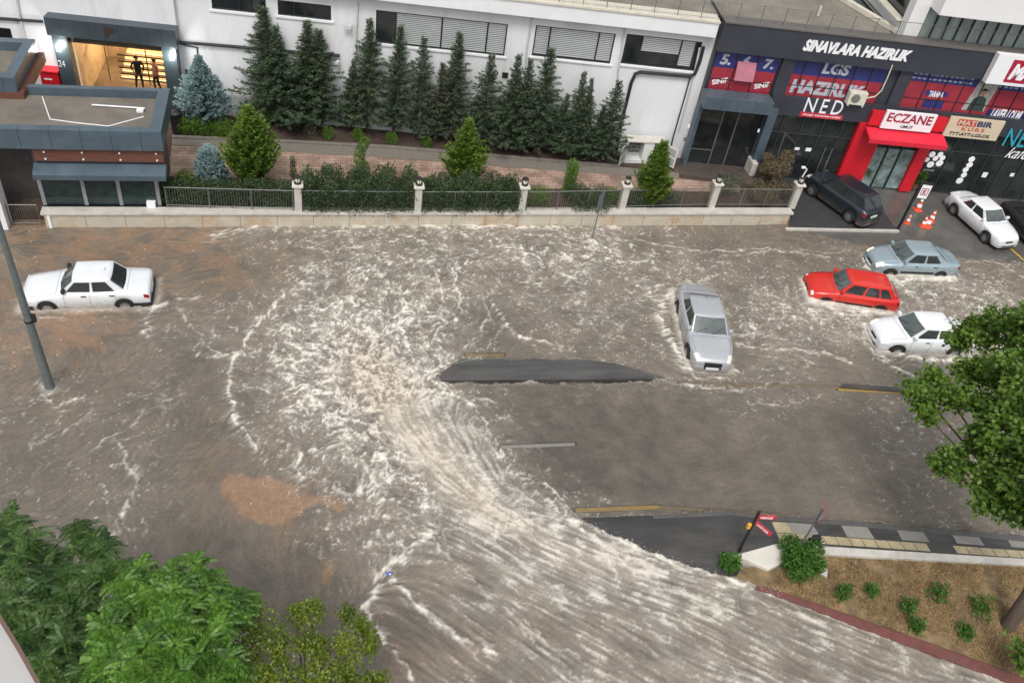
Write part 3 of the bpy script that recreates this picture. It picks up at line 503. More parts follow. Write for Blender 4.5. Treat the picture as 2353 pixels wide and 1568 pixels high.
# ================================================================ BUILDINGS
def openwall(mb, s0, s1, z0, z1, ops, d=0.0, dep=.22):
    """front face with real openings and reveals"""
    ss = sorted({s0, s1} | {v for o in ops for v in (o[0], o[1])}); zz = sorted({z0, z1} | {v for o in ops for v in (o[2], o[3])})
    for a, b in zip(ss[:-1], ss[1:]):
        for c, e in zip(zz[:-1], zz[1:]):
            m, n = (a + b) / 2, (c + e) / 2
            if any(o[0] < m < o[1] and o[2] < n < o[3] for o in ops): continue
            mb.quad((a, d, c), (b, d, c), (b, d, e), (a, d, e))
    for (a, b, c, e) in [o[:4] for o in ops]:
        mb.quad((a, d, c), (b, d, c), (b, d - dep, c), (a, d - dep, c)); mb.quad((a, d, e), (a, d - dep, e), (b, d - dep, e), (b, d, e))
        mb.quad((a, d, c), (a, d - dep, c), (a, d - dep, e), (a, d, e)); mb.quad((b, d, c), (b, d, e), (b, d - dep, e), (b, d - dep, c))
def window(fr, root, s0, s1, z0, z1, cuts, d, blinds=(), sill=True, mats=None, blind_bottom=0.0):
    """frame with glass, slatted blinds behind the panes, and a sill: window > glass, blind, sill"""
    t = .06; f = MB(fr); cols = [s0] + [s0 + (s1 - s0) * c for c in cuts] + [s1]
    f.box(s0, d - .10, z0, s1, d - .04, z0 + t); f.box(s0, d - .10, z1 - t, s1, d - .04, z1)
    for c in cols:
        a = min(max(c - t / 2, s0), s1 - t); f.box(a, d - .102, z0 + t, a + t, d - .038, z1 - t)
    w = f.build('window', FRAMEB, root); g = MB(fr); g.quad((s0 + t, d - .09, z0 + t), (s1 - t, d - .09, z0 + t), (s1 - t, d - .09, z1 - t), (s0 + t, d - .09, z1 - t))
    g.build('glass', GLASSD, w, root=root)
    if blinds:
        b = MB(fr)
        for (i, lo) in blinds:
            a, e = cols[i] + t * .6, cols[i + 1] - t * .6; z = z1 - t; zb = z0 + t + lo * (z1 - z0)
            while z > zb + .05: b.quad((a, d - .088, z - .080), (e, d - .088, z - .080), (e, d - .070, z - .006), (a, d - .070, z - .006)); z -= .088
        b.build('blind', BLIND, w, root=root)
    if sill:
        q = MB(fr); q.box(s0 - .12, d + .002, z0 - .10, s1 + .12, d + .07, z0 - .02); q.build('sill', WHITE2, w, root=root)
    return w
TXT = {}
def text(s, fr, root, name, mat, s0, z0, s1, z1, d, shear=0.0, bold=0.0, depth=.02, parent=None, rotz=0.0, spacing=1.0):
    cu = bpy.data.curves.new('t', 'FONT'); cu.body = s; cu.shear = shear; cu.offset = bold; cu.size = 1.0; cu.space_character = spacing
    cu.resolution_u = 3
    ob = bpy.data.objects.new('t', cu); scene.collection.objects.link(ob); dg = bpy.context.evaluated_depsgraph_get()
    me = bpy.data.meshes.new_from_object(ob.evaluated_get(dg)); V = np.array([v.co[:2] for v in me.vertices]); F = [list(p.vertices) for p in me.polygons]
    bpy.data.objects.remove(ob); bpy.data.curves.remove(cu); bpy.data.meshes.remove(me)
    if len(V) == 0: return None
    mn, mx = V.min(0), V.max(0); q = (V - mn) / (mx - mn)
    P = np.stack([s0 + q[:, 0] * (s1 - s0), z0 + q[:, 1] * (z1 - z0)], 1)
    if rotz:
        c = P.mean(0); cr, sr = math.cos(rotz), math.sin(rotz); P = (P - c) @ np.array([[cr, sr], [-sr, cr]]) + c
    m = MB(fr); n = len(P); m.add([(a, d + depth, b) for a, b in P], F)
    # sides
    from collections import Counter
    E = Counter(); 
    for f in F:
        for i in range(len(f)): E[(f[i], f[(i + 1) % len(f)])] += 1
    side = [(a, b) for (a, b) in E if (b, a) not in E]
    m.add([(a, d, b) for a, b in P] + [(a, d + depth, b) for a, b in P], [(a, b, b + n, a + n) for a, b in side])
    return m.build(name, mat, parent if parent is not None else root, root=root)
def txtpx(s, fr, root, name, mat, BL, TR, d, **k):
    a, z0 = fr.px(*BL, d); b, z1 = fr.px(*TR, d); return text(s, fr, root, name, mat, min(a, b), min(z0, z1), max(a, b), max(z0, z1), d, **k)
# ---------------------------------------------------------------- long white building
wb = thing('white_building', 'long white rendered two storey building behind the row of conifers', 'building', FRN.w(5, 0, TZ))
sL = FRN.px(405, 60, .3)[0]; sR = FRN.px(1617, 200, 0)[0] + .35; ZR = 7.75
def rect(pTL, pBR, d=0.0, pTR=None, pBL=None):
    P = [FRN.px(*p, d) for p in (pTL, pTR or pBR, pBR, pBL or pTL)]
    return (P[0][0], P[2][0], P[2][1], P[0][1])
def rect4(fr, TL, TR, BR, BL, d=0.0):
    p = [fr.px(*q, d) for q in (TL, TR, BR, BL)]
    return ((p[0][0] + p[3][0]) / 2, (p[1][0] + p[2][0]) / 2, (p[2][1] + p[3][1]) / 2, (p[0][1] + p[1][1]) / 2)
W1 = rect4(FRN, (484, -14), (610, -2), (612, 33), (487, 22)); W2 = rect4(FRN, (637, 2), (761, 12), (760, 47), (639, 36))
W3 = rect4(FRN, (864, 27), (1168, 53), (1158, 126), (862, 102)); W4 = rect4(FRN, (1231, 60), (1416, 77), (1400, 147), (1221, 129)); W5 = rect4(FRN, (1440, 79), (1612, 96), (1598, 163), (1425, 148))
W0 = rect4(FRN, (-60, 58), (24, 66), (33, 104), (-55, 97), .3)
m = MB(FRN); openwall(m, sL, sR, -.2, ZR, [W1, W2, W3, W4, W5])
PO = rect4(FRN, (98, 46), (402, 65), (420, 215), (139, 205), .9)
iL, iR = FRN.px(170, 150, .6)[0], FRN.px(379, 150, .6)[0]; hz = FRN.px(250, 96, .9)[1]
openwall(m, -30, sL, -.2, ZR, [W0, (iL, iR, TZ, hz + .05)], d=.3)
m.quad((sL, 0, -.2), (sL, .3, -.2), (sL, .3, ZR), (sL, 0, ZR)); m.quad((sR, 0, -.2), (sR, 0, ZR), (sR, -12, ZR), (sR, -12, -.2))
m.quad((-30, -30, -.2), (sR, -30, -.2), (sR, -30, ZR), (-30, -30, ZR)); m.quad((-30, .3, -.2), (-30, .3, ZR), (-30, -30, ZR), (-30, -30, -.2))
m.build('wall', WHITE, wb)
window(FRN, wb, *W1, (.5, .72), 0); window(FRN, wb, *W2, (.3, .7), 0)
window(FRN, wb, *W3, (.15, .50, .85), 0, blinds=((1, 0), (2, 0), (3, 0))); window(FRN, wb, *W4, (.19, .80), 0, blinds=((0, 0), (1, 0), (2, 0)))
window(FRN, wb, *W5, (.22, .74, .93), 0, blinds=((1, .42), (2, .1))); window(FRN, wb, *W0, (.5,), .3)
zf0 = FRN.px(1300, 50, .5)[1]; zf1 = FRN.px(1400, 26, .5)[1]; sf0, sf1 = -4.0, FRN.px(1640, 83, .5)[0] + .1
m = MB(FRN); m.box(-30, -.3, zf0, sf1, .5, zf1); m.build('fascia', WHITE2, wb, bevel=.02)
m = MB(FRN); m.box(-30, -.35, zf1, sf1 + .02, .56, zf1 + .09); m.build('coping', M('cream_coping', (.62, .58, .48), .7, var=.08, scale=3, stain=(.35, .33, .28), stain_amt=.5), wb)
sE = FRN.px(1990, 40, 0)[0] + 1.2
rc = G(2062, 82, zf1); rb = G(1925, 0, zf1); dr = (rb - rc) / np.linalg.norm(rb - rc)
fw = lambda s, d, z: tuple(FRN.w(s, d, z))
m = MB(); p = [FRN.w(-30, -.35, zf1 - .02), FRN.w(sf1, -.35, zf1 - .02), FRN.w(sf1 + .2, -.55, zf1 - .02), rc - [0, 0, .02], rc + dr * 34 - [0, 0, .02], FRN.w(-30, -34, zf1 - .02)]
m.add(p, [tuple(range(6))], raw=True); m.build('roof', ROOFM, wb)
m = MB(); nn = np.array([-dr[1], dr[0], 0.])
q0, q1 = rc + nn * .0, rc + dr * 34
m.add([q0, q0 - nn * .28, q1 - nn * .28, q1, q0 + [0, 0, .22], q0 - nn * .28 + [0, 0, .22], q1 - nn * .28 + [0, 0, .22], q1 + [0, 0, .22]], [(0, 1, 5, 4), (1, 2, 6, 5), (2, 3, 7, 6), (3, 0, 4, 7), (4, 5, 6, 7)], raw=True)
m.build('parapet', MC['cream_coping'], wb)
# cable trays and pipes on the walls
def pipe(fr, name, pts, r, mat, d, root): m = MB(fr); m.tube([(*[fr.px(*p, d)[0]], d, fr.px(*p, d)[1]) for p in pts], r, 8); return m.build(name, mat, root, smooth=True)
pipe(FRN, 'cable_tray', [(-40, 40), (98, 50)], .07, PIPEB, .38, wb); pipe(FRN, 'cable_tray', [(403, 90), (415, 98), (520, 106), (640, 117), (780, 128)], .075, PIPEB, .1, wb)
pipe(FRN, 'cable', [(415, 101), (430, 106), (452, 110), (455, 140)], .03, PIPEB, .05, wb)
pipe(FRN, 'downpipe', [(822, 6), (815, 150), (808, 285)], .045, PIPEW, .06, wb); pipe(FRN, 'downpipe', [(1222, 42), (1210, 110), (1195, 340)], .045, PIPEW, .06, wb)
pipe(FRN, 'downpipe', [(1436, 62), (1420, 165), (1412, 240), (1390, 360)], .045, PIPEW, .06, wb); pipe(FRN, 'downpipe', [(35, -20), (45, 40), (62, 110), (75, 190)], .05, PIPEW, .37, wb)
pipe(FRN, 'drain_pipe', [(1616, 108), (1608, 140), (1596, 170), (1585, 176), (1470, 166), (1459, 170), (1450, 190), (1421, 310), (1412, 372)], .085, PIPEB, .12, wb)
pipe(FRN, 'drain_pipe', [(1585, 180), (1568, 240), (1545, 320), (1535, 372)], .035, PIPEB, .10, wb); pipe(FRN, 'downpipe', [(1607, 110), (1590, 190), (1560, 300)], .04, PIPEW, .07, wb)
m = MB(FRN)
for (a, b) in [(433, 166), (1160, 173)]:
    s_, z_ = FRN.px(a, b, .02); m = MB(FRN); m.box(s_ - .14, .005, z_ - .13, s_ + .14, .05, z_ + .13); m.build('wall_box', FRAMEB, wb)
s_, z_ = FRN.px(806, 59, .05); m = MB(FRN); m.box(s_ - .04, .0, z_ - .04, s_ + .04, .3, z_ + .04); m.box(s_ - .3, .2, z_ - .05, s_ + .05, .34, z_ + .08); m.build('wall_floodlight', PIPEW, wb)
# railing along the roof edge
rl = thing('roof_railing', 'thin metal railing with fine bars along the roof edge', 'railing', FRN.w(8, .2, zf1))
m = MB(FRN); b = MB(FRN); zt = zf1 + .09
SHP = Fr((18.0, 37.37), -.12)
m.tube([(-10, .35, zt + .82), (sf1, .35, zt + .82)], .018, 5); m.tube([(-10, .35, zt + .08), (sf1, .35, zt + .08)], .012, 4)
s = -9.5
while s < sf1: b.tube([(s, .35, zt), (s, .35, zt + .82)], .0045, 3, cap=False); s += .11
p_ = MB(FRN); s = -9.5
while s < sf1: p_ = MB(FRN); p_.tube([(s, .35, zt), (s, .35, zt + .84)], .02, 5); s += 1.1; p_.build('post', METALG, rl)
m.build('handrail', METALG, rl); b.build('balusters', METALG, rl)
# ---------------------------------------------------------------- entrance portal with lit stairs
SLATE_, SLATE = SLATE, SLATED
pt = thing('entrance_portal', 'slate blue framed entrance portal with two bright lamps and warm lit hall', 'entrance', FRN.w((PO[0] + PO[1]) / 2, .6, TZ))
pe = wb
m = MB(FRN); m.box(PO[0], .301, hz, PO[1], .9, PO[3]); m.build('header', SLATE, pt, bevel=.01)
m = MB(FRN); m.box(PO[0] + .12, .301, TZ, iL, .78, hz); m.build('pilaster', SLATE, pt); m = MB(FRN); m.box(iR, .301, TZ, PO[1] - .12, .78, hz); m.build('pilaster', SLATE, pt)
m = MB(FRN)
for k in range(1, 9):
    a = PO[0] + (PO[1] - PO[0]) * k / 9; m.box(a - .006, .9, hz, a + .006, .903, PO[3])
m.build('panel_joints', FRAMEB, pt)
HALL = M('warm_hall_stone', (.46, .36, .25), .5, var=.3, scale=2); HFL = M('entrance_stone_floor', (.16, .125, .10), .25, var=.3, scale=1.5, stain=(.25, .2, .16), stain_amt=.6)
m = MB(FRN); m.quad((iL - .5, .8, TZ + .01), (iR + .5, .8, TZ + .01), (iR + .5, -6, TZ + .01), (iL - .5, -6, TZ + .01)); m.build('hall_floor', HFL, pt)
m = MB(FRN); m.quad((iL - .5, -5, TZ), (iR + .5, -5, TZ), (iR + .5, -5, 4), (iL - .5, -5, 4)); m.quad((iL - .02, .28, TZ), (iL - .5, -5, TZ), (iL - .5, -5, 4), (iL - .02, .28, 4)); m.quad((iR + .02, .28, TZ), (iR + .5, -5, TZ), (iR + .5, -5, 4), (iR + .02, .28, 4))
m.quad((iL - .5, .28, 3.6), (iR + .5, .28, 3.6), (iR + .5, -5, 3.6), (iL - .5, -5, 3.6)); m.build('hall_wall', HALL, pt)
STRIP = M('warm_light_strip', (1, .7, .3), .5, emit=(1, .70, .28), estr=2.4)
m = MB(FRN); st = MB(FRN); rs = MB(FRN)
for k in range(7):
    m.box(iL + .8, -2.7 - k * .34, TZ + .02, iR + .4, -3.04 - k * .34, TZ + .16 + k * .17); st.box(iL + .85, -2.69 - k * .34, TZ + .09 + k * .17, iR + .4, -2.697 - k * .34, TZ + .13 + k * .17)
for k in range(4): rs.box(iL + .9, -2.52, TZ + .35 + k * .33, iR, -2.47, TZ + .42 + k * .33)
m.build('stairs', HALL, pt); st.build('stair_lights', STRIP, pt); rs.build('barrier_rails', FRAMEB, pt)
m = MB(FRN)
for px_ in (214, 247, 338): a = FRN.px(px_, 150, -2.35)[0]; m.box(a - .025, -2.4, TZ, a + .025, -2.35, 3.6)
m.box(iL, -2.4, TZ + 2.2, iR, -2.3, TZ + 2.28)
m.build('door_frame', M('pale_bronze_frame', (.24, .19, .14), .4, metal=.4), pt)
LAMP = M('lamp_glow', (1, 1, 1), .5, emit=(.95, 1, .92), estr=14)
for px_, py_ in ((134, 112), (394, 132)):
    a, z = FRN.px(px_, py_, .85); m = MB(FRN); m.box(a - .09, .781, z - .15, a + .09, .86, z + .15); m.build('wall_lamp', LAMP, pt, bevel=.03)
    pl = bpy.data.lights.new('wall_lamp_light', 'POINT'); pl.energy = 45; pl.color = (.95, 1, .93); pl.shadow_soft_size = .12; po = bpy.data.objects.new('wall_lamp_light', pl); po.location = tuple(FRN.w(a, 1.15, z)); scene.collection.objects.link(po)
for a in (.3, .7):
    pl = bpy.data.lights.new('hall_light', 'POINT'); pl.energy = 200; pl.color = (1, .74, .42); pl.shadow_soft_size = .3; po = bpy.data.objects.new('hall_light', pl); po.location = tuple(FRN.w(iL + (iR - iL) * a, -3.4, 3.2)); scene.collection.objects.link(po)
txtpx('P', FRN, pt, 'letter', M('brown_letter', (.045, .03, .025), .5), (240, 84), (262, 64), .903, bold=.05); txtpx('24', FRN, pt, 'number', M('pale_letter', (.5, .52, .53), .5), (136, 153), (148, 140), .785)
SLATE = SLATE_
# red kiosk beside the portal
sk, _ = FRN.px(116, 190, .85); zk = FRN.px(116, 168, .85)[1]
rk = thing('kiosk', 'red post box cabinet with white labels left of the lit entrance', 'cabinet', FRN.w(sk, .6, TZ)); RED = M('red_paint', (.55, .012, .022), .4, var=.06)
m = MB(FRN); m.box(sk - .40, .32, TZ, sk + .40, .85, zk); m.build('cabinet', RED, rk, bevel=.03); m = MB(FRN); m.box(sk - .44, .31, zk + .003, sk + .44, .89, zk + .09); m.build('lid', RED, rk, bevel=.02)
for q in (.28, .85): m = MB(FRN); m.box(sk - .3 + q * .2, .851, zk - q - .08, sk + .05 + q * .2, .856, zk - q); m.build('label', M('white_label', (.75, .75, .75), .5), rk)
# service cabinets with open doors at the foot of the white wall
def cabinet(pBL, pBR, lab, doorang):
    A = G(*pBL, .45); B = G(*pBR, .45); fr = Fr((A[0], A[1]), (B[1] - A[1]) / (B[0] - A[0])); w = np.linalg.norm((B - A)[:2]); wf = w
    r = thing('utility_cabinet', lab, 'cabinet', A, 'meter cabinets at the foot of the wall'); h = 1.25; z = .45
    WC = M('white_cabinet', (.66, .66, .64), .5, var=.06, scale=2)
    m = MB(fr); m.box(0, -.55, z, w, -.5, z + h); m.box(0, -.5, z, .05, 0, z + h); m.box(w - .05, -.5, z, w, 0, z + h); m.box(0, -.5, z, w, 0, z + .22); m.box(w * .44, -.498, z + .22, w * .56 + .3 * (w > 1.5), .002, z + h); m.build('body', WC, r)
    m = MB(fr); m.box(-.05, -.6, z + h, w + .05, .06, z + h + .06); m.build('top', M('cabinet_lid', (.55, .53, .47), .6, stain=(.4, .33, .2), stain_amt=.6), r)
    m = MB(fr)
    for k in range(3): m.box(.15, -.42, z + .5 + k * .2, w * .40, -.3, z + .58 + k * .2); m.box(w * .7, -.42, z + .5 + k * .2, w - .12, -.3, z + .58 + k * .2)
    m.build('meters', M('meter_grey', (.12, .12, .12), .5), r)
    for sx_, hx in ((-1, 0.0), (1, w)):
        m = MB(fr); c_, s_ = math.cos(doorang), math.sin(doorang); L_ = w * .40
        ex, ey = hx + sx_ * L_ * c_, L_ * s_
        m.add([(hx, 0, z + .2), (ex, ey, z + .2), (ex, ey, z + h), (hx, 0, z + h), (hx, .03, z + .2), (ex, ey + .03, z + .2), (ex, ey + .03, z + h), (hx, .03, z + h)], [(0, 1, 2, 3), (4, 7, 6, 5), (0, 4, 5, 1), (3, 2, 6, 7), (1, 5, 6, 2)])
        m.build('door', WC, r)
        g = MB(fr); off = .034
        for k in range(2): zz = z + .27 + k * .48; g.add([(hx + (ex - hx) * .12, ey * .12 + off, zz), (hx + (ex - hx) * .88, ey * .88 + off, zz), (hx + (ex - hx) * .88, ey * .88 + off, zz + .4), (hx + (ex - hx) * .12, ey * .12 + off, zz + .4)], [(0, 1, 2, 3)])
        g.build('mesh_panel', M('grey_mesh', (.33, .33, .32), .6, var=.3, scale=40), r)
    return r
cabinet((1432, 376), (1516, 379), 'open white meter cabinet with mesh doors at the wall foot', .9)
# ---------------------------------------------------------------- dark shop building
sb = thing('shop_building', 'dark navy clad shop building with posters behind upper windows', 'building', SHP.w(8, 0, .2))
S0 = SHP.px(1617, 200, 0)[0]; S1 = 30.0; zt0 = SHP.px(2000, 156, .35)[1]; zt1 = SHP.px(2000, 90, .35)[1]
m = MB(SHP); m.box(S0, -.4, zt0, S1, .35, zt1); m.build('fascia', NAVY, sb)
m = MB(SHP); m.box(S0 - .02, -.42, zt1, S1, .40, zt1 + .07); m.build('coping', M('dark_coping', (.12, .11, .10), .6), sb)
m = MB(SHP); m.quad((S0, -.001, -.1), (S1, -.001, -.1), (S1, -.001, zt1), (S0, -.001, zt1)); m.quad((S0, 0, -.1), (S0, 0, zt1), (S0, -20, zt1), (S0, -20, -.1)); m.quad((S1, 0, -.1), (S1, -20, -.1), (S1, -20, zt1), (S1, 0, zt1)); m.build('wall', NAVY, sb)
m = MB(SHP); m.quad((sE - 20, -.41, zt1 - .1), (S1, -.41, zt1 - .1), (S1, -20, zt1 - .1), (8.8, -20, zt1 - .1), (8.8, -.41, zt1 - .1)); m.build('roof', ROOFM, sb)
zb0 = SHP.px(1900, 275, .25)[1]; zb1 = SHP.px(1900, 232, .25)[1]
sA = SHP.px(1762, 260, .25)[0]; sP = SHP.px(2005, 262, .25)[0]
m = MB(SHP); m.box(sA, .001, zb0, S1, .22, zb1); m.build('lower_band', NAVY, sb)
m = MB(SHP)
for a in (0, 1):
    pass
for px_ in ((1797, 180), (2070, 190)):
    a = SHP.px(*px_, 0)[0]; m = MB(SHP); m.box(a - .32, .0, zb1, a + .32, .16, zt0); m.build('pier', NAVY, sb)
RB = M('poster_red', (.30, .028, .045), .35, var=.15, scale=2); BB = M('poster_blue', (.025, .03, .145), .35, var=.2, scale=2); WT = M('letter_white', (.82, .83, .84), .5, var=.03); WG = M('letter_grey', (.42, .44, .5), .5)
def banner(TL, TR, BR, BL, split, cuts):
    s0, s1, z0, z1 = rect4(SHP, TL, TR, BR, BL, .02); zs = SHP.px(*split, .02)[1]
    w = MB(SHP); w.box(s0 - .06, .002, z0 - .06, s1 + .06, .012, z1 + .3); o = w.build('upper_window', GLASSD, sb)
    m = MB(SHP); m.quad((s0, .016, zs), (s1, .016, zs), (s1, .016, z1 + .2), (s0, .016, z1 + .2)); m.build('poster_top', BB, o, root=sb)
    m = MB(SHP); m.quad((s0, .016, z0), (s1, .016, z0), (s1, .016, zs), (s0, .016, zs)); m.build('poster_bottom', RB, o, root=sb)
    m = MB(SHP)
    for c in cuts: a = s0 + (s1 - s0) * c; m.box(a - .025, .02, z0, a + .025, .05, z1 + .3)
    m.box(s0, .02, (z0 + z1) / 2 - .3, s1, .045, (z0 + z1) / 2 - .27)
    m.build('mullions', FRAMEB, o, root=sb); return o, s0, s1, z0, z1, zs
o1, *b1 = banner((1643.6, 118.6), (1793, 135), (1762, 224.5), (1627, 214), (1710, 161), (.33, .66))
T = lambda s, BL, TR, mat=WT, d=.02, name='lettering', par=None, **k: txtpx(s, SHP, sb, name, mat, BL, TR, d, parent=par, **k)
T('5.', (1652, 148), (1684, 126), WG, par=o1, bold=.04, shear=.1, depth=.008); T('6.', (1702, 155), (1734, 130), WG, par=o1, bold=.04, shear=.1, depth=.008); T('7.', (1751, 158), (1782, 138), WG, par=o1, bold=.04, shear=.1, depth=.008)
T('SINIF', (1634, 192), (1672, 184), par=o1, bold=.03, depth=.008, rotz=.26); T('SINIF', (1731, 202), (1768, 194), par=o1, bold=.03, depth=.008, rotz=.26)
m = MB(SHP); q = rect4(SHP, (1691, 142), (1737, 146), (1730, 186), (1689, 182), .12); m.quad((q[0], .30, q[2]), (q[1], .30, q[2]), (q[1], .06, q[3]), (q[0], .06, q[3])); m.build('open_pane', M('tinted_pane', (.42, .15, .2), .15), o1, root=sb)
o2, *b2 = banner((1806, 137), (2038, 153), (2010, 246), (1790, 226), (1917, 180), (.17, .34, .51, .68, .85))
T('LGS', (1886, 169), (1957, 150), WG, par=o2, bold=.04, shear=.1, depth=.008); T('HAZIRLIK', (1812, 212), (1990, 199), WG, par=o2, bold=.05, shear=.05, depth=.008)
o3, *b3 = banner((2097, 158), (2500, 205), (2470, 310), (2060, 249), (2230, 200), (.1, .2, .3, .4, .5, .6, .7, .8, .9))
m = MB(SHP); s0, s1, z0, z1, zs = b3
for r_ in range(5):
    for c_ in range(26):
        a = s0 + .12 + c_ * .27; zz = zs + .12 + r_ * .22
        if 3.3 < a - s0 < 4.6 or a > s1 - .2 or zz > z1 + .1: continue
        m.box(a, .018, zz, a + .18, .0195, zz + .09)
m.build('pattern', M('poster_pale_blue', (.32, .36, .48), .5), o3, root=sb)
m = MB(SHP); a = s0 + 3.35; m.quad((a, .0205, z0 + .5), (a + 1.2, .0205, z0 + .5), (a + 1.35, .0205, z1 + .1), (a + .3, .0205, z1 + .1)); m.build('poster_photo', M('poster_photo_grey', (.34, .34, .32), .5, var=.4, scale=3), o3, root=sb)
# a portrait of a pupil on the poster: simple shapes
m = MB(SHP); cx_ = a + .72
m.quad((cx_ - .45, .022, z0 + .5), (cx_ + .45, .022, z0 + .5), (cx_ + .32, .022, z0 + 1.15), (cx_ + .1, .022, z0 + 1.3), (cx_ - .1, .022, z0 + 1.3), (cx_ - .35, .022, z0 + 1.15)); m.build('poster_jacket', M('poster_dark_green', (.03, .05, .045), .5), o3, root=sb)
m = MB(SHP); P = [(cx_ + .15 * math.cos(t), .0225, z0 + 1.48 + .2 * math.sin(t)) for t in np.linspace(0, 2 * math.pi, 14)[:-1]]; m.add(P, [tuple(range(13))]); m.build('poster_face', M('poster_skin', (.32, .19, .13), .5), o3, root=sb)
m = MB(SHP); P = [(cx_ + .17 * math.cos(t), .0228, z0 + 1.58 + .13 * math.sin(t)) for t in np.linspace(0, math.pi, 10)]; m.add(P, [tuple(range(10))]); m.build('poster_hair', M('poster_hair_black', (.015, .012, .012), .5), o3, root=sb)
q = rect4(SHP, (2128, 207), (2178, 212), (2174, 224), (2124, 219), .02); m = MB(SHP); m.box(q[0], .018, q[2], q[1], .02, q[3]); q = rect4(SHP, (2122, 228), (2168, 234), (2162, 252), (2116, 246), .02); m.box(q[0], .018, q[2], q[1], .02, q[3]); m.build('poster_tag', BB, o3, root=sb)
T('TARAMA', (2131, 222), (2170, 212), par=o3, bold=.03, depth=.006)
q = rect4(SHP, (2268, 248), (2420, 270), (2412, 300), (2262, 272), .02); m = MB(SHP); m.box(q[0], .018, q[2], q[1], .02, q[3]); m.build('poster_tag', BB, o3, root=sb)
T('LAVEB I OLMI', (2271, 271), (2352, 256), par=o3, bold=.03, shear=.2, depth=.006)
T('SINAVLARA HAZIRLIK', (1842, 116), (2096, 117), WT, d=.351, bold=.045, shear=.28, depth=.05)
T('NED', (1844, 256), (1942, 233), WT, d=.221, bold=.0, spacing=1.4, depth=.03)
q = rect4(SHP, (1838, 258), (1938, 264), (1932, 275), (1834, 268), .22)
m = MB(SHP); m.box(q[0], .221, q[2], q[1], .25, q[3]); sgn = m.build('sign_strip', M('sign_red', (.5, .03, .05), .4), sb); text('PROJE TANITIM OFİSİ', SHP, sb, 'lettering', WT, q[0] + .15, q[2] + .06, q[1] - .1, q[3] - .06, .251, depth=.008, parent=sgn, shear=.2, bold=.02)
# ground floor glazing
gz = zb0; GZ0 = .12
m = MB(SHP); m.quad((sA, .004, GZ0), (S1, .004, GZ0), (S1, .004, gz), (sA, .004, gz)); g = m.build('shop_glass', M('shop_glass', (.022, .026, .026), .12, var=.6, scale=.9, spec=.6), sb)
m = MB(SHP); a = sA
while a < S1:
    if not (sP + .2 < a < SHP.px(2150, 320, 0)[0]): m.box(a - .025, .006, GZ0, a + .025, .06, gz)
    a += 1.05
m.box(sA, .006, gz - 1.05, sP, .05, gz - 1.0); m.box(SHP.px(2160, 330, 0)[0], .006, gz - 1.2, S1, .05, gz - 1.15); m.build('shop_mullions', M('dark_mullion', (.04, .042, .044), .4), sb)
m = MB(SHP)
for px_ in (1888, 1904): a, z = SHP.px(px_, 360, .07); m = MB(SHP); m.tube([(a, .08, .35), (a, .08, 2.1)], .022, 6); m.build('door_handle', M('steel', (.5, .5, .5), .3, metal=.8), sb)
m = MB(SHP)
for (a, b, w_, h_) in [(1831, 342, .25, .16), (1857, 344, .3, .2), (2262, 402, .28, .3), (2325, 402, .22, .2)]:
    s_, z_ = SHP.px(a, b, .02); m = MB(SHP); m.box(s_ - w_ / 2, .007, z_ - h_ / 2, s_ + w_ / 2, .012, z_ + h_ / 2); m.build('door_notice', WT, sb)
# second entrance
s0, s1 = SHP.px(1592, 320, .4)[0], SHP.px(1740, 330, .4)[0]
ent = thing('entrance_porch', 'dark recessed entrance porch with slate canopy beside the white wall', 'entrance', SHP.w((s0 + s1) / 2, .5, .4))
cz0, cz1 = SHP.px(1660, 255, 1.1)[1], SHP.px(1660, 226, 1.1)[1]; ce = SHP.px(1772, 260, 1.1)[0]
m = MB(SHP); m.box(S0 - .1, .17, cz0, ce, 1.1, cz1); m.build('canopy', SLATE, ent, bevel=.01)
m = MB(SHP)
for k in (1, 2, 3): a = S0 - .1 + (ce - S0) * k / 4; m.box(a - .008, 1.1, cz0, a + .008, 1.104, cz1)
m.build('canopy_joints', FRAMEB, ent)
m = MB(SHP); m.box(S0 - .1, .002, .3, s0, .5, cz0); m.build('pilaster', SLATE, ent); m = MB(SHP); m.box(s1, .002, .3, s1 + .45, .5, cz0); m.build('pilaster', SLATE, ent)
m = MB(SHP); m.box(s0, .003, .4, s1, .01, cz0); m.build('doorway', GLASSD, ent)
m = MB(SHP)
for a in (.38, .62): a = s0 + (s1 - s0) * a; m.box(a - .03, .012, .4, a + .03, .06, cz0)
m.box(s0 + (s1 - s0) * .38, .012, .42, s0 + (s1 - s0) * .62, .06, .5); m.box(s0, .012, 1.3, s0 + (s1 - s0) * .36, .05, 1.34); m.build('door_frame', METALG, ent)
for px_, py_ in ((1582, 290), (1742, 300)):
    a, z = SHP.px(px_, py_, .52); m = MB(SHP); m.box(a - .05, .501, z - .09, a + .05, .57, z + .09); m.build('wall_lamp', WT, ent, bevel=.02)
s_, z_ = SHP.px(1575, 320, .505); m = MB(SHP); m.box(s_ - .1, .501, z_ - .1, s_ + .1, .52, z_ + .1); m.build('intercom', METALG, ent)
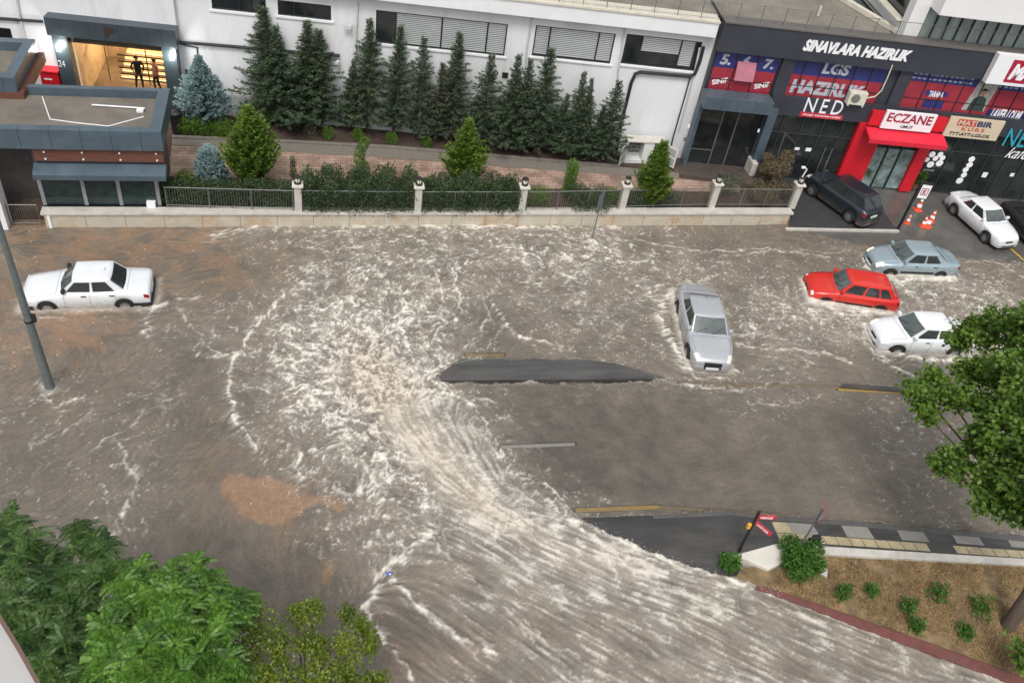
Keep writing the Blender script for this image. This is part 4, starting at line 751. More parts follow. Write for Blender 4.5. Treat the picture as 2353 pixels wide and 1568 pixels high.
# pharmacy front
ph = thing('pharmacy_front', 'bright red pharmacy shopfront with awning and glass doors', 'shopfront', SHP.w(SHP.px(2040, 400)[0], 0, .1))
PR = M('pharmacy_red', (.58, .012, .025), .4, var=.08, scale=2)
q = rect4(SHP, (2009, 253), (2176, 277), (2166, 308), (1994, 283), .45); 
m = MB(SHP); m.box(q[0], .22, q[2], q[1], .45, q[3]); m.build('sign_band', PR, ph)
wL, wR = SHP.px(1945, 380, .3)[0] - .25, SHP.px(2105, 400, .3)[0] + .1; dL, dR = SHP.px(1988, 395, .3)[0], SHP.px(2083, 400, .3)[0]
m = MB(SHP); m.box(wL, .065, .1, dL, .3, q[2]); m.build('side_panel', PR, ph); m = MB(SHP); m.box(dR, .065, .1, wR, .3, q[2]); m.build('side_panel', PR, ph)
m = MB(SHP); m.quad((dL, .07, .1), (dR, .07, .1), (dR, .07, 2.4), (dL, .07, 2.4)); m.build('glass_door', M('pharmacy_glass', (.18, .25, .24), .15, var=.8, scale=2.2), ph)
m = MB(SHP)
for k in (.33, .66): a = dL + (dR - dL) * k; m.box(a - .05, .072, .1, a + .05, .12, 2.6)
m.build('door_frame', FRAMEB, ph)
az = SHP.px(2060, 300, .45)[1]; az0 = SHP.px(2070, 336, 1.3)[1]
aL, aR = SHP.px(1990, 297, .6)[0], SHP.px(2160, 320, .6)[0] + .1
m = MB(SHP); m.add([(aL, .46, az + .05), (aR, .46, az + .05), (aR, 1.3, az0 + .22), (aL, 1.3, az0 + .22), (aL, 1.3, az0), (aR, 1.3, az0), (aR, 1.27, az0), (aL, 1.27, az0), (aR, .46, az), (aL, .46, az)], [(0, 1, 2, 3), (3, 2, 5, 4), (4, 5, 6, 7), (9, 7, 6, 8), (0, 3, 4, 7, 9), (1, 8, 6, 5, 2)]); m.build('awning', M('awning_red', (.62, .015, .04), .6, var=.08), ph)
def board(name, lab, TL, TR, BR, BL, d, mat, thick=.12):
    s0, s1, z0, z1 = rect4(SHP, TL, TR, BR, BL, d); r = thing(name, lab, 'sign', SHP.w((s0 + s1) / 2, d, z0)); m = MB(SHP); m.box(s0, d - thick, z0, s1, d, z1); m.build('panel', mat, r, bevel=.01); return r, s0, s1, z0, z1
r, s0, s1, z0, z1 = board('shop_sign', 'white sign reading ECZANE in dark red above the red awning', (2041, 251), (2154, 268), (2134, 309), (2022, 291), .62, M('sign_white', (.8, .8, .82), .4, var=.03))
w = s1 - s0; h = z1 - z0; text('ECZANE', SHP, r, 'lettering', M('crimson', (.36, .01, .04), .5), s0 + .06 * w, z0 + .40 * h, s1 - .06 * w, z1 - .1 * h, .621, bold=.02, shear=.0, depth=.012); text('UMUT', SHP, r, 'lettering', FRAMEB, s0 + .38 * w, z0 + .12 * h, s0 + .62 * w, z0 + .28 * h, .621, bold=.02, depth=.012)
r, s0, s1, z0, z1 = board('shop_sign', 'beige sign reading MATBIR KURS right of the pharmacy', (2187, 265), (2309, 283), (2286, 327), (2165, 310), .40, M('sign_beige', (.60, .50, .36), .5, var=.05))
w = s1 - s0; h = z1 - z0; mb_ = MB(SHP); mb_.box(s0 + .16 * w, .401, z0 + .60 * h, s0 + .50 * w, .41, z0 + .92 * h); mb_.build('logo_block', M('logo_red', (.5, .05, .04), .5), r)
text('MAT', SHP, r, 'lettering', M('sign_beige', ()), s0 + .18 * w, z0 + .64 * h, s0 + .49 * w, z0 + .88 * h, .411, bold=.03, depth=.008); text('BIR', SHP, r, 'lettering', M('navy_letter', (.03, .035, .1), .5), s0 + .52 * w, z0 + .62 * h, s0 + .80 * w, z0 + .9 * h, .401, bold=.04, depth=.008)
text('KURS', SHP, r, 'lettering', M('orange_red', (.5, .08, .04), .5), s0 + .28 * w, z0 + .36 * h, s0 + .70 * w, z0 + .55 * h, .401, bold=.03, depth=.008, spacing=1.4); text('TYT-AYT-LGS-DIL', SHP, r, 'lettering', FRAMEB, s0 + .10 * w, z0 + .10 * h, s0 + .86 * w, z0 + .27 * h, .401, bold=.03, shear=.15, depth=.008)
r, s0, s1, z0, z1 = board('shop_sign', 'large white sign with a red MA logo block on the dark fascia', (2295, 126), (2460, 142), (2440, 215), (2266, 188), .75, M('sign_white', ()), .35)
w = s1 - s0; h = z1 - z0; mb_ = MB(SHP); e0 = SHP.px(2316, 165, .76)[0]; mb_.box(e0, .751, z0 + .12 * h, s1 + .3, .77, z0 + .88 * h); mb_.build('logo_block', M('crimson', ()), r)
text('MAT', SHP, r, 'lettering', WT, e0 + .12, z0 + .22 * h, e0 + 1.9, z0 + .76 * h, .771, bold=.05, shear=.2, depth=.01)
r = thing('wall_lettering', 'turquoise NED lettering over a white script word on dark glass', 'sign', SHP.w(SHP.px(2330, 310, .25)[0], .25, SHP.px(2330, 330, .25)[1]))
txtpx('NED', SHP, r, 'lettering', M('turquoise', (.03, .33, .42), .4), (2300, 334), (2402, 303), .25, depth=.03, spacing=1.1); txtpx('kafe', SHP, r, 'script', WT, (2306, 362), (2372, 342), .2, shear=.5, depth=.01)
dc = thing('window_decals', 'seven round white pictogram decals clustered on dark shop glass', 'decal', SHP.w(SHP.px(2145, 370, .012)[0], .012, 1.2))
def discs(lst, root):
    for (a, b, r_) in lst:
        s_, z_ = SHP.px(a, b, .064); m = MB(SHP); m.add([(s_ + r_ * math.cos(t), .064, z_ + r_ * math.sin(t)) for t in np.linspace(0, 2 * math.pi, 19)[:-1]], [tuple(range(18))]); m.build('disc', WT, root)
discs([(2141, 355, .17), (2160, 355, .15), (2129, 367, .14), (2149, 364, .15), (2165, 363, .15), (2137, 378, .19), (2158, 375, .19)], dc); text('RENK', SHP, dc, 'lettering', WG, *(lambda p, q: (p[0], q[1], q[0], p[1]))(SHP.px(2120, 388, .02), SHP.px(2146, 394, .02)), .02, depth=.004)
dc = thing('window_decals', 'slanting column of five round white decals on shop glass', 'decal', SHP.w(SHP.px(2220, 390, .012)[0], .012, 1.2))
discs([(2232, 366, .17), (2227, 379, .17), (2218, 390, .16), (2214, 402, .16), (2204, 415, .19)], dc)
# AC unit with hose
s_, z_ = SHP.px(1970, 228, .55); ac = thing('air_conditioner', 'cream outdoor air conditioner unit hung on the dark facade', 'air conditioner', SHP.w(s_, .3, z_ - .35)); CRM = M('cream_metal', (.62, .60, .50), .45, var=.05)
m = MB(SHP); m.box(s_ - .45, .22, z_ - .32, s_ + .45, .55, z_ + .32); m.build('casing', CRM, ac, bevel=.02)
m = MB(SHP); m.add([(s_ - .1 + .23 * math.cos(t), .553, z_ + .23 * math.sin(t)) for t in np.linspace(0, 2 * math.pi, 21)[:-1]], [tuple(range(20))]); m.build('fan_grille', M('grille_grey', (.16, .16, .14), .6, var=.5, scale=20), ac)
m = MB(SHP); m.box(s_ - .4, .0, z_ - .38, s_ - .34, .6, z_ - .33); m.box(s_ + .34, .0, z_ - .38, s_ + .4, .6, z_ - .33); m.build('bracket', CRM, ac)
m = MB(SHP); m.tube([(*[SHP.px(*p, .42)[0]], .42, SHP.px(*p, .42)[1]) for p in [(1990, 226), (2010, 222), (2025, 208), (2040, 175), (2050, 150)]], .03, 6); m.build('hose', CRM, ac, smooth=True)
# railing along the shop roof
rl = thing('roof_railing', 'railing on top of the dark shop fascia below the white tower', 'railing', SHP.w(8, .1, zt1))
m = MB(SHP); b = MB(SHP); p_ = MB(SHP); z = zt1 + .07; m.tube([(S0, .1, z + .8), (S1, .1, z + .8)], .018, 5); s = S0 + .05
while s < S1: b.tube([(s, .1, z), (s, .1, z + .8)], .0045, 3, cap=False); s += .11
s = S0 + .6
while s < S1: p_ = MB(SHP); p_.tube([(s, .1, z), (s, .1, z + .82)], .02, 5); s += 1.1; p_.build('post', METALG, rl)
m.build('handrail', METALG, rl); b.build('balusters', METALG, rl)
# white tower block on the roof
TWR = Fr(G(2072, 82, 8)[:2], -.125); tw = thing('tower_block', 'white tower block with curtained ribbon windows rising above the shops', 'building', TWR.w(3, 0, 8))
s1w = TWR.px(2106, 86, 0)[0]; zw = TWR.px(2250, 35, 0)[1] + .1; ZT = 26
CURT = M('curtained_glass', (.30, .36, .35), .25, var=.35, scale=1.3, stretch=(3, 1, .3)); WT2 = M('tower_white', (.74, .74, .73), .7, var=.04, scale=.6)
m = MB(TWR); m.box(0, -.6, 7.6, s1w, 0, ZT); m.build('pier', WT2, tw)
m = MB(TWR); m.quad((s1w, -.12, 7.6), (14, -.12, 7.6), (14, -.12, zw), (s1w, -.12, zw)); m.build('ribbon_window', CURT, tw)
m = MB(TWR); a = s1w
while a < 14: m.box(a - .03, -.118, 7.7, a + .03, -.03, zw); a += .62
m.box(s1w, -.118, 7.7, 14, -.02, 7.95); m.build('mullions', FRAMEB, tw)
m = MB(TWR); m.box(s1w + .001, -.6, zw, 14, 1.0, zw + 1.6); m.build('projecting_slab', WT2, tw, bevel=.02)
m = MB(TWR); m.quad((s1w, -.3, zw + 1.6), (14, -.3, zw + 1.6), (14, -.3, ZT), (s1w, -.3, ZT)); m.quad((0, -14, 7), (14, -14, 7), (14, -14, ZT), (0, -14, ZT)); m.quad((14, -14, 7), (14, 0, 7), (14, 0, ZT), (14, -14, ZT)); m.quad((0, -.6, ZT), (14, -.6, ZT), (14, -14, ZT), (0, -14, ZT)); m.quad((.05, -.6, 7), (.05, -14, 7), (.05, -14, 8.5), (.05, -.6, 8.5)); m.quad((.05, -.6, 10.8), (.05, -14, 10.8), (.05, -14, ZT), (.05, -.6, ZT)); m.quad((.05, -4.4, 8.5), (.05, -14, 8.5), (.05, -14, 10.8), (.05, -4.4, 10.8)); m.build('wall', WT2, tw)
m = MB(TWR); m.quad((.25, -.6, 8.5), (.25, -4.4, 8.5), (.25, -4.4, 10.8), (.25, -.6, 10.8)); m.build('side_window', GLASSD, tw); m = MB(TWR); m.box(-.25, -4.4, 8.42, .2, -.6, 8.5); m.build('ledge', MC['cream_coping'], tw)
m = MB(TWR); m.quad((.24, -.6, 9.5), (.24, -4.4, 9.5), (.24, -4.4, 10.8), (.24, -.6, 10.8)); m.build('side_curtain', CURT, tw)
DS = M('dark_slate_roof', (.055, .06, .07), .6, var=.2, scale=1)
m = MB(TWR); m.box(-.9, -30, 7.0, .04, -2.2, 7.75); m.build('lower_roof', DS, tw)
# ---------------------------------------------------------------- guardhouse
GD = Fr((-11.0, 32.2), .02); gh = thing('guardhouse', 'slate clad guardhouse with flat roof and three dark windows on the garden wall', 'building', GD.w(2.2, -1.5, .7))
gs = [GD.px(a, 470, 0)[0] for a in (104, 200, 280, 367)]
zg0, zg1 = .78, GD.px(230, 400, .0)[1]
m = MB(GD); m.quad((gs[0], -.03, zg0), (gs[3], -.03, zg0), (gs[3], -.03, zg1), (gs[0], -.03, zg1)); m.quad((gs[0], -.03, zg0), (gs[0], -.03, zg1), (gs[0], -3, zg1), (gs[0], -3, zg0)); m.build('window', M('guard_glass', (.012, .03, .030), .1, var=.7, scale=1.4), gh)
GM = M('grey_mullion', (.27, .28, .29), .45, metal=.3)
for a in gs: m = MB(GD); m.box(a - .07, -.1, zg0 - .02, a + .07, .02, zg1); m.build('post', GM, gh)
m = MB(GD); m.box(gs[0] - .06, -3.2, .4, gs[3] + .1, -.12, 3.4); m.build('body', NAVY, gh)
c0, c1 = GD.px(70, 390, .45)[0], GD.px(378, 390, .45)[0]; cz = zg1
m = MB(GD); m.add([(c0, .45, cz - .02), (c1, .45, cz - .02), (c1, .45, cz + .20), (c0, .45, cz + .20), (c1, -.1, cz + .42), (c0, -.1, cz + .42), (c1, -.1, cz - .02), (c0, -.1, cz - .02)], [(0, 1, 2, 3), (3, 2, 4, 5), (1, 6, 4, 2), (0, 3, 5, 7), (0, 7, 6, 1)]); m.build('canopy', SLATE, gh)
wz0, wz1 = GD.px(200, 371, .0)[1], GD.px(200, 346, .0)[1]
m = MB(GD); m.box(c0 + .1, -.11, wz0, c1 - .05, .0, wz1 + .1); m.build('wood_band', WOODB, gh)
for k in range(4):
    for zz in (wz0 + .1, wz1 - .08): a = c0 + .5 + k * (c1 - c0 - .8) / 3; m = MB(GD); m.box(a - .03, .001, zz - .025, a + .03, .05, zz + .025); m.build('spotlight', WT, gh)
rz0, rz1 = GD.px(200, 345, .15)[1], GD.px(200, 300, .15)[1]; re = GD.px(372, 320, .15)[0]; rb_ = -3.25
m = MB(GD); m.box(-8, -.2, rz0, re, .15, rz1); m.box(re - .45, rb_, rz0 + .01, re, -.2, rz1); m.box(-.6, rb_ - .25, rz0 + .01, re, rb_, rz1 - .01); m.build('parapet', SLATE, gh, bevel=.012)
m = MB(GD)
for k in range(9): a = re - .78 - k * 1.08; m.box(a - .008, .15, rz0, a + .008, .154, rz1); m.box(a - .008, -.2, rz1, a + .008, .152, rz1 + .003)
m.build('panel_joints', FRAMEB, gh)
m = MB(GD); m.box(-8, rb_, rz0 + .1, re - .45, -.2, rz1 - .38); m.build('roof', ROOFM2, gh)
zr = rz1 - .36
m = MB(); m.tube([G(97, 222, zr), G(115, 274, zr), G(180, 283, zr), G(250, 290, zr), G(330, 268, zr)], .022, 6); m.build('conduit', WT, gh)
m = MB(); m.tube([G(211, 241, zr + .05), G(333, 249, zr + .05)], .03, 6); m.build('conduit', WT, gh)
m = MB(); m.box(*(G(322, 256, zr) - [.12, .12, 0]), *(G(322, 256, zr) + [.14, .12, .1])); m.build('junction_box', WT, gh)
# the second canopy roof behind it
U = G(50, 225, 3.9); UF = Fr((U[0], U[1]), .0); ur = thing('canopy_roof', 'slate and wood canopy roof stepping above the guardhouse at the photo edge', 'roof', (U[0] - 2, U[1] - 1, 3.9))
m = MB(UF); m.box(-9, -.42, 4.12, -.1, 0, 4.75); m.box(-.5, -3.2, 4.12, -.1, -.42, 4.75); m.box(-9, -3.6, 4.12, -.1, -3.2, 4.75); m.build('parapet', SLATE, ur, bevel=.012)
m = MB(UF); m.box(-9, -3.2, 4.12, -.5, -.42, 4.35); m.build('roof', ROOFM2, ur); m = MB(UF); m.box(-9, -3.7, 3.72, .12, .06, 4.12); m.build('wood_band', WOODB, ur)
m = MB(UF); m.box(-.25, -.5, 3.2, .2, -.1, 3.72); m.build('pier', WHITE2, ur)
m = MB(UF)
for k in range(5): m.box(-.55 - k * 1.1, 0, 4.12, -.535 - k * 1.1, .004, 4.75)
m.build('panel_joints', FRAMEB, ur)
# passage below the roof, gate pillar and gate
m = MB(); P0 = G(12, 530, 0); m.box(P0[0] - .7, P0[1] + .05, -.2, P0[0] + .12, P0[1] + .7, 2.6); o = m.build('gate_pillar', WHITE2, bevel=.01); tag(o, 'white square gate pillar at the left edge of the photo', 'pillar')
m = MB(); m.quad((-20, 33.5, .02), (-11.05, 33.5, .02), (-11.05, 44, .02), (-20, 44, .02)); 
gt = thing('metal_gate', 'low barred metal gate in the passage beside the guardhouse', 'gate', G(60, 520, 0))
A = G(27, 518, .0); B = G(102, 518, .0); gf = Fr((A[0], A[1]), (B[1] - A[1]) / (B[0] - A[0])); w = B[0] - A[0]
m = MB(gf); m.tube([(0, 0, .05), (0, 0, 1.0), (w - .1, 0, 1.0), (w - .1, 0, .05)], .025, 6); m.tube([(0, 0, .12), (w - .1, 0, .12)], .02, 6); m.build('gate_frame', METALG, gt)
m = MB(gf); a = .09
while a < w - .12: m.tube([(a, 0, .12), (a, 0, 1.0)], .009, 4); a += .085
m.build('bars', METALG, gt)
m = MB(gf); m.quad((-.6, -1.2, .0), (w + .2, -1.2, .0), (w + .2, -1.2, 3.3), (-.6, -1.2, 3.3)); o = m.build('passage_shade_sheet', M('passage_shade', (.045, .04, .037), .7, var=.3, scale=3)); tag(o, 'dark panelled screen behind the low gate under the roof', 'screen')  # added dark sheet: its colour paints the shade inside the passage
# ================================================================ GARDEN WALL, PILLARS, FENCES
A = G(108, 523, 0); B = G(1806, 517, 0); GW = Fr((A[0], A[1]), (B[1] - A[1]) / (B[0] - A[0])); LW = np.linalg.norm((B - A)[:2])
gw = thing('garden_wall', 'stained cream marble garden wall above the flooded street', 'wall', GW.w(LW / 2, 0, 0))
nseg = 12
m = MB(GW); m.box(0, -.35, -.25, LW, 0, .62); m.build('wall_face', STONE, gw)
m = MB(GW); m.box(-.1, -.42, .62, LW + .12, .06, .74); m.build('coping', STONEC, gw, bevel=.015)
m = MB(GW)
for k in range(1, 22): a = LW * k / 22; m.box(a - .008, 0, -.2, a + .008, .003, .62)
m.build('joints', M('dark_joint', (.10, .07, .05), .8), gw)
for a, b in ((118, 524), (128, 522)):
    p = G(a, b, 0); m = MB(); m.box(p[0] - .05, p[1] - .02, -.2, p[0] + .05, p[1] + .06, .62); m.build('downpipe', WT, gw)
PXS = [(686, 487), (959, 488), (1197, 487), (1428, 482), (1634, 477), (1819, 478)]
LBL = ['by the big dark hedge, leftmost of the row', 'between the two clipped dark hedges', 'right of the second hedge by a bright boxwood', 'behind the grey street sign', 'before the brown dry shrubs', 'at the right end with a white hook lamp']
OCT = M('lantern_black', (.02, .018, .015), .5); GLB = M('lantern_globe', (.72, .70, .55), .3); pil = []
def pillar(p, lab):
    c = G(p[0], p[1], .74); c = c + np.array([0, .12, 0]); r = thing('gate_post', 'marble fence pillar ' + lab, 'pillar', c, 'marble pillars along the garden fence')
    m = MB(); m.box(c[0] - .15, c[1] - .15, .7, c[0] + .15, c[1] + .15, 1.98); m.build('shaft', STONEC, r, bevel=.01)
    m = MB(); m.box(c[0] - .23, c[1] - .23, 1.98, c[0] + .23, c[1] + .23, 2.08); m.build('cap', MC['bright_marble'], r, bevel=.015); return r, c
for p, l in zip(PXS, LBL):
    r, c = pillar(p, l); pil.append(c)
    lan = thing('lantern', 'octagonal black lantern on the pillar ' + l, 'lantern', (c[0], c[1], 2.08), 'lanterns on the fence pillars')
    for k in range(2):
        pass
    m = MB()
    for zz in (2.10, 2.38):
        m.lathe((c[0], c[1], zz), [(.15, 0), (.15, .03), (.11, .045)], 8)
    for k in range(8):
        t = math.pi / 4 * k; m.tube([(c[0] + .14 * math.cos(t), c[1] + .14 * math.sin(t), 2.1), (c[0] + .14 * math.cos(t), c[1] + .14 * math.sin(t), 2.4)], .010, 4)
    m.build('frame', OCT, lan); m = MB(); m.lathe((c[0], c[1], 2.13), [(.03, 0), (.09, .03), (.12, .11), (.11, .18), (.05, .25)], 12); m.build('globe', GLB, lan, smooth=True)
c = pil[-1]; hk = thing('hook_lamp', 'white bent hook lamp arm on the rightmost fence pillar', 'lamp', (c[0], c[1], 2.1)); m = MB(); m.tube([(c[0] - .05, c[1], 2.1), (c[0] - .02, c[1], 2.5), (c[0] + .05, c[1], 2.85), (c[0] - .1, c[1], 2.95)], .03, 6); m.build('arm', WT, hk, smooth=True)
m = MB(); m.box(c[0] - .26, c[1] - .05, 2.9, c[0] - .08, c[1] + .05, 2.98); m.build('head', WT, hk)
ends = [G(372, 480, .74) + np.array([0, .12, 0])] + pil
LF = ['between guardhouse and first pillar over dark bushes', 'in front of the long overhanging dark hedge', 'in front of the shorter dark hedge', 'with bright boxwood behind it', 'in front of the right golden cypress', 'in front of the brown dry shrubs']
for i in range(6):
    a, b = ends[i] + [.17, 0, 0], ends[i + 1] - [.17, 0, 0]; f = Fr((a[0], a[1]), (b[1] - a[1]) / (b[0] - a[0])); L_ = np.linalg.norm((b - a)[:2])
    r = thing('fence_panel', 'grey metal railing ' + LF[i], 'fence', ((a + b) / 2 * [1, 1, 0] + [0, 0, .74]), 'railing panels between the pillars')
    m = MB(f); m.tube([(0, 0, 1.72), (L_, 0, 1.72)], .022, 6); m.tube([(0, 0, .86), (L_, 0, .86)], .018, 6); m.build('rails', METALG, r)
    m = MB(f); s = .1
    while s < L_: m.tube([(s, 0, .86), (s, 0, 1.72)], .008, 4, cap=False); s += .105
    m.build('pickets', METALG, r)
    for k in range(4): m = MB(f); s = L_ * (k + .02) / 3.05; m.tube([(s, 0, .74), (s, 0, 1.73)], .022, 6); m.build('post', METALG, r)
# ================================================================ CARS
CG = M('car_glass', (.030, .036, .036), .06, var=.25, scale=1.2, spec=.8); TYR = M('tyre_rubber', (.014, .014, .014), .8); RIM = M('alloy_rim', (.42, .42, .42), .35, metal=.7); BLK = M('black_trim', (.016, .016, .017), .55)
CGL = M('windscreen_glass', (.085, .105, .10), .07, var=.3, scale=1.5, spec=.9)
HL = M('headlamp_lens', (.75, .73, .66), .12, var=.1, scale=8, spec=.9); HLY = M('headlamp_lit', (.9, .82, .5), .2, emit=(1, .88, .5), estr=.9); TL_ = M('tail_lamp', (.28, .012, .012), .2); PLT = M('number_plate', (.7, .7, .72), .4, var=.2, scale=20)
def paint(name, c, metal=0.0, rough=.28):
    m = M(name, c, rough, metal=metal, var=.05, scale=2.2, coat=.5, bump=.05, bscale=110); nt = m.node_tree; N = nt.nodes; K = nt.links; b = N['Principled BSDF']   # road dirt on the lower panels
    src = b.inputs['Base Color'].links[0].from_socket; tc = [n for n in N if n.type == 'TEX_COORD'][0]; sx_ = N.new('ShaderNodeSeparateXYZ'); K.new(tc.outputs['Object'], sx_.inputs[0])
    nz = N.new('ShaderNodeTexNoise'); nz.inputs['Scale'].default_value = 5; nz.inputs['Detail'].default_value = 7; K.new(tc.outputs['Object'], nz.inputs['Vector'])
    ad = N.new('ShaderNodeMath'); ad.operation = 'MULTIPLY_ADD'; ad.inputs[1].default_value = -.45; K.new(nz.outputs[0], ad.inputs[0]); K.new(sx_.outputs['Z'], ad.inputs[2])
    mr = N.new('ShaderNodeMapRange'); mr.inputs['From Min'].default_value = .0; mr.inputs['From Max'].default_value = .42; mr.inputs['To Min'].default_value = .62; mr.inputs['To Max'].default_value = .03; K.new(ad.outputs[0], mr.inputs[0])
    mx = N.new('ShaderNodeMix'); mx.data_type = 'RGBA'; K.new(mr.outputs[0], mx.inputs[0]); K.new(src, mx.inputs[6]); mx.inputs[7].default_value = (.17, .135, .10, 1); K.new(mx.outputs[2], b.inputs['Base Color']); return m
WHC = paint('white_car_paint', (.74, .76, .78)); SLV = paint('silver_car_paint', (.47, .49, .51), .35); RDC = paint('red_car_paint', (.60, .022, .014)); LBL_ = paint('pale_blue_car_paint', (.33, .42, .46), .3); DKC = paint('dark_blue_car_paint', (.018, .028, .038), .3); BKC = paint('black_car_paint', (.02, .024, .026), .2)
SPEC = dict(  # fractions of the length from the nose; heights in metres
    boxy=dict(L=4.35, W=1.64, H=1.42, cowl=.285, rf=.405, rr=.705, gb=.815, hood=.80, nose=.70, cz=.95, tr=.93, tail=.86, ends=.965, sq=.9, wr=.29, arch=.33, fw=.185, rw=.79, bel=.97),
    sedan=dict(L=4.6, W=1.80, H=1.46, cowl=.27, rf=.415, rr=.70, gb=.865, hood=.84, nose=.66, cz=.98, tr=1.0, tail=.90, ends=.74, sq=.5, wr=.32, arch=.37, fw=.19, rw=.785, bel=1.0),
    small=dict(L=4.25, W=1.66, H=1.44, cowl=.24, rf=.385, rr=.70, gb=.855, hood=.84, nose=.64, cz=.96, tr=1.0, tail=.90, ends=.75, sq=.5, wr=.29, arch=.335, fw=.18, rw=.775, bel=.97),
    hatch=dict(L=3.98, W=1.70, H=1.44, cowl=.265, rf=.40, rr=.86, gb=.975, hood=.82, nose=.64, cz=.95, tr=.95, tail=.90, ends=.86, sq=.75, wr=.29, arch=.335, fw=.19, rw=.80, bel=.97),
    suv=dict(L=4.5, W=1.84, H=1.68, cowl=.235, rf=.37, rr=.865, gb=.97, hood=1.02, nose=.78, cz=1.12, tr=1.1, tail=1.02, ends=.84, sq=.7, wr=.36, arch=.42, fw=.18, rw=.80, bel=1.14))
def make_car(kind, pm, lab, hl=None, lit=None, grille='slats', split=(.47,), trim=False, third=False, rimmat=None, group='cars caught on the flooded street', nm='car'):
    p = SPEC[kind]; L, W, H = p['L'], p['W'], p['H']; X = lambda f: L / 2 - f * L
    r = thing(nm, lab, 'car', (0, 0, 0), group)
    sill = .24; wx = [X(p['fw']), X(p['rw'])]
    fs = [0, .006, .022, .06, .11, p['cowl'], p['cowl'] + .02, p['gb'] - .02, p['gb'] + .0, .96, .985, 1.0]
    zs = [p['nose'], p['nose'] + .035, p['hood'] - .10, p['hood'] - .045, p['hood'] - .01, p['cz'] - .03, p['cz'], p['tr'] + .01, p['tr'], p['tail'] + .03, p['tail'], p['tail'] - .07]
    fr_ = np.unique(np.concatenate([np.linspace(0, 1, 56), [.004, .008, .012, .022, .028, .97, .985, .99, .996]]))
    def deck(f): return np.interp(f, fs, zs) + (.03 if kind != 'boxy' else .008) * math.sin(math.pi * min(1, f / p['cowl'])) * (f < p['cowl'])
    def hw(f):
        e = abs(f - .5) * 2; t = max(0, (e - p['sq'] * .8) / (1 - p['sq'] * .8)); return W / 2 * (1 - (1 - p['ends']) * t ** 2.6) - .02 * (1 - min(1, (1 - e) * 30))
    def zb(f):
        x_ = X(f); b = sill + (.10 if f < .05 or f > .95 else 0) * 0
        for w_ in wx:
            q = p['arch'] ** 2 - (x_ - w_) ** 2
            if q > 0: b = max(b, p['wr'] + math.sqrt(q))
        return b
    def sec(f):
        w_, b, t = hw(f), zb(f), deck(f); s_ = min(p['bel'] - .04, t - .06) if 0 < f < 1 else t - .06
        s_ = max(s_, b + .04)
        return [(w_ - .07, b), (w_ - .015, b + .35 * (s_ - b)), (w_, b + .72 * (s_ - b)), (w_ - .025, s_), (w_ - .085, max(t, s_) + .0), (w_ * .55, t + .025), (0, t + .035)]
    body = MB(); rings = []
    for f in fr_:
        s_ = sec(f); x_ = X(f); half = [(x_, -a, z) for a, z in s_]; other = [(x_, a, z) for a, z in reversed(s_[:-1])]; rings.append(half + other)
    n = len(rings[0]); V = [v for q in rings for v in q]; F = []
    for i in range(len(rings) - 1):
        for k in range(n - 1): F.append((i * n + k, i * n + k + 1, (i + 1) * n + k + 1, (i + 1) * n + k))
    F.append(tuple(range(n - 1, -1, -1))); F.append(tuple((len(rings) - 1) * n + k for k in range(n)))
    body.add(V, F); bo = body.build('body', pm, r, smooth=True, angle=42)
    def sp(f, u, side, off):   # point on the body side: u 0..1 along the section below the belt
        s_ = sec(f); q = u * 6; i = min(5, int(q)); t = q - i; a = s_[i][0] * (1 - t) + s_[i + 1][0] * t; z = s_[i][1] * (1 - t) + s_[i + 1][1] * t; return (X(f), side * (a + off), z + off * .3)
    def bpatch(nm_, f0, f1, u0, u1, side, off, mat, parent=None):
        m = MB(); nf, nu = 8, 5; P = [sp(f0 + (f1 - f0) * i / (nf - 1), u0 + (u1 - u0) * j / (nu - 1), side, off) for i in range(nf) for j in range(nu)]
        m.add(P, [(i * nu + j, i * nu + j + 1, (i + 1) * nu + j + 1, (i + 1) * nu + j) for i in range(nf - 1) for j in range(nu - 1)]); return m.build(nm_, mat, parent or r, root=r, smooth=True)
    m = MB(); m.box(X(.93), -W / 2 + .16, .2, X(.07), W / 2 - .16, p['nose'] - .08); m.build('underbody', BLK, r)
    # cabin
    cb = W / 2 - .11; cr_ = W / 2 - (.25 if kind != 'boxy' else .20)
    xf0, xf1, xr0, xr1 = X(p['cowl']) , X(p['rf']), X(p['gb']), X(p['rr']); zbs = p['cz'] - .03; RT = H - .05
    def cpt(u, t, off=0.0):
        xf = xf0 + (xf1 - xf0) * t; xr = xr0 + (xr1 - xr0) * t; w_ = cb + (cr_ - cb) * t ** .85; z = zbs + (RT - zbs) * t; bu = .10 * (1 - .5 * t)
        u = u % 4; k = int(u); v = u - k
        if k == 0: q = 2 * v - 1; P = (xf - bu * q * q * 1.0 + off * .8, -w_ * .96 * q * -1 * -1, z + off * .6)
        elif k == 1: P = (xf - bu + (xr + bu * .6 - xf + bu) * v, w_ * (.96 + .04 * math.sin(math.pi * v)) + off, z + off * .2)
        elif k == 2: q = 1 - 2 * v; P = (xr + bu * .6 * q * q - off * .8, w_ * .96 * q, z + off * .6)
        else: P = (xr + bu * .6 + (xf - bu - xr - bu * .6) * v, -w_ * (.96 + .04 * math.sin(math.pi * v)) - off, z + off * .2)
        return P
    # k==0 runs from right (-y) to left (+y)
    def c0(u, t, off=0.0):
        if int(u % 4) == 0:
            v = u % 4; q = 2 * v - 1; xf = xf0 + (xf1 - xf0) * t; w_ = cb + (cr_ - cb) * t ** .85; z = zbs + (RT - zbs) * t; bu = .10 * (1 - .5 * t); return (xf - bu * q * q + off * .8, w_ * .96 * q, z + off * .6)
        return cpt(u, t, off)
    us = [k + v / 8 for k in range(4) for v in range(8)]; cab = MB(); V = []; F = []; ts = [0, .2, .4, .6, .8, .93, 1.0]
    for t in ts: V += [c0(u, t) for u in us]
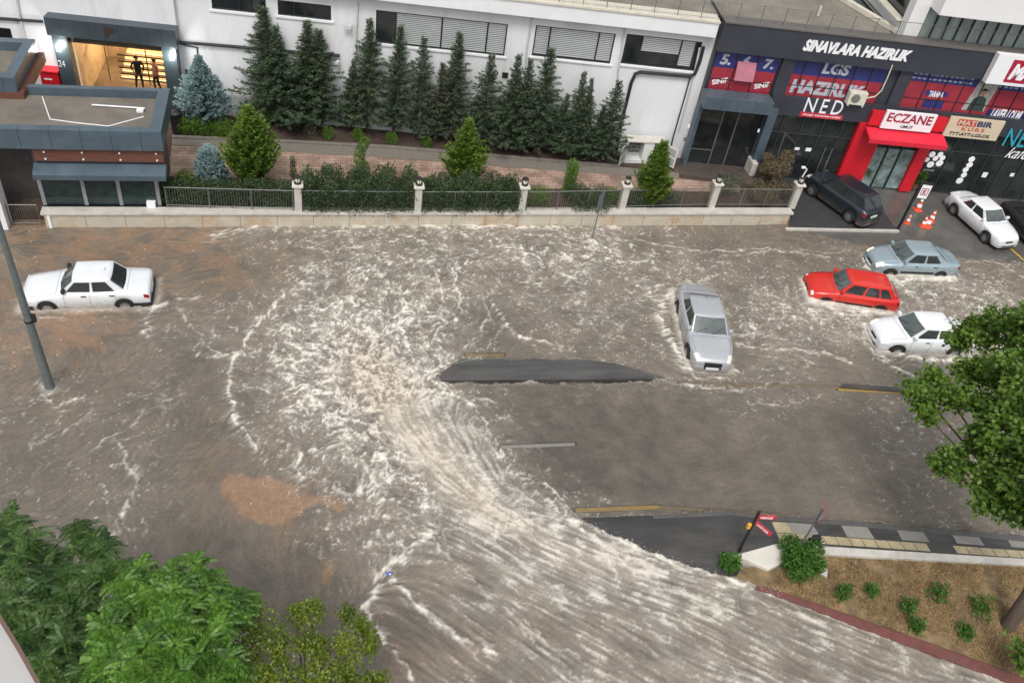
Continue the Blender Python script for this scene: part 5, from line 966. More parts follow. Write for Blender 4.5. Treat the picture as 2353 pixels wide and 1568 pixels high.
    top = [c0(u, 1.0) for u in us]; ctr = np.mean(np.array(top), 0)
    for sc_, dz in ((.94, .022), (.75, .042), (.4, .05)): V += [tuple(ctr * (1 - sc_) + np.array(q) * sc_ + np.array([0, 0, dz])) for q in top]
    nr = len(ts) + 3; nu = 32
    for i in range(nr - 1):
        for k in range(nu): F.append((i * nu + k, i * nu + (k + 1) % nu, (i + 1) * nu + (k + 1) % nu, (i + 1) * nu + k))
    F.append(tuple((nr - 1) * nu + k for k in range(nu))); cab.add(V, F); cab.build('roof', pm, r, smooth=True, angle=38)
    def gp(nm_, u0, u1, t0, t1, mat, sk0=0.0, sk1=0.0, parent=None):
        m = MB(); a, b = 9, 5; P = []
        for i in range(a):
            for j in range(b):
                t = t0 + (t1 - t0) * j / (b - 1); uu0 = u0 + sk0 * t; uu1 = u1 + sk1 * t; P.append(c0(uu0 + (uu1 - uu0) * i / (a - 1), t, .006))
        m.add(P, [(i * b + j, (i + 1) * b + j, (i + 1) * b + j + 1, i * b + j + 1) for i in range(a - 1) for j in range(b - 1)]); return m.build(nm_, mat, parent or r, root=r, smooth=True)
    ws = gp('windshield', .03, .97, .06, .955, CGL); gp('rear_window', 2.05, 2.95, .10, .94, CG)
    m = MB()
    for y0_ in (.1, .55): a = np.array(c0(y0_ + .02, .1, .02)); b = np.array(c0(y0_ + .33, .42, .02)); m.tube([a, b], .012, 4)
    m.build('wiper', BLK, ws, root=r)
    for side in (1, 3):
        rear_end = .93 if kind in ('boxy', 'small', 'sedan') else .95
        segs = [(.09, .455), (.505, .80 if kind != 'small' else .83)] if not third else [(.07, .39), (.43, .68), (.715, .90)]
        if kind == 'boxy': segs = [(.07, .46), (.51, .86)]
        for i, (a, b) in enumerate(segs):
            if side == 1: u0, u1 = 1 + a, 1 + b
            else: u0, u1 = 4 - b, 4 - a
            gp('side_window', u0, u1, .05, .91, CG)
    for sy in (-1, 1):   # wheels
        for w_ in wx:
            cy = sy * (W / 2 - .105); m = MB(); R = p['wr']; N_ = 24
            prof = [(R * .62, -.095), (R * .93, -.10), (R, -.07), (R, .07), (R * .93, .10), (R * .62, .095)]
            V = [(w_ + a * math.cos(2 * math.pi * k / N_), cy + sy * b, R + a * math.sin(2 * math.pi * k / N_)) for a, b in prof for k in range(N_)]
            m.add(V, [(i * N_ + k, i * N_ + (k + 1) % N_, (i + 1) * N_ + (k + 1) % N_, (i + 1) * N_ + k) for i in range(5) for k in range(N_)]); wh = m.build('wheel', TYR, r, smooth=True)
            m = MB(); m.add([(w_ + R * .64 * math.cos(2 * math.pi * k / N_), cy + sy * .05, R + R * .64 * math.sin(2 * math.pi * k / N_)) for k in range(N_)], [tuple(range(N_))])
            m.build('brake_disc', BLK, wh, root=r); m = MB()
            for k in range(9):
                t = 2 * math.pi * k / 9; c_, s_ = math.cos(t), math.sin(t); m.add([(w_ - s_ * .025, cy + sy * .085, R + c_ * .025), (w_ + s_ * .025, cy + sy * .085, R - c_ * .025), (w_ + c_ * R * .64 + s_ * .03, cy + sy * .08, R + s_ * R * .64 - c_ * .03), (w_ + c_ * R * .64 - s_ * .03, cy + sy * .08, R + s_ * R * .64 + c_ * .03)], [(0, 1, 2, 3)])
            m.add([(w_ + a * math.cos(2 * math.pi * k / N_), cy + sy * .09, R + a * math.sin(2 * math.pi * k / N_)) for a in (R * .56, R * .66) for k in range(N_)], [(k, (k + 1) % N_, N_ + (k + 1) % N_, N_ + k) for k in range(N_)])
            m.build('rim', rimmat or RIM, wh, root=r)
        # dark wheel arches, mirrors, handles, lamps
        for w_ in wx:
            m = MB(); P = []
            for k in range(15):
                t = math.pi * (k + .0) / 14; 
                for rr_ in (p['arch'] - .015, p['arch'] + .03):
                    x_ = w_ + rr_ * math.cos(t); f = (L / 2 - x_) / L; z = max(sill, p['wr'] + rr_ * math.sin(t)); P.append((x_, sy * (hw(min(max(f, 0), 1)) + .004 - (.06 if z < .3 else .02)), z))
            m.add(P, [(2 * k, 2 * k + 1, 2 * k + 3, 2 * k + 2) for k in range(14)]); m.build('wheel_arch', BLK, r)
        a = c0(1.05 if sy > 0 else 3.95, .05, .09); m = MB(); m.box(a[0] - .06, a[1] - .10, a[2] + .02, a[0] + .08, a[1] + .10, a[2] + .17); m.build('mirror', pm if kind != 'boxy' else BLK, r, bevel=.04)
        for f in (p['cowl'] + .20, p['cowl'] + .42): q = sp(f, .44, sy, .012); m = MB(); m.box(q[0] - .09, q[1] - .015, q[2] - .015, q[0] + .09, q[1] + .015, q[2] + .02); m.build('door_handle', BLK if kind in ('boxy', 'small') else pm, r, bevel=.006)
        hm = hl or HL
        if kind == 'boxy':
            m = MB(); m.box(L / 2 - .02, sy * .46 - .16, .52, L / 2 + .02, sy * .46 + .16, .67); m.build('headlight', hm, r)
        else: bpatch('headlight', .006, .075 if kind != 'hatch' else .03, .46, .74, sy, .008, hm)
        bpatch('tail_light', .955, .996, .36, .52, sy, .008, TL_)
        m = MB()
        for f in ([p['cowl'] + .045, p['cowl'] + .245, p['cowl'] + .45]):
            P = [sp(f, u, sy, .002) for u in np.linspace(.03, .6, 8)]; m.tube(P, .006, 3, cap=False)
        m.build('door_gap', BLK, r)
        if trim: bpatch('side_trim', p['fw'] + .10, p['rw'] - .10, .16, .235, sy, .01, BLK)
        if not trim and kind == 'boxy': bpatch('side_trim', p['rw'] + .08, .97, .03, .16, sy, .01, BLK)
    for f_, ww_ in ((p['cowl'] - .012, .86), (p['gb'] + .012, .84)):
        m = MB(); q_ = sec(f_); m.tube([(X(f_), y_ * ww_ * hw(f_), np.interp(abs(y_ * ww_ * hw(f_)), [0, q_[5][0], q_[4][0]], [q_[6][1], q_[5][1], q_[4][1]]) + .002) for y_ in np.linspace(-1, 1, 9)], .006, 3, cap=False); m.build('panel_gap', BLK, r)
    for sy in (-1, 1):
        m = MB(); m.tube([(X(f_), sy * (hw(f_) - .13), np.interp(hw(f_) - .13, [0, sec(f_)[5][0], sec(f_)[4][0]], [sec(f_)[6][1], sec(f_)[5][1], sec(f_)[4][1]]) + .003) for f_ in np.linspace(.03, p['cowl'] - .012, 8)], .005, 3, cap=False); m.build('panel_gap', BLK, r)
    # front and rear details on the end faces
    wN = hw(0) - .1
    def face(nm_, x_, y0, y1, z0, z1, mat, t=.02): m = MB(); m.box(x_ - t, y0, z0, x_ + t, y1, z1); return m.build(nm_, mat, r, bevel=.006)
    if grille == 'wide': face('grille', L / 2, -.34, .34, .36, .66, BLK, .062)
    else: face('grille', L / 2, -wN * .45, wN * .45, p['nose'] - .17, p['nose'] - .07, BLK)
    face('number_plate', L / 2 + .05, -.26, .26, .36, .47, PLT, .02); face('number_plate', -L / 2 - .012, -.26, .26, p['tail'] - .36, p['tail'] - .25, PLT, .02)
    for sgn_ in (1, -1):
        m = MB(); P = []
        zz0, zz1 = .24, .44
        f0 = 0 if sgn_ > 0 else 1
        prof = []
        ww = W / 2 - .02; e_ = hw(f0)
        hf = lambda q: hw(q / L if sgn_ > 0 else 1 - q / L) + .012
        arc = [(L / 2 - .34, hf(.34)), (L / 2 - .12, hf(.12)), (L / 2 + .03, hf(.02) - .03), (L / 2 + .055, e_ * .5), (L / 2 + .055, -e_ * .5), (L / 2 + .03, -hf(.02) + .03), (L / 2 - .12, -hf(.12)), (L / 2 - .34, -hf(.34))]
        V = [(sgn_ * a, b, z) for z in (zz0, zz1) for a, b in arc] + [(sgn_ * (a - .06), b * .97, z) for z in (zz1,) for a, b in arc]
        m.add(V, [(k, k + 1, 9 + k, 8 + k) for k in range(7)] + [(8 + k, 9 + k, 17 + k, 16 + k) for k in range(7)]); m.build('bumper', BLK if kind in ('boxy',) else pm, r, smooth=True)
    if grille != 'wide' and kind != 'boxy': face('air_intake', L / 2 + .05, -.42, .42, .27, .35, BLK, .012)
    m = MB(); m.tube([(xr1 + .25, 0, H + .0), (xr1 + .18, 0, H + .12)], .008, 4); m.build('antenna', BLK, r)
    return r
def place_car(r, p0, p1, z=-.22, zr=.25, side=1):
    """p0 and p1: where the near sill's front and rear ends show in the picture; side: +1 when the near side is the car's left"""
    A = G(p0[0], p0[1], z + zr); B = G(p1[0], p1[1], z + zr); h = (A - B)[:2]; h = h / np.linalg.norm(h); lf = np.array([-h[1], h[0]])
    return A, B, h, lf
def setcar(r, kind, cx_, cy_, head, z=-.22, pitch=0.0, roll=0.0):
    r.location = (float(cx_), float(cy_), z); r.rotation_euler = (roll, pitch, head)
def by_sill(r, kind, pf, pr, left=True, z=-.22, zr=.25, **k):
    A = G(*pf, z + zr); B = G(*pr, z + zr); h = (A - B)[:2]; h /= np.linalg.norm(h); lf = np.array([-h[1], h[0]]); mid = (A + B)[:2] / 2
    c = mid - lf * (SPEC[kind]['W'] * r.scale[1] / 2 - .06) * (1 if left else -1)
    setcar(r, kind, c[0], c[1], math.atan2(h[1], h[0]), z, **k)
def by_axis(r, kind, pf, zf, pr, zr_, z=-.22, **k):
    A = G(*pf, z + zf); B = G(*pr, z + zr_); h = (A - B)[:2]; h /= np.linalg.norm(h); c = A[:2] - h * SPEC[kind]['L'] / 2
    setcar(r, kind, c[0], c[1], math.atan2(h[1], h[0]), z, **k)
c = make_car('boxy', WHC, 'old boxy white saloon car standing in brown water at left', rimmat=M('steel_rim', (.35, .34, .32), .5, metal=.5)); by_sill(c, 'boxy', (52, 712), (350, 702), z=-.24)
c = make_car('sedan', SLV, 'large silver saloon car facing the camera in the flood', grille='wide'); by_axis(c, 'sedan', (1634, 848), .33, (1604, 668), .95, z=-.18)
c = make_car('hatch', RDC, 'red hatchback car between the pale blue and white cars', third=True, trim=True); by_sill(c, 'hatch', (1862, 694), (2050, 722), z=-.34)
c = make_car('small', LBL_, 'pale blue saloon car with lit headlights behind the red hatchback', hl=HLY, trim=True); by_sill(c, 'small', (2020, 632), (2186, 640), z=-.26)
c = make_car('small', WHC, 'white saloon car half hidden behind the big leafy tree', hl=HLY); c.scale = (1.03, 1.02, 1.0); by_sill(c, 'small', (2024, 808), (2232, 814), z=-.22)
PKG = 'cars parked in front of the shops'
c = make_car('suv', DKC, 'dark blue estate car parked beside the fence end', group=PKG); c.scale = (.90, .88, .92); by_sill(c, 'suv', (1868, 446), (1944, 500), z=.10, zr=.2, left=True)
c = make_car('sedan', WHC, 'white coupe like saloon car parked before the shops', group=PKG, split=(.6,)); c.scale = (.90, .90, .92); by_sill(c, 'sedan', (2262, 551), (2183, 481), z=.03, zr=.2, left=False)
c = make_car('small', BKC, 'black car cut off by the right photo edge', group=PKG); by_sill(c, 'small', (2378, 578), (2302, 506), z=.03, zr=.2, left=False)
# ================================================================ VEGETATION
def leafmesh(name, cen, dirs, ups, L, Wd, shape='leaf', mat=None, parent=None, root=None, fold=.15):
    """many small leaf faces as one mesh: cen, dirs, ups are n x 3 arrays"""
    n = len(cen); d = dirs / (np.linalg.norm(dirs, axis=1, keepdims=True) + 1e-9); s = np.cross(d, ups); s /= (np.linalg.norm(s, axis=1, keepdims=True) + 1e-9); u = np.cross(s, d)
    L = np.broadcast_to(np.asarray(L, float), (n,))[:, None]; Wd = np.broadcast_to(np.asarray(Wd, float), (n,))[:, None]
    if shape == 'leaf':
        T = [(0, 0, 0), (.45, .5, fold), (1, 0, 0), (.45, -.5, fold)]; F = [(0, 1, 2, 3)]
    elif shape == 'needle': T = [(0, .5, 0), (0, -.5, 0), (1, 0, 0)]; F = [(0, 1, 2)]
    elif shape == 'hex': T = [(0, 0, 0), (.25, .42, fold), (.7, .45, fold), (1, 0, -.05), (.7, -.45, fold), (.25, -.42, fold)]; F = [(0, 1, 2, 3), (0, 3, 4, 5)]
    V = np.concatenate([cen + d * L * a + s * Wd * b + u * Wd * c for a, b, c in T], 1).reshape(n, len(T), 3).reshape(-1, 3) if False else np.stack([cen + d * L * a + s * Wd * b + u * Wd * c for a, b, c in T], 1).reshape(-1, 3)
    k = len(T); base = np.arange(n)[:, None] * k
    me = bpy.data.meshes.new(name); me.vertices.add(n * k); me.vertices.foreach_set('co', (V - L3(root if root is not None else parent)).astype(np.float32).ravel())
    nf = len(F) * n; fl_ = len(F[0]); idx = np.concatenate([base + np.array(f)[None, :] for f in F], 1).reshape(-1)
    me.loops.add(nf * fl_); me.loops.foreach_set('vertex_index', idx.astype(np.int32)); me.polygons.add(nf); me.polygons.foreach_set('loop_start', (np.arange(nf) * fl_).astype(np.int32))
    me.update(); me.validate(); me.materials.append(mat); o = bpy.data.objects.new(name, me); scene.collection.objects.link(o)
    if parent is not None: o.parent = parent; LOCS[o.name] = L3(root if root is not None else parent)
    return o
BARK = M('bark', (.085, .06, .045), .9, var=.35, scale=9, bump=.8, bscale=30, stretch=(1, 1, .3))
CON = leafmat('conifer_needles', (.030, .052, .034), (.075, .115, .062), (.16, .205, .115), trans=.2)
BLU = leafmat('blue_spruce_needles', (.10, .17, .17), (.20, .30, .30), (.33, .43, .42), trans=.1); GLD = leafmat('golden_cypress_foliage', (.045, .095, .016), (.115, .195, .026), (.24, .32, .045), trans=.2)
DENS = 1
BOX = leafmat('boxwood_leaves', (.05, .12, .015), (.10, .20, .025), (.17, .28, .04)); HDG = leafmat('dark_hedge_leaves', (.028, .055, .022), (.062, .10, .042), (.125, .17, .075))
DRYL = leafmat('dry_shrub_leaves', (.10, .075, .045), (.17, .13, .08), (.24, .21, .12)); GRY = leafmat('grey_green_leaves', (.08, .10, .07), (.13, .15, .10), (.2, .22, .16))
ev = lambda n: RNG.random(n)
def conifer(name, lab, H, R, mat, seed, skirt=.10, taper=.85, dens=1.0, tuft=.17, group=None, droop=.25, waist=0.0, cat='tree', rag=.25):
    rg = np.random.default_rng(seed); r = thing(name, lab, cat, (0, 0, 0), group)
    m = MB(); m.tube([(0, 0, 0), (.02, .01, H * .5), (0, 0, H * .97)], [.035 + .012 * H, .03 + .005 * H, .008], 7); m.build('trunk', BARK, r, smooth=True)
    C = []; D = []; nb = int(70 * H * dens); bm_ = MB()
    for i in range(nb):
        t = (i + rg.random()) / nb; z = H * (skirt + (1 - skirt) * t ** .95); th_ = 2.39996 * i + rg.normal() * .3
        prof = (1 - t) ** taper * (1 + waist * math.sin(t * 9 + seed)) * (1.1 - rag + 1.3 * rag * rg.random()) * (1.0 if t > .06 else .7) * (1 + .22 * math.sin(2 * th_ + seed))
        L_ = max(.05, R * prof) + .05; dr_ = np.array([math.cos(th_), math.sin(th_), .30 - .45 * (1 - t) * droop * 2])
        nt_ = max(3, int(L_ / .045)); s_ = np.linspace(.15, 1, nt_); base = np.array([0, 0, z]); pts = base + dr_ * (s_ * L_)[:, None]; pts[:, 2] -= droop * .35 * L_ * s_ ** 2 - .10 * L_ * s_ ** 3
        if i % 6 == 0: bm_.tube([tuple(base), tuple(pts[-1])], [.012, .004], 3, cap=False)
        k = 5; side = np.array([-dr_[1], dr_[0], 0]); off = rg.normal(size=(nt_, k)) * .9
        for j in range(k):
            C.append(pts + rg.normal(size=(nt_, 3)) * .025); D.append(dr_ * .8 + side * off[:, j][:, None] + np.array([0, 0, 1]) * (rg.normal(size=nt_) * .35 + .05)[:, None])
    C = np.concatenate(C); D = np.concatenate(D); U = rg.normal(size=C.shape) * .5 + [0, 0, 1]
    leafmesh('crown', C, D, U, tuft * (.7 + .6 * rg.random(len(C))), tuft * .36, 'leaf', mat, r, fold=.05)
    bm_.build('branches', BARK, r); return r
def blob(name, lab, pts, rad, mat, n, leaf=.07, cat='shrub', group=None, stem=True, shape='leaf', up=.5, origin=None):
    """leaves spread through a set of balls (x, y, z, radius)"""
    r = thing(name, lab, cat, origin if origin is not None else (pts[0][0], pts[0][1], 0), group)
    P = np.array([q[:3] for q in pts], float); Rr = np.array([q[3] for q in pts]); w = Rr ** 2; w = w / w.sum(); k = RNG.choice(len(P), n, p=w)
    v = RNG.normal(size=(n, 3)); v /= np.linalg.norm(v, axis=1, keepdims=True); rr = (.50 + .50 * RNG.random(n) ** .6)
    lump = 1 + .16 * np.sin(v[:, 0] * 5 + k) * np.sin(v[:, 1] * 6 + k * 2) + .10 * np.sin(v[:, 2] * 9 + k)
    C = P[k] + v * (Rr[k] * rr * lump)[:, None]; keep = C[:, 2] > (r.location.z + .01); C = C[keep]; v = v[keep]
    D = v * .8 + RNG.normal(size=v.shape) * .7 + [0, 0, up * .5]; U = v + RNG.normal(size=v.shape) * .4
    leafmesh('foliage', C, D, U, leaf * (.7 + .6 * RNG.random(len(C))), leaf * .55, shape, mat, r)
    if stem:
        m = MB(); b0 = np.array([r.location.x, r.location.y, r.location.z])
        for q in pts[:6]:
            m.tube([tuple(b0), tuple((b0 + np.array(q[:3])) / 2 + [0, 0, .1 * q[3]]), tuple(q[:3])], [.03, .022, .01], 5)
        m.build('stem', BARK, r)
    return r
def vh(base, top, z0):
    """real height of an upright thing whose foot and tip show at these points"""
    A = G(*base, z0); best = None
    for z in np.arange(.1, 14, .02):
        v = A + np.array([0, 0, z]) - CAMP; q = v[0] * CX + v[1] * CY + v[2] * CU; p = np.array([PW / 2, PH / 2]) + FOC * q[:2] / q[2]; d = np.linalg.norm(p - np.array(top))
        if best is None or d < best[0]: best = (d, z)
    return A, best[1]
CT = [((623, 281), (622, 22), 1.45), ((650, 285), (659, 60), 1.2), ((706, 287), (703, 48), 1.35), ((734, 291), (729, 68), 1.3), ((806, 295), (807, 138), .75), ((844, 298), (844, 43), 1.15), ((904, 305), (915, 61), 1.1), ((962, 318), (975, 88), 1.05), ((1003, 322), (1010, 148), .7), ((1036, 325), (1052, 79), 1.15), ((1101, 338), (1118, 121), 1.05), ((1163, 345), (1183, 129), 1.1), ((1193, 348), (1214, 133), .95), ((1228, 350), (1251, 110), 1.15), ((1275, 355), (1292, 217), .8), ((1312, 360), (1336, 165), .95), ((1333, 362), (1358, 184), .85), ((1385, 368), (1412, 184), 1.0), ((1362, 366), (1381, 240), .7)]
LB = ['tall dark conifer with a wide low skirt, leftmost of the row', 'conifer close behind the leftmost tallest one', 'tall conifer in the middle of the left group of four', 'conifer on the right side of the left group of four', 'small thin conifer beside the white downpipe', 'tall conifer left of the big blinded window', 'tall conifer before the dark left pane of the window', 'conifer below the left half of the long window', 'thin sparse brownish conifer between two tall ones', 'tall conifer under the middle of the long window', 'conifer below the right end of the long window', 'conifer left of the second blinded window', 'conifer just left of the second window, close to its neighbour', 'tall conifer overlapping the left edge of the second window', 'short conifer right of the second window', 'conifer under the gap before the third window', 'conifer close to its neighbour below the third window', 'rightmost conifer beside the black drain pipe', 'short conifer just left of the rightmost one']
CON2 = leafmat('brownish_conifer_needles', (.05, .052, .034), (.10, .105, .065), (.17, .17, .11), trans=.15)
protos = [conifer('conifer_tree', 'conifer', 5.2, 1.45, CON, s, skirt=.07, taper=1.12, waist=.10, tuft=.125, dens=.52, rag=.66, group='conifers along the white wall') for s in (3, 8, 14, 27, 41)]
for p in protos: KID[p.name] = kids(p)
for i, ((b, t, R), lab) in enumerate(zip(CT, LB)):
    A, h = vh(b, t, .6); s = h / 5.2; sr = R / 1.15 * random.uniform(.92, 1.12)
    if i < 5: o = protos[i]; o['label'] = lab; o.location = tuple(A); o.scale = (sr, sr, s); o.rotation_euler[2] = i * 2.1
    else: o = dup(protos[(i * 3 + 1) % 5], A, i * 1.3, (sr, sr * random.uniform(.85, 1.1), s), lab)
    o.rotation_euler[0] = random.gauss(0, .018); o.rotation_euler[1] = random.gauss(0, .022)
for o in [o for o in bpy.data.objects if str(o.get('label', '')).startswith('thin sparse brownish')]: recol(o, CON, CON2)
def placed(o, b, t, z0, H0, R0=None, R=None):
    A, h = vh(b, t, z0); o.location = tuple(A); s = h / H0; o.scale = ((R / R0) if R else s, (R / R0) if R else s, s); return o
o = conifer('blue_spruce', 'large silver blue spruce beside the lit entrance portal', 3.5, 1.25, BLU, 21, skirt=.05, taper=1.0, dens=1.7, tuft=.13, droop=-.1, group='silver blue spruces'); placed(o, (474, 292), (457, 132), .6, 3.5, 1.25, 1.15)
o = conifer('blue_spruce', 'small rounded blue spruce beside the guardhouse path', 1.6, .95, BLU, 23, skirt=.03, taper=.5, dens=4.0, tuft=.14, droop=.0, group='silver blue spruces'); placed(o, (488, 425), (478, 346), .6, 1.6, .95, .72)
g1 = conifer('golden_cypress', 'widest golden green cypress left of the first gate post', 3.6, 1.2, GLD, 31, skirt=.02, taper=.85, dens=1.9, tuft=.15, rag=.55, droop=-.5, group='golden green cypresses behind the fence'); placed(g1, (582, 428), (573, 248), .5, 3.6, 1.2, 1.15)
g2 = conifer('golden_cypress', 'slim pointed golden green cypress in the middle of the fence', 3.4, .85, GLD, 33, skirt=.02, taper=.95, dens=1.9, tuft=.14, rag=.55, droop=-.5, group='golden green cypresses behind the fence'); placed(g2, (1062, 432), (1070, 277), .5, 3.4, .85, .82)
g3 = conifer('golden_cypress', 'golden green cypress in front of the open white cabinet', 3.3, .85, GLD, 35, skirt=.02, taper=.95, dens=1.9, tuft=.14, rag=.55, droop=-.5, group='golden green cypresses behind the fence'); placed(g3, (1485, 478), (1505, 322), .5, 3.3, .85, .80)
def bush(px, py, r_px_m, lab, mat, n=900, leaf=.06, z0=.55, cat='shrub', group=None, name='round_bush', tall=1.0):
    A = G(px, py, z0); R = r_px_m; pts = [(A[0], A[1], z0 + R * .75 * (1 + (tall - 1) * k), R * (1 - .1 * k)) for k in ((0,) if tall == 1 else (0, .9, 1.8))]
    return blob(name, lab, pts, R, mat, n, leaf, cat, group, origin=(A[0], A[1], z0))
BB_ = 'clipped round boxwood bushes in the bed'
bush(753, 316, .30, 'clipped round bush in the bed, leftmost of the four', BOX, group=BB_); bush(822, 319, .30, 'clipped round bush just behind the twisted topiary', BOX, group=BB_); bush(898, 328, .32, 'clipped round bush right of the twisted topiary', BOX, group=BB_); bush(978, 334, .28, 'clipped round bush in the bed, rightmost of the four', BOX, group=BB_)
bush(713, 312, .34, 'loose grey green bush left of the round clipped ones', GRY, 500)
HB = 'bright low hedges by the paths'
def whedge(name, lab, x0, x1, h, mat, n, leaf, front, drop, group=None):
    s0, s1 = GW.px(x0, 487, 0)[0], GW.px(x1, 487, 0)[0]; pts = []; k = int((s1 - s0) / .3)
    for i in range(k + 1):
        s_ = s0 + (s1 - s0) * i / k; e_ = min(1, 3.2 * min(i, k - i) / k + .35)
        for d_ in np.arange(-1.3, front, .38):
            zl = .62 - drop * e_ * (d_ > -.05) if d_ > -.3 else .6
            hh = h * (.92 + .14 * math.sin(i * 1.7 + x0)) - (.16 if d_ < -1 else 0) - (.25 if d_ > front - .4 else 0)
            for z_ in np.arange(zl + .15, .5 + hh, .32): p = GW.w(s_ + random.uniform(-.1, .1), d_ + random.uniform(-.06, .06), z_); pts.append((p[0], p[1], p[2], random.uniform(.22, .32)))
    o = GW.w((s0 + s1) / 2, -.6, .55); r = thing(name, lab, 'hedge', o, group); P = np.array([q[:3] for q in pts]); Rr = np.array([q[3] for q in pts]); k = RNG.integers(0, len(P), n); v = RNG.normal(size=(n, 3)); v /= np.linalg.norm(v, axis=1, keepdims=True)
    C = P[k] + v * (Rr[k] * (.6 + .4 * RNG.random(n)))[:, None]; leafmesh('foliage', C, v * .6 + RNG.normal(size=v.shape) * .6 + [0, 0, .55], v, leaf * (.7 + .7 * RNG.random(n)), leaf * .42, 'leaf', mat, r); return r
def hedge(name, lab, p0, p1, z0, h, r, mat, n, leaf=.07, over=0.0, group=None, z_px=None):
    A, B = G(*p0, z0), G(*p1, z0); k = max(2, int(np.linalg.norm(B - A) / (r * .8))); pts = []
    for i in range(k + 1):
        c = A + (B - A) * i / k
        for zz in np.arange(r * .7, h, r * .75): pts.append((c[0] + random.uniform(-.08, .08), c[1] + random.uniform(-.1, .1) - over * (1 - zz / h) * .4, z0 + zz + random.uniform(-.06, .06), r * random.uniform(.85, 1.15)))
    return blob(name, lab, pts, r, mat, n, leaf, 'hedge', group, origin=tuple((A + B) / 2), stem=False)
hedge('low_hedge', 'bright green low hedge curving below the large blue spruce', (425, 305), (532, 316), .55, .75, .36, BOX, 5000, .07)
hedge('low_hedge', 'bright green bushy hedge between blue spruce and dark conifers', (560, 285), (600, 290), .55, .9, .36, BOX, 1800, .07)
hedge('low_hedge', 'dark bushes behind the railing beside the guardhouse', (395, 470), (660, 476), .5, 1.15, .40, HDG, 18000, .09)
bush(430, 440, .55, 'rounded green bush left of the small blue spruce', BOX, 1800, .07, .5)
OG = 'dark hedges hanging over the garden wall'
whedge('overhanging_hedge', 'long dark clipped hedge hanging over the marble wall', 706, 944, 1.80, HDG, 36000, .10, .12, .12, OG)
whedge('overhanging_hedge', 'shorter dark hedge hanging over the wall between two pillars', 978, 1186, 1.45, HDG, 28000, .10, .12, .10, OG)
whedge('overhanging_hedge', 'dark bush spilling over the wall by the grey street sign', 1326, 1392, 1.0, HDG, 5200, .09, .10, .06, OG)
bush(1160, 445, .50, 'dark rounded bush behind the shorter overhanging hedge', HDG, 1500, .08, .5)
hedge('low_hedge', 'bright boxwood bush right of the third gate post', (1222, 466), (1248, 466), .5, .6, .36, BOX, 1500, .065)
bush(707, 425, .34, 'bright cone bush behind the long hedge by the first post', BOX, 900, .06, .5, tall=1.3); bush(952, 425, .26, 'small pointed golden bush just behind a lantern', GLD, 500, .07, .5, tall=1.5); bush(985, 440, .42, 'bright bush behind the shorter overhanging hedge', BOX, 1000, .06, .5)
bush(1402, 462, .40, 'bright green bush between the street sign and a gate post', BOX, 1200, .06, .5, tall=1.2)
hedge('low_hedge', 'dark low bushes under the right golden cypress', (1445, 474), (1545, 474), .5, .6, .32, HDG, 3800, .08)
# topiaries
A, h = vh((830, 418), (820, 320), .5); r = thing('topiary', 'twisted spiral topiary standing on the pink paved path', 'topiary', A); 
pts = [(A[0] + .12 * math.sin(k * 1.1), A[1] + .1 * math.cos(k * 1.1), .5 + .25 + k * (h - .4) / 7, .30 - .012 * k) for k in range(8)]
P = np.array([q[:3] for q in pts]); k = RNG.integers(0, 8, 3600); v = RNG.normal(size=(3600, 3)); v /= np.linalg.norm(v, axis=1, keepdims=True); C = P[k] + v * (np.array([q[3] for q in pts])[k] * (.8 + .2 * RNG.random(3600)))[:, None]
leafmesh('foliage', C, v + RNG.normal(size=v.shape) * .5, v, .06, .035, 'leaf', BOX, r); m = MB(); m.tube([tuple(A), tuple(A + [0, 0, h * .8])], .03, 6); m.build('trunk', BARK, r)
A, h = vh((1303, 450), (1313, 368), .5); pts = [(A[0], A[1], .5 + .2 + k * (h - .4) / 6, .30) for k in range(7)]; blob('topiary', 'square green column topiary behind the right part of the fence', pts, .3, BOX, 4200, .065, 'topiary', origin=tuple(A))
A, h = vh((672, 420), (668, 360), .5); pts = [(A[0] + .05, A[1], .5 + h * q, .16 - .02 * i) for i, q in enumerate((.35, .55, .75, .92))]; blob('topiary', 'tiny topiary tree behind the first gate post', pts, .2, HDG, 700, .06, 'topiary', origin=tuple(A))
# dry shrubs on the right
def wild(name, lab, px, py, z0, R, h, mat, n, leaf, cat='shrub', group=None):
    A = G(px, py, z0); pts = []
    for i in range(9):
        a = i * 2.4; q = R * (.25 + .55 * (i / 9)); pts.append((A[0] + q * math.cos(a), A[1] + q * math.sin(a), z0 + h * (.35 + .5 * ((i * 37) % 9) / 9), R * random.uniform(.25, .48)))
    return blob(name, lab, pts, R, mat, n, leaf, cat, group, origin=tuple(A))
wild('dry_shrub', 'tall brown dry shrub by the shop glass', 1762, 425, .45, .95, 1.8, DRYL, 5200, .085); wild('dry_shrub', 'brownish low shrub behind the rightmost railing panel', 1745, 462, .45, .9, .9, DRYL, 3800, .08); wild('dry_shrub', 'green tinged dry shrub behind the fifth gate post', 1660, 440, .45, .9, .8, GRY, 2600, .08)
wild('dry_shrub', 'reddish brown low shrub next to the end pillar', 1800, 455, .4, .6, .8, DRYL, 2000, .08)
m = MB(); A = G(1718, 395, .45); m.prism([(A[0] - .15, A[1] - .5), (A[0] + .15, A[1] - .5), (A[0] + .15, A[1] + .3), (A[0] - .15, A[1] + .3)], .4, 1.25); tag(m.build('garden_stone', STONEC, bevel=.05), 'upright pale rough stone beside the tall brown shrub', 'stone')
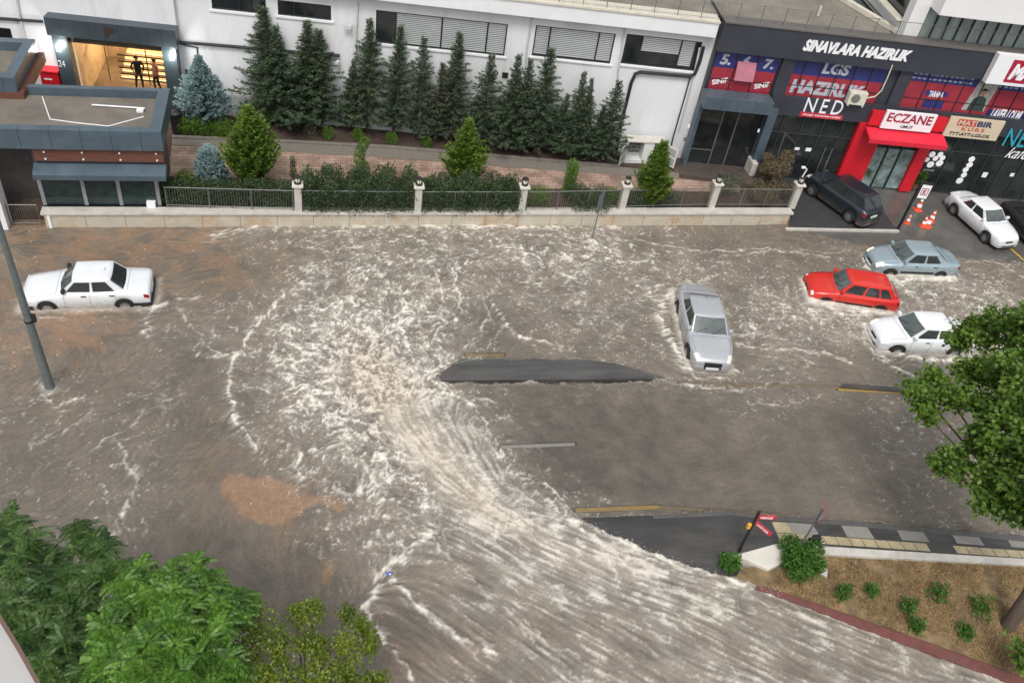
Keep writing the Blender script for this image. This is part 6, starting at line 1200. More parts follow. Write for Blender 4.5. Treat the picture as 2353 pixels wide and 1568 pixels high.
# potted plants at the pharmacy
TER = M('terracotta', (.22, .09, .05), .7)
for (px, py, lab) in [(1972, 418, 'bushy potted plant left of the pharmacy door'), (2096, 432, 'bushy potted plant right of the pharmacy door')]:
    A = G(px, py, .12); r = thing('potted_plant', lab, 'plant', A, 'potted plants by the pharmacy'); m = MB(); m.lathe((A[0], A[1], .1), [(.16, 0), (.24, .35), (.27, .36), (.27, .4), (.2, .4)], 14); m.build('pot', TER, r, smooth=True)
    n = 900; v = RNG.normal(size=(n, 3)); v /= np.linalg.norm(v, axis=1, keepdims=True); C = A + [0, 0, .75] + v * (.42 * (.5 + .5 * RNG.random(n)))[:, None]; leafmesh('foliage', C, v + [0, 0, .5] + RNG.normal(size=v.shape) * .4, v, .13, .05, 'leaf', BOX, r)
# weeds and bushes on the island
WEED = leafmat('weed_leaves', (.03, .09, .015), (.07, .17, .025), (.13, .26, .04))
wild('leafy_bush', 'large leafy green bush growing around the yield sign pole', 1826, 1300, .16, .80, .7, WEED, 4200, .11); wild('leafy_bush', 'small leafy bush at the pavement edge by the marble wedge', 1668, 1304, .0, .36, .5, WEED, 1100, .10)
for px, py, R, lab in [(1932, 1366, .24, 'small green weed nearest the big bush on dry grass'), (1997, 1361, .24, 'small green weed in the middle of the dry grass'), (2078, 1396, .34, 'green weed clump low on the dry grass slope'), (2150, 1368, .3, 'green weed clump right of the others on dry grass'), (2100, 1440, .28, 'yellowish weed close to the red kerb'), (2210, 1455, .3, 'weed near the tree trunk and red kerb'), (2250, 1400, .3, 'weed left of the tree trunk')]:
    wild('weed', lab, px, py, .16, R * random.uniform(.8, 1.5), .26, WEED, 210, .12, 'weed', 'weeds on the dry grass')
# dry grass blades
ipts = poly_px([(1820, 1290), (1850, 1275), (2340, 1300), (2700, 1325), (2700, 1690), (2360, 1555), (2150, 1478), (1950, 1408), (1830, 1366), (1760, 1346), (1800, 1310)], .16)
IP = np.array(ipts); n = 60000; q = np.stack([RNG.uniform(IP[:, 0].min(), IP[:, 0].max(), n), RNG.uniform(IP[:, 1].min(), IP[:, 1].max(), n)], 1); ins = np.zeros(n, bool)
for i in range(len(IP)): a, b = IP[i], IP[(i + 1) % len(IP)]; ins ^= ((a[1] > q[:, 1]) != (b[1] > q[:, 1])) & (q[:, 0] < (b[0] - a[0]) * (q[:, 1] - a[1]) / (b[1] - a[1] + 1e-9) + a[0])
q = q[ins]; dn = perlin(q[:, 0] * .8, q[:, 1] * .8, 201) + .35 * perlin(q[:, 0] * 3, q[:, 1] * 3, 203); q = q[dn > -.30]; n = len(q); C = np.concatenate([q, np.full((n, 1), .155)], 1); D = RNG.normal(size=(n, 3)) * [.9, .9, .3] + [0, 0, .75]
gr = leafmesh('dry_grass', C, D, RNG.normal(size=(n, 3)), .16 * (.6 + .8 * RNG.random(n)), .022, 'needle', leafmat('straw', (.16, .10, .045), (.34, .235, .11), (.52, .39, .19), rough=.8, trans=.1)); tag(gr, 'tangled straw coloured dry grass covering the roadside island', 'grass'); gr['kind'] = 'stuff'
# big leafy tree on the right, leaning out over the pavement
GRN = leafmat('tree_leaves', (.05, .10, .018), (.115, .205, .03), (.22, .34, .06), trans=.4, rough=.42)
tb = G(2316, 1440, .16); bt = thing('leafy_tree', 'big broadleaf tree leaning in from the right photo edge', 'tree', tb)
CL = [(2250, 760, 5.2, .75), (2310, 740, 5.6, .9), (2350, 760, 6, 1.0), (2205, 785, 4.9, .42), (2230, 850, 5.2, .6), (2290, 850, 5.6, .8), (2345, 850, 6.2, .9), (2120, 905, 4.7, .42), (2175, 905, 5.0, .5), (2235, 925, 5.2, .6), (2300, 940, 5.8, .8), (2125, 950, 4.5, .30), (2345, 960, 6.3, .9), (2245, 1010, 5.2, .55), (2310, 1030, 5.8, .75), (2195, 1068, 4.7, .42), (2255, 1095, 5.0, .6), (2330, 1110, 5.6, .75), (2275, 1150, 4.8, .42), (2335, 1165, 5.0, .5), (2352, 1500, 1.3, .5), (2400, 900, 6.6, 1.3), (2420, 1050, 6.4, 1.3), (2420, 760, 6.8, 1.3), (2400, 1180, 5.5, .8), (2500, 950, 7.5, 1.5), (2480, 1100, 6.8, 1.3), (2105, 885, 4.6, .25), (2160, 1062, 4.5, .22), (2150, 870, 4.8, .32)]
P = []; Rr = []
for a, b, z, r_ in CL: P.append(G(a, b, z)); Rr.append(r_ * .90)
P = np.array(P); Rr = np.array(Rr); n = 21000; w = Rr ** 2 / (Rr ** 2).sum(); k = RNG.choice(len(P), n, p=w)
# leaves grow in sprays: twigs inside each bough, leaves along the twigs
tw_c = []; tw_d = []
for i in range(len(P)):
    m_ = max(6, int(26 * Rr[i] ** 1.6) + 6); v = RNG.normal(size=(m_, 3)) * [1, 1, .62]; v /= np.linalg.norm(v, axis=1, keepdims=True); tw_c.append(P[i] + v * (Rr[i] * (.35 + .6 * RNG.random(m_)))[:, None]); tw_d.append(v)
tw_c = np.concatenate(tw_c); tw_d = np.concatenate(tw_d); k = RNG.integers(0, len(tw_c), 25000); C = tw_c[k] + RNG.normal(size=(25000, 3)) * [.15, .15, .07]; D = tw_d[k] * .5 + RNG.normal(size=C.shape) * .8 + [0, 0, -.25]; U = RNG.normal(size=C.shape) * .45 + [0, 0, 1]
leafmesh('crown', C, D, U, .15 * (.7 + .6 * RNG.random(len(C))), .12, 'hex', GRN, bt)
fork = tb + np.array([.55, 1.1, 3.2]); m = MB(); m.tube([tuple(tb - [0, 0, .1]), tuple(tb + [.12, .3, 1.2]), tuple(fork)], [.24, .17, .14], 10); m.build('trunk', BARK, bt, smooth=True)
m = MB()
for i in range(len(P)):
    if CL[i][2] < 2: continue
    mid = (fork + P[i]) / 2 + np.array([0, 0, -.25]); m.tube([tuple(fork), tuple(mid), tuple(P[i])], [.06, .035, .012], 5)
m.build('branches', BARK, bt, smooth=True)
# tree of heaven at the lower left: pinnate fronds
AIL = leafmat('ailanthus_leaflets', (.026, .072, .011), (.080, .19, .020), (.18, .34, .042), trans=.3, rough=.42); AIL2 = leafmat('ailanthus_dark_leaflets', (.018, .048, .011), (.050, .11, .021), (.12, .21, .042), trans=.25, rough=.42)
def frondtree(name, lab, CL, mat, nf, flen, base, seed, lw=.055):
    rg = np.random.default_rng(seed); r = thing(name, lab, 'tree', base); P = np.array([G(a, b, z) for a, b, z, _ in CL]); Rr = np.array([q[3] for q in CL]); w = Rr ** 2 / (Rr ** 2).sum()
    heads = []; 
    for i in range(len(P)):
        for _ in range(max(4, int(Rr[i] * 22))): v = rg.normal(size=3) * [1, 1, .6]; v /= np.linalg.norm(v); heads.append(P[i] + v * Rr[i] * (.3 + .65 * rg.random()))
    C = []; D = []; U = []; m = MB(); Ls = []
    for f in range(nf):
        hd = heads[rg.integers(len(heads))]; th_ = rg.random() * 6.283; L_ = flen * (.7 + .6 * rg.random()); d = np.array([math.cos(th_), math.sin(th_), .35 + rg.normal() * .15]); s_ = np.array([-d[1], d[0], 0]); s_ /= np.linalg.norm(s_)
        np_ = 11; tt = (np.arange(np_) + 1.2) / (np_ + .5); pts = hd + d * (tt * L_)[:, None]; pts[:, 2] -= .75 * L_ * tt ** 2
        if f % 3 == 0: m.tube([tuple(hd), tuple(pts[5]), tuple(pts[-1])], [.006, .004, .002], 3, cap=False)
        tan = d[None, :] - np.array([0, 0, 1.5]) * (tt)[:, None] * .75
        for sg in (1, -1): C.append(pts); D.append(s_[None, :] * sg + tan * .35 + rg.normal(size=(np_, 3)) * .08 + [0, 0, -.25]); U.append(np.tile(np.cross(d, s_) + [0, 0, .3], (np_, 1)) + rg.normal(size=(np_, 3)) * .15); Ls.append(np.full(np_, L_ * .26) * (1 - .45 * np.abs(tt - .4)))
    C = np.concatenate(C); D = np.concatenate(D); U = np.concatenate(U); U = np.where(U[:, 2:3] < 0, -U, U); leafmesh('crown', C, D, U, np.concatenate(Ls), lw * (flen / .5), 'leaf', mat, r, fold=.05)
    c0_ = P.mean(0); top = np.array([base[0], base[1], base[2]]); fk = top + (c0_ - top) * .45; m.tube([tuple(top), tuple(fk)], [.16, .10], 8)
    for i in range(len(P)): m.tube([tuple(fk), tuple((fk + P[i]) / 2 - [0, 0, .2]), tuple(P[i])], [.06, .035, .012], 5)
    m.build('trunk', BARK, r, smooth=True); return r
frondtree('tree_of_heaven', 'bright green feathery tree with long fern like leaves, bottom left', [(340, 1335, 7.0, .42), (420, 1320, 7.0, .45), (490, 1335, 6.9, .36), (300, 1385, 7.2, .5), (400, 1395, 7.4, .7), (470, 1405, 7.2, .6), (260, 1460, 7.2, .5), (350, 1475, 7.6, .7), (450, 1485, 7.4, .65), (515, 1440, 7.0, .4), (240, 1530, 7.2, .5), (320, 1555, 7.6, .6), (430, 1560, 7.4, .6), (515, 1540, 7.0, .4), (545, 1385, 6.8, .22)], AIL, 1600, .36, G(420, 1700, 0) + [0, 0, 0], 5)
frondtree('tree_of_heaven', 'darker feathery tree crown filling the left bottom corner', [(50, 1270, 5.4, 0.55), (10, 1235, 5.2, 0.45), (20, 1310, 5.6, 0.65), (195, 1245, 5.2, 0.26), (175, 1212, 5.2, 0.18), (232, 1262, 5.2, 0.21), (120, 1350, 5.6, 0.65), (40, 1385, 5.8, 0.65), (205, 1350, 5.6, 0.52), (275, 1305, 5.6, 0.29), (100, 1435, 5.8, 0.65), (30, 1475, 5.8, 0.65), (180, 1435, 5.6, 0.59), (130, 1520, 5.8, 0.65), (200, 1550, 5.8, 0.65), (110, 1290, 5.3, 0.26), (20, 1195, 5, 0.20)], AIL2, 1700, .38, G(120, 1650, 0) + [0, 0, 0], 6, lw=.05)
YG = leafmat('yellow_green_leaves', (.06, .10, .010), (.14, .20, .020), (.28, .34, .045), trans=.3, rough=.4)
yt = thing('small_leaved_tree', 'yellow green small leaved tree at the bottom edge', 'tree', G(700, 1720, 0)); CL2 = [(590, 1440, 6.2, .45), (560, 1500, 6.4, .5), (640, 1490, 6.2, .4), (610, 1560, 6.4, .6), (680, 1410, 5.8, .22), (720, 1400, 5.8, .2), (700, 1470, 6, .3), (740, 1500, 6, .3), (800, 1410, 5.8, .22), (835, 1440, 5.8, .22), (790, 1480, 6, .3), (850, 1480, 6, .2), (720, 1560, 6.2, .5), (800, 1550, 6.2, .45), (860, 1560, 6, .3), (520, 1560, 6.4, .5), (450, 1590, 6.4, .4), (640, 1610, 6.4, .6), (760, 1620, 6.4, .6)]
P = np.array([G(a, b, z) for a, b, z, _ in CL2]); Rr = np.array([q[3] for q in CL2]); tw_c = []
for i in range(len(P)):
    m_ = int(10 + 60 * Rr[i] ** 1.5); v = RNG.normal(size=(m_, 3)); v /= np.linalg.norm(v, axis=1, keepdims=True); tw_c.append(P[i] + v * (Rr[i] * (.2 + .85 * RNG.random(m_)))[:, None])
tw_c = np.concatenate(tw_c); k = RNG.integers(0, len(tw_c), 9500); C = tw_c[k] + RNG.normal(size=(9500, 3)) * .075; leafmesh('crown', C, RNG.normal(size=C.shape) + [0, 0, -.1], RNG.normal(size=C.shape) * .6 + [0, 0, 1], .075 * (.7 + .6 * RNG.random(9500)), .05, 'leaf', YG, yt)
fk = np.array(yt.location) + (P.mean(0) - np.array(yt.location)) * .6; m = MB(); m.tube([tuple(yt.location), tuple(fk)], [.12, .07], 8)
for i in range(len(P)): m.tube([tuple(fk), tuple((fk + P[i]) / 2 - [0, 0, .15]), tuple(P[i])], [.04, .022, .008], 5)
m.build('trunk', BARK, yt, smooth=True)
# ================================================================ STREET THINGS AND PEOPLE
GP = M('galvanised_pole', (.17, .20, .20), .5, metal=.4, var=.2, scale=4)
A, h = vh((115, 890), (0, 540), 0); lp = thing('lamp_post', 'tall tapering grey lamp post rising out of the flood at left', 'lamp post', A)
m = MB(); m.tube([(A[0], A[1], -.25), (A[0], A[1], 1.2), (A[0], A[1], 5), (A[0], A[1], 9)], [.16, .145, .10, .06], 12); m.build('pole', GP, lp, smooth=True)
z = h * .47; m = MB(); m.tube([(A[0], A[1], z), (A[0], A[1], z + .08)], .135, 12); m.box(A[0] + .1, A[1] - .06, z, A[0] + .22, A[1] + .05, z + .3); m.build('clamp', BLK, lp)
m = MB(); m.tube([(A[0], A[1], 8.9), (A[0] - .2, A[1] + .6, 9.4), (A[0] - .5, A[1] + 1.6, 9.6)], .04, 8); m.build('arm', GP, lp); m = MB(); m.box(A[0] - .65, A[1] + 1.5, 9.5, A[0] - .4, A[1] + 2.1, 9.62); m.build('lamp_head', GP, lp, bevel=.03)
# street sign seen from behind
A, h = vh((1358, 556), (1385, 478), 0); r = thing('street_sign', 'grey back of a street sign on a thin post in the white water', 'sign', A)
m = MB(); m.tube([(A[0], A[1], -.2), (A[0] + .02, A[1], h + .9)], .028, 8); m.build('post', GP, r, smooth=True)
m = MB(); c = np.array([A[0], A[1] - .0, h + .25]); d = np.array([.62, .78, 0]); w = .30
P = [c - d * w - [0, 0, .45], c + d * w - [0, 0, .45], c + d * w + [0, 0, .45], c - d * w + [0, 0, .45]]; t = np.array([d[1], -d[0], 0]) * .02; m.add([tuple(q) for q in P] + [tuple(q + t) for q in P], [(0, 1, 2, 3), (4, 7, 6, 5), (0, 4, 5, 1), (1, 5, 6, 2), (2, 6, 7, 3), (3, 7, 4, 0)]); m.build('sign_plate', M('sign_back_grey', (.13, .17, .19), .5, metal=.3), r)
# E totem
A, h = vh((2063, 525), (2110, 458), .1); r = thing('totem_sign', 'leaning black framed totem sign with a red E in a white square', 'sign', A)
TF = Fr((A[0], A[1]), -.2); _, h2 = vh((2063, 525), (2121, 420), .1)
m = MB(TF); m.box(-.05, -.05, .05, .05, .05, h2 + .1); m.build('post', BLK, r); zc = h2 - .25
m = MB(TF); m.box(.05, -.04, zc - .55, .62, .05, zc + .35); m.build('frame', BLK, r)
m = MB(TF); m.box(.10, .051, zc - .5, .57, .06, zc + .24); m.build('panel', WT, r)
m = MB(TF); cx_, cz_ = .335, zc - .13
for (a, b, c_, d_) in [(-.17, -.19, .17, -.15), (-.17, .15, .17, .19), (-.17, -.15, -.135, .15), (.135, -.15, .17, .15)]: m.box(cx_ + a, .061, cz_ + b, cx_ + c_, .066, cz_ + d_)
m.build('logo_border', M('crimson', ()), r); text('E', TF, r, 'letter', M('crimson', ()), cx_ - .08, cz_ - .11, cx_ + .08, cz_ + .11, .061, bold=.04, depth=.006)
# traffic cones
ORG = M('cone_orange', (.75, .10, .035), .5, var=.1)
def cone():
    r = thing('traffic_cone', 'cone', 'traffic cone', (0, 0, 0), 'orange and white traffic cones'); m = MB(); m.box(-.19, -.19, 0, .19, .19, .035); m.build('base', ORG, r, bevel=.01)
    m = MB(); m.lathe((0, 0, .035), [(.15, 0), (.115, .18), (.078, .38), (.06, .46), (.028, .66)], 14); m.build('cone_body', ORG, r, smooth=True); m = MB(); m.lathe((0, 0, 0), [(.122, .20), (.090, .36)], 14); m.v = [q * [1.03, 1.03, 1] for q in m.v]; m.build('white_band', WT, r, smooth=True); m = MB(); m.lathe((0, 0, 0), [(.064, .50), (.045, .60)], 14); m.v = [q * [1.06, 1.06, 1] for q in m.v]; m.build('white_band', WT, r, smooth=True); return r
k0 = cone(); KID[k0.name] = kids(k0)
for i, (px, py, sc, lab) in enumerate([(2107, 482, 1.1, 'traffic cone standing right under the E totem sign'), (2083, 512, .8, 'smaller faded traffic cone left of the cone cluster'), (2128, 520, 1.15, 'largest front cone of the cluster nearest the street'), (2119, 519, .9, 'cone pressed against the left of the largest cone'), (2137, 508, 1.0, 'rear cone of the cluster behind the largest cone')]):
    A = G(px, py, .035); o = k0 if i == 0 else dup(k0); o['label'] = lab; o.location = (A[0], A[1], .03); o.scale = (sc,) * 3; o.rotation_euler[2] = i
# red direction sign, lower right
A, h = vh((1697, 1266), (1748, 1178), .1); r = thing('direction_sign', 'black post with two red direction blades at the near pavement corner', 'sign', A)
m = MB(); m.tube([(A[0], A[1], .05), (A[0], A[1], h + .15)], .05, 10); m.build('post', BLK, r, smooth=True)
SR = M('sign_red', ())
def blade(ang, z, L_, nm_, tx):
    f = Fr((A[0], A[1]), 0.0); f.u = np.array([math.cos(ang), math.sin(ang), 0]); f.n = np.array([f.u[1], -f.u[0], 0])
    m = MB(f); m.box(.05, -.02, z - .09, L_, .02, z + .09); b = m.build('blade', SR, r, bevel=.008); text(tx, f, r, 'lettering', WT, .12, z - .045, L_ - .1, z + .045, .021, bold=.02, depth=.004, parent=b)
_, zt_ = vh((1697, 1266), (1745, 1187), .1)
blade(-.12, zt_ + .05, .62, 'a', 'MERKEZ'); blade(-1.0, zt_ - .17, .62, 'b', 'HASTANE')
m = MB(); m.box(A[0] - .17, A[1] - .05, zt_ - .5, A[0] - .05, A[1] + .05, zt_ - .28); m.build('yellow_lamp', M('amber', (.7, .35, .03), .4), r, bevel=.02)
# yield sign seen edge on
A, h = vh((1828, 1272), (1893, 1168), .2); r = thing('yield_sign', 'triangular yield sign seen from the side on a grey post', 'sign', A)
_, h0 = vh((1828, 1272), (1862, 1212), .2); m = MB(); m.tube([(A[0], A[1], .1), (A[0], A[1], .2 + h)], .03, 8); m.build('post', GP, r, smooth=True)
f = Fr((A[0], A[1]), 0); th_ = 1.02; f.u = np.array([math.cos(th_), math.sin(th_), 0]); f.n = np.array([f.u[1], -f.u[0], 0]); zz = .2 + h
T0 = [(-.42, zz - .0), (.42, zz - .0), (0, zz - .72)]; m = MB(f); m.add([(a, .035, b) for a, b in T0] + [(a, .055, b) for a, b in T0], [(0, 1, 2), (3, 5, 4), (0, 3, 4, 1), (1, 4, 5, 2), (2, 5, 3, 0)]); m.build('red_border', SR, r)
m = MB(f); m.add([(a * .68, .0565, (b - zz + .25) * .68 + zz - .25) for a, b in T0], [(0, 1, 2)]); m.add([(a * .96, .033, (b - zz + .25) * .96 + zz - .25) for a, b in T0], [(0, 2, 1)]); m.build('plate', M('sign_back_pale', (.5, .52, .52), .5), r)
# floodlight on the coping
A = G(1832, 1268, .28); r = thing('floodlight', 'small black floodlight on a bent arm above the marble coping', 'lamp', A)
B = G(1872, 1243, .75); m = MB(); m.tube([tuple(A), tuple((A + B) / 2 + [0, 0, -.05]), tuple(B)], .022, 6); m.build('arm', BLK, r, smooth=True); m = MB(); m.box(B[0] - .10, B[1] - .05, B[2] - .02, B[0] + .16, B[1] + .14, B[2] + .20); m.build('lamp_head', BLK, r, bevel=.02)
m = MB(); m.box(B[0] - .24, B[1] - .03, B[2] + .03, B[0] - .12, B[1] + .08, B[2] + .14); m.build('sensor', M('bronze_frame', (.05, .04, .03), .4, metal=.6), r, bevel=.01)
# arched white pipe, leaning metal pole, bed lamp, bins
pts = [(2060, 419, .1), (2075, 417, .35), (2090, 410, .7), (2102, 404, .95), (2113, 404, 1.0), (2118, 414, .7), (2118, 428, .25), (2117, 432, .1)]; A = G(2060, 419, .1); r = thing('arched_pipe', 'thin white arched hose between the pharmacy door and potted plant', 'hose', A)
m = MB(); P0 = G(2058, 421, .1); P1 = G(2117, 438, .1)
m.tube([tuple(P0 + (P1 - P0) * t + np.array([0, 0, 1.05 * math.sin(math.pi * t) ** .7])) for t in np.linspace(0, 1, 14)], .022, 6); m.build('hose', WT, r, smooth=True)
A, B = G(1875, 385, .2), G(1806, 312, .2); B = np.array([A[0] - 2.0, A[1] + .3, 2.0]); r = thing('metal_pole', 'slim grey pole leaning by the dark glass near the dark blue car', 'pole', A)
s_, z_ = SHP.px(1804, 306, .5); B = SHP.w(s_, .5, z_); m = MB(); m.tube([tuple(A), tuple(B)], .03, 6); m.build('pole', METALG, r); m = MB(); m.tube([tuple(B), tuple(B - [0, 0, 1.2])], .025, 6); m.build('leg', METALG, r)
A, h = vh((778, 208), (779, 138), .6); A = G(775, 292, .6); _, h = vh((775, 292), (779, 138), .6); r = thing('garden_lamp', 'slim pale garden lamp on a pole before the white wall', 'lamp', A); m = MB(); m.tube([tuple(A), tuple(A + [0, 0, h - .2])], .022, 6); m.build('pole', PIPEW, r); m = MB(); m.lathe(tuple(A + [0, 0, h - .25]), [(.05, 0), (.13, .06), (.13, .2), (.04, .26)], 10); m.build('lamp_head', PIPEW, r, smooth=True)
A = G(408, 303, .55); r = thing('waste_bin', 'tall black waste bin beside the bright low hedge', 'bin', A); m = MB(); m.lathe((A[0], A[1], .55), [(.24, 0), (.27, .9), (.3, .95), (.3, 1.0), (.1, 1.08)], 14); m.build('bin_body', BLK, r, smooth=True)
A = G(408, 245, .55); r = thing('parcel_stack', 'stack of white and red parcels beside the portal pilaster', 'parcels', A)
for i in range(5): m = MB(); j = random.uniform(-.05, .05); m.box(A[0] - .26 + j, A[1] - .2, .55 + i * .2, A[0] + .26 + j, A[1] + .2, .72 + i * .2); m.build('parcel', [WT, SR][i % 2], r, bevel=.02)
A = G(348, 478, .74); m = MB(); m.box(A[0] - .17, A[1] - .02, .745, A[0] + .17, A[1] + .2, 1.0); tag(m.build('white_box', WT, bevel=.01), 'small white box on the coping by the last guardhouse window', 'box')
A = G(1878, 38, zf1); m = MB(); m.box(A[0] - .05, A[1] - .05, zf1, A[0] + .05, A[1] + .05, zf1 + .5); tag(m.build('roof_pipe', MC['cream_coping'], bevel=.02), 'short cream vent pipe standing on the grey roof', 'pipe')
A = G(893, 1317, .12); r = thing('plastic_bottle', 'small blue and white bottle caught in the foam', 'bottle', A); m = MB(); m.tube([tuple(A - [.09, .02, 0]), tuple(A + [.05, .02, .02]), tuple(A + [.10, .03, .02])], [.05, .05, .02], 8); m.build('bottle_body', M('bottle_blue', (.10, .16, .5), .3), r, smooth=True); m = MB(); m.tube([tuple(A + [.0, .0, .0]), tuple(A + [.05, .02, .015])], .054, 8); m.build('bottle_label', WT, r)
# ledge of the photographer's balcony
m = MB(); pl_ = [(-2, 1425), (38, 1490), (85, 1575), (150, 1700), (-500, 1700), (-500, 1100)]; m.prism([tuple(G(a, b, 21.55)[:2]) for a, b in pl_], 21.45, 21.55); led = thing('balcony_ledge', 'pale concrete balcony ledge with brown rim in the bottom left corner', 'ledge', G(0, 1560, 21.5)); m.build('slab', M('ledge_concrete', (.42, .41, .40), .8, var=.1, scale=8), led)
m = MB(); m.prism([tuple(G(a, b, 21.556)[:2]) for a, b in [(-14, 1400), (-2, 1425), (38, 1490), (85, 1575), (150, 1700), (162, 1700), (97, 1575), (47, 1484), (0, 1408)]], 21.44, 21.556); m.build('rim', M('brown_rim', (.14, .085, .065), .7), led)
# ---------------------------------------------------------------- people at the lit entrance
SKN = M('skin', (.42, .24, .17), .6, var=.05); HAIR = M('dark_hair', (.015, .012, .010), .6); SHOE = M('black_shoes', (.012, .012, .012), .5); BCL = M('black_clothes', (.014, .014, .016), .8, var=.3, scale=6)
chk = bpy.data.materials.new('red_checked_shirt'); chk.use_nodes = True; b = chk.node_tree.nodes['Principled BSDF']; ck = chk.node_tree.nodes.new('ShaderNodeTexChecker'); tc = chk.node_tree.nodes.new('ShaderNodeTexCoord'); ck.inputs['Scale'].default_value = 14; ck.inputs[1].default_value = (.38, .03, .03, 1); ck.inputs[2].default_value = (.55, .40, .38, 1); chk.node_tree.links.new(tc.outputs['Object'], ck.inputs[0]); chk.node_tree.links.new(ck.outputs[0], b.inputs['Base Color']); b.inputs['Roughness'].default_value = .8
def person(lab, J, loc, head, shirt, trs, sleeve=1.0, headturn=0.0, grp=None):
    """J: joints by name; one skinned continuous body, hair as a child"""
    r = thing('person', lab, 'person', loc, grp); E = [('pel', 'sp'), ('sp', 'ch'), ('ch', 'nk'), ('nk', 'hb'), ('hb', 'hd'), ('hd', 'ht')]
    Rd = dict(pel=.135, sp=.125, ch=.15, nk=.058, hb=.062, hd=.098, ht=.078)
    for s_ in 'LR': E += [('ch', 'sh' + s_), ('sh' + s_, 'el' + s_), ('el' + s_, 'wr' + s_), ('wr' + s_, 'ha' + s_), ('pel', 'hi' + s_), ('hi' + s_, 'kn' + s_), ('kn' + s_, 'an' + s_), ('an' + s_, 'to' + s_)]; Rd.update({'sh' + s_: .066, 'el' + s_: .046, 'wr' + s_: .03, 'ha' + s_: .036, 'hi' + s_: .098, 'kn' + s_: .062, 'an' + s_: .042, 'to' + s_: .036})
    ks = list(J); me = bpy.data.meshes.new('body'); me.from_pydata([J[k] for k in ks], [(ks.index(a), ks.index(c)) for a, c in E], []); o = bpy.data.objects.new('body', me); scene.collection.objects.link(o)
    sk = o.modifiers.new('skin', 'SKIN'); o.modifiers.new('sub', 'SUBSURF').levels = 2
    for i, k in enumerate(ks): v = me.skin_vertices[0].data[i]; v.radius = (Rd[k] * (1.18 if k in ('ch', 'pel', 'sp') else 1), Rd[k] * (.8 if k in ('ch', 'pel', 'sp') else 1)); v.use_root = (k == 'pel')
    dg = bpy.context.evaluated_depsgraph_get(); m2 = bpy.data.meshes.new_from_object(o.evaluated_get(dg)); bpy.data.objects.remove(o)
    V = [np.array(v.co) for v in m2.vertices]; F = [list(p.vertices) for p in m2.polygons]; mb = MB(); mb.add(V, F)
    for p_ in range(len(F)):
        c = np.mean([V[i] for i in F[p_]], 0); mi = 0
        wr = min(np.linalg.norm(c - np.array(J['ha' + s_])) for s_ in 'LR')
        if c[2] < .085: mi = 3
        elif wr < .085: mi = 1
        elif c[2] > J['nk'][2] + .0: mi = 1
        elif c[2] < J['pel'][2] - .02 and min(np.linalg.norm(c - np.array(J['wr' + s_])) for s_ in 'LR') > .1: mi = 2
        mb.m[p_] = mi
    for s_, sg in (('L', 1), ('R', -1)):   # fingers
        h_ = np.array(J['ha' + s_]); w_ = np.array(J['wr' + s_]); d = (h_ - w_) / np.linalg.norm(h_ - w_); sd_ = np.cross(d, [0, 1, 0]); sd_ /= np.linalg.norm(sd_)
        for q in range(4): a = h_ + sd_ * (q - 1.5) * .018 + d * .02; l_ = (.055, .066, .062, .05)[q]; mb.tube([tuple(a), tuple(a + d * l_ * .6 + [0, .005, 0]), tuple(a + d * l_ + [0, .02, 0])], [.010, .009, .007], 5, mi=1)
        a = h_ + sd_ * -.03 - d * .01; mb.tube([tuple(a), tuple(a - sd_ * .02 + d * .03), tuple(a - sd_ * .015 + d * .055)], [.011, .010, .008], 5, mi=1)
    hd = np.array(J['hd']); ct, st_ = math.cos(headturn), math.sin(headturn); fd = np.array([st_, ct, 0]); sd = np.array([ct, -st_, 0])
    mb.tube([tuple(hd + fd * .088 + [0, 0, .02]), tuple(hd + fd * .122 - [0, 0, .018])], [.010, .016], 6, mi=1)
    for e_ in (-1, 1): mb.tube([tuple(hd + sd * .095 * e_ + [0, 0, .02]), tuple(hd + sd * .104 * e_ - [0, 0, .03])], [.018, .014], 6, mi=1)
    for v_ in range(len(mb.v)): mb.v[v_] = mb.v[v_] + np.array(loc, float)
    bo = mb.build('body', [shirt, SKN, trs, SHOE], r, smooth=True, angle=80)
    m = MB(); n = 12; top = hd + [0, 0, .035]; V = []; rings = [(.108, -.045), (.116, .0), (.108, .05), (.075, .09), (.03, .108)]
    for rr_, zz in rings:
        for k in range(n):
            t = 2 * math.pi * k / n; q = sd * math.cos(t) * rr_ + fd * math.sin(t) * rr_; fr_ = math.sin(t); V.append(top + q * (1 if fr_ < .5 else .93) + [0, 0, zz + (.065 if fr_ > .5 and zz < .03 else 0)] - fd * .008 + np.array(loc, float))
    m.add(V, [(i * n + k, i * n + (k + 1) % n, (i + 1) * n + (k + 1) % n, (i + 1) * n + k) for i in range(4) for k in range(n)] + [tuple(4 * n + k for k in range(n))], raw=True); m.build('hair', HAIR, r, smooth=True)
    m = MB()
    for e_ in (-1, 1): q = hd + sd * .034 * e_ + fd * .092 + [0, 0, .012] + np.array(loc, float); m.tube([tuple(q - sd * .012), tuple(q + sd * .012)], .007, 5)
    q = hd + fd * .094 - [0, 0, .048] + np.array(loc, float); m.tube([tuple(q - sd * .02), tuple(q + sd * .02)], .005, 4); m.build('facial_features', HAIR, r)
    r.rotation_euler[2] = head; return r
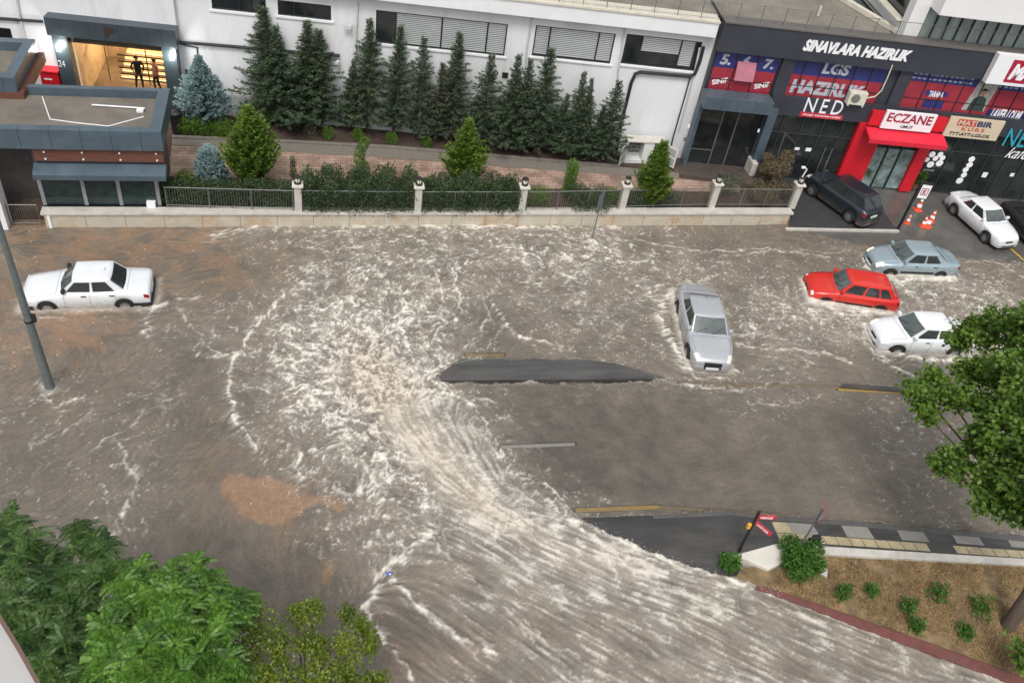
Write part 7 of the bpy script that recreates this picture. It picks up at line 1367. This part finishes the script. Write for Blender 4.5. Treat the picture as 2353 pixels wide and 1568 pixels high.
J1 = dict(pel=(0, 0, .97), sp=(0, -.01, 1.13), ch=(0, 0, 1.36), nk=(0, 0, 1.50), hb=(0, .01, 1.56), hd=(0, .02, 1.645), ht=(0, .015, 1.735), shL=(.185, 0, 1.43), elL=(.30, -.05, 1.17), wrL=(.20, .07, .97), haL=(.17, .10, .90), shR=(-.185, 0, 1.43), elR=(-.30, -.05, 1.17), wrR=(-.21, .07, .97), haR=(-.18, .10, .90), hiL=(.09, 0, .90), knL=(.15, .03, .50), anL=(.20, -.01, .09), toL=(.24, .13, .04), hiR=(-.09, 0, .90), knR=(-.11, .03, .50), anR=(-.13, -.01, .09), toR=(-.16, .13, .04))
J2 = dict(J1); J2.update(elL=(.24, -.06, 1.15), wrL=(.24, .02, .92), haL=(.235, .05, .85), elR=(-.25, -.02, 1.17), wrR=(-.19, .14, 1.02), haR=(-.15, .19, .98), knL=(.10, .10, .51), anL=(.09, .06, .09), toL=(.10, .20, .04), knR=(-.09, -.02, .5), anR=(-.10, -.14, .10), toR=(-.12, -.01, .04))
A = G(324, 206, TZ + .01); person('standing person all in black with hands at the hips in the lit entrance', J1, (A[0], A[1], TZ + .01), math.pi + .25, BCL, BCL, grp=None)
A = G(364, 212, TZ + .01); person('person in red checked shirt and dark trousers turned towards the other', J2, (A[0], A[1], TZ + .01), math.pi - .9, chk, BCL, headturn=.2)
# ---------------------------------------------------------------- spray thrown up by the current
n = 1500; Pa = [G(*q)[:2] for q in [(1150, 1180), (1250, 1195), (1340, 1210), (1480, 1275), (1640, 1325), (1800, 1378)]]; C = []
for i in range(n):
    t = random.random() ** 1.4 * 4.999; k = int(t); p = Pa[k] + (Pa[k + 1] - Pa[k]) * (t - k); C.append((p[0] + random.gauss(.0, .10), p[1] + random.gauss(-.02, .09), .12 + abs(random.gauss(0, .10))))
for q, s_ in [((1005, 1222), .2), ((980, 905), .2), ((1990, 740), .12), ((1865, 700), .12), ((1540, 740), .15), ((2000, 620), .1), ((900, 860), .5), ((1360, 556), .12), ((850, 520), .2), ((1000, 522), .2), ((2060, 720), .1)]:
    for _ in range(110): p = G(*q); C.append((p[0] + random.gauss(0, s_ * 1.6), p[1] + random.gauss(0, s_), .08 + abs(random.gauss(0, .10))))
C = np.array(C); o = leafmesh('water_spray', C, RNG.normal(size=C.shape), RNG.normal(size=C.shape),   .026 * (.4 + RNG.random(len(C))), .02, 'leaf', M('spray_white', (.72, .69, .64), .4)); tag(o, 'droplets of white spray along the edges of the racing water', 'spray'); o['kind'] = 'stuff'
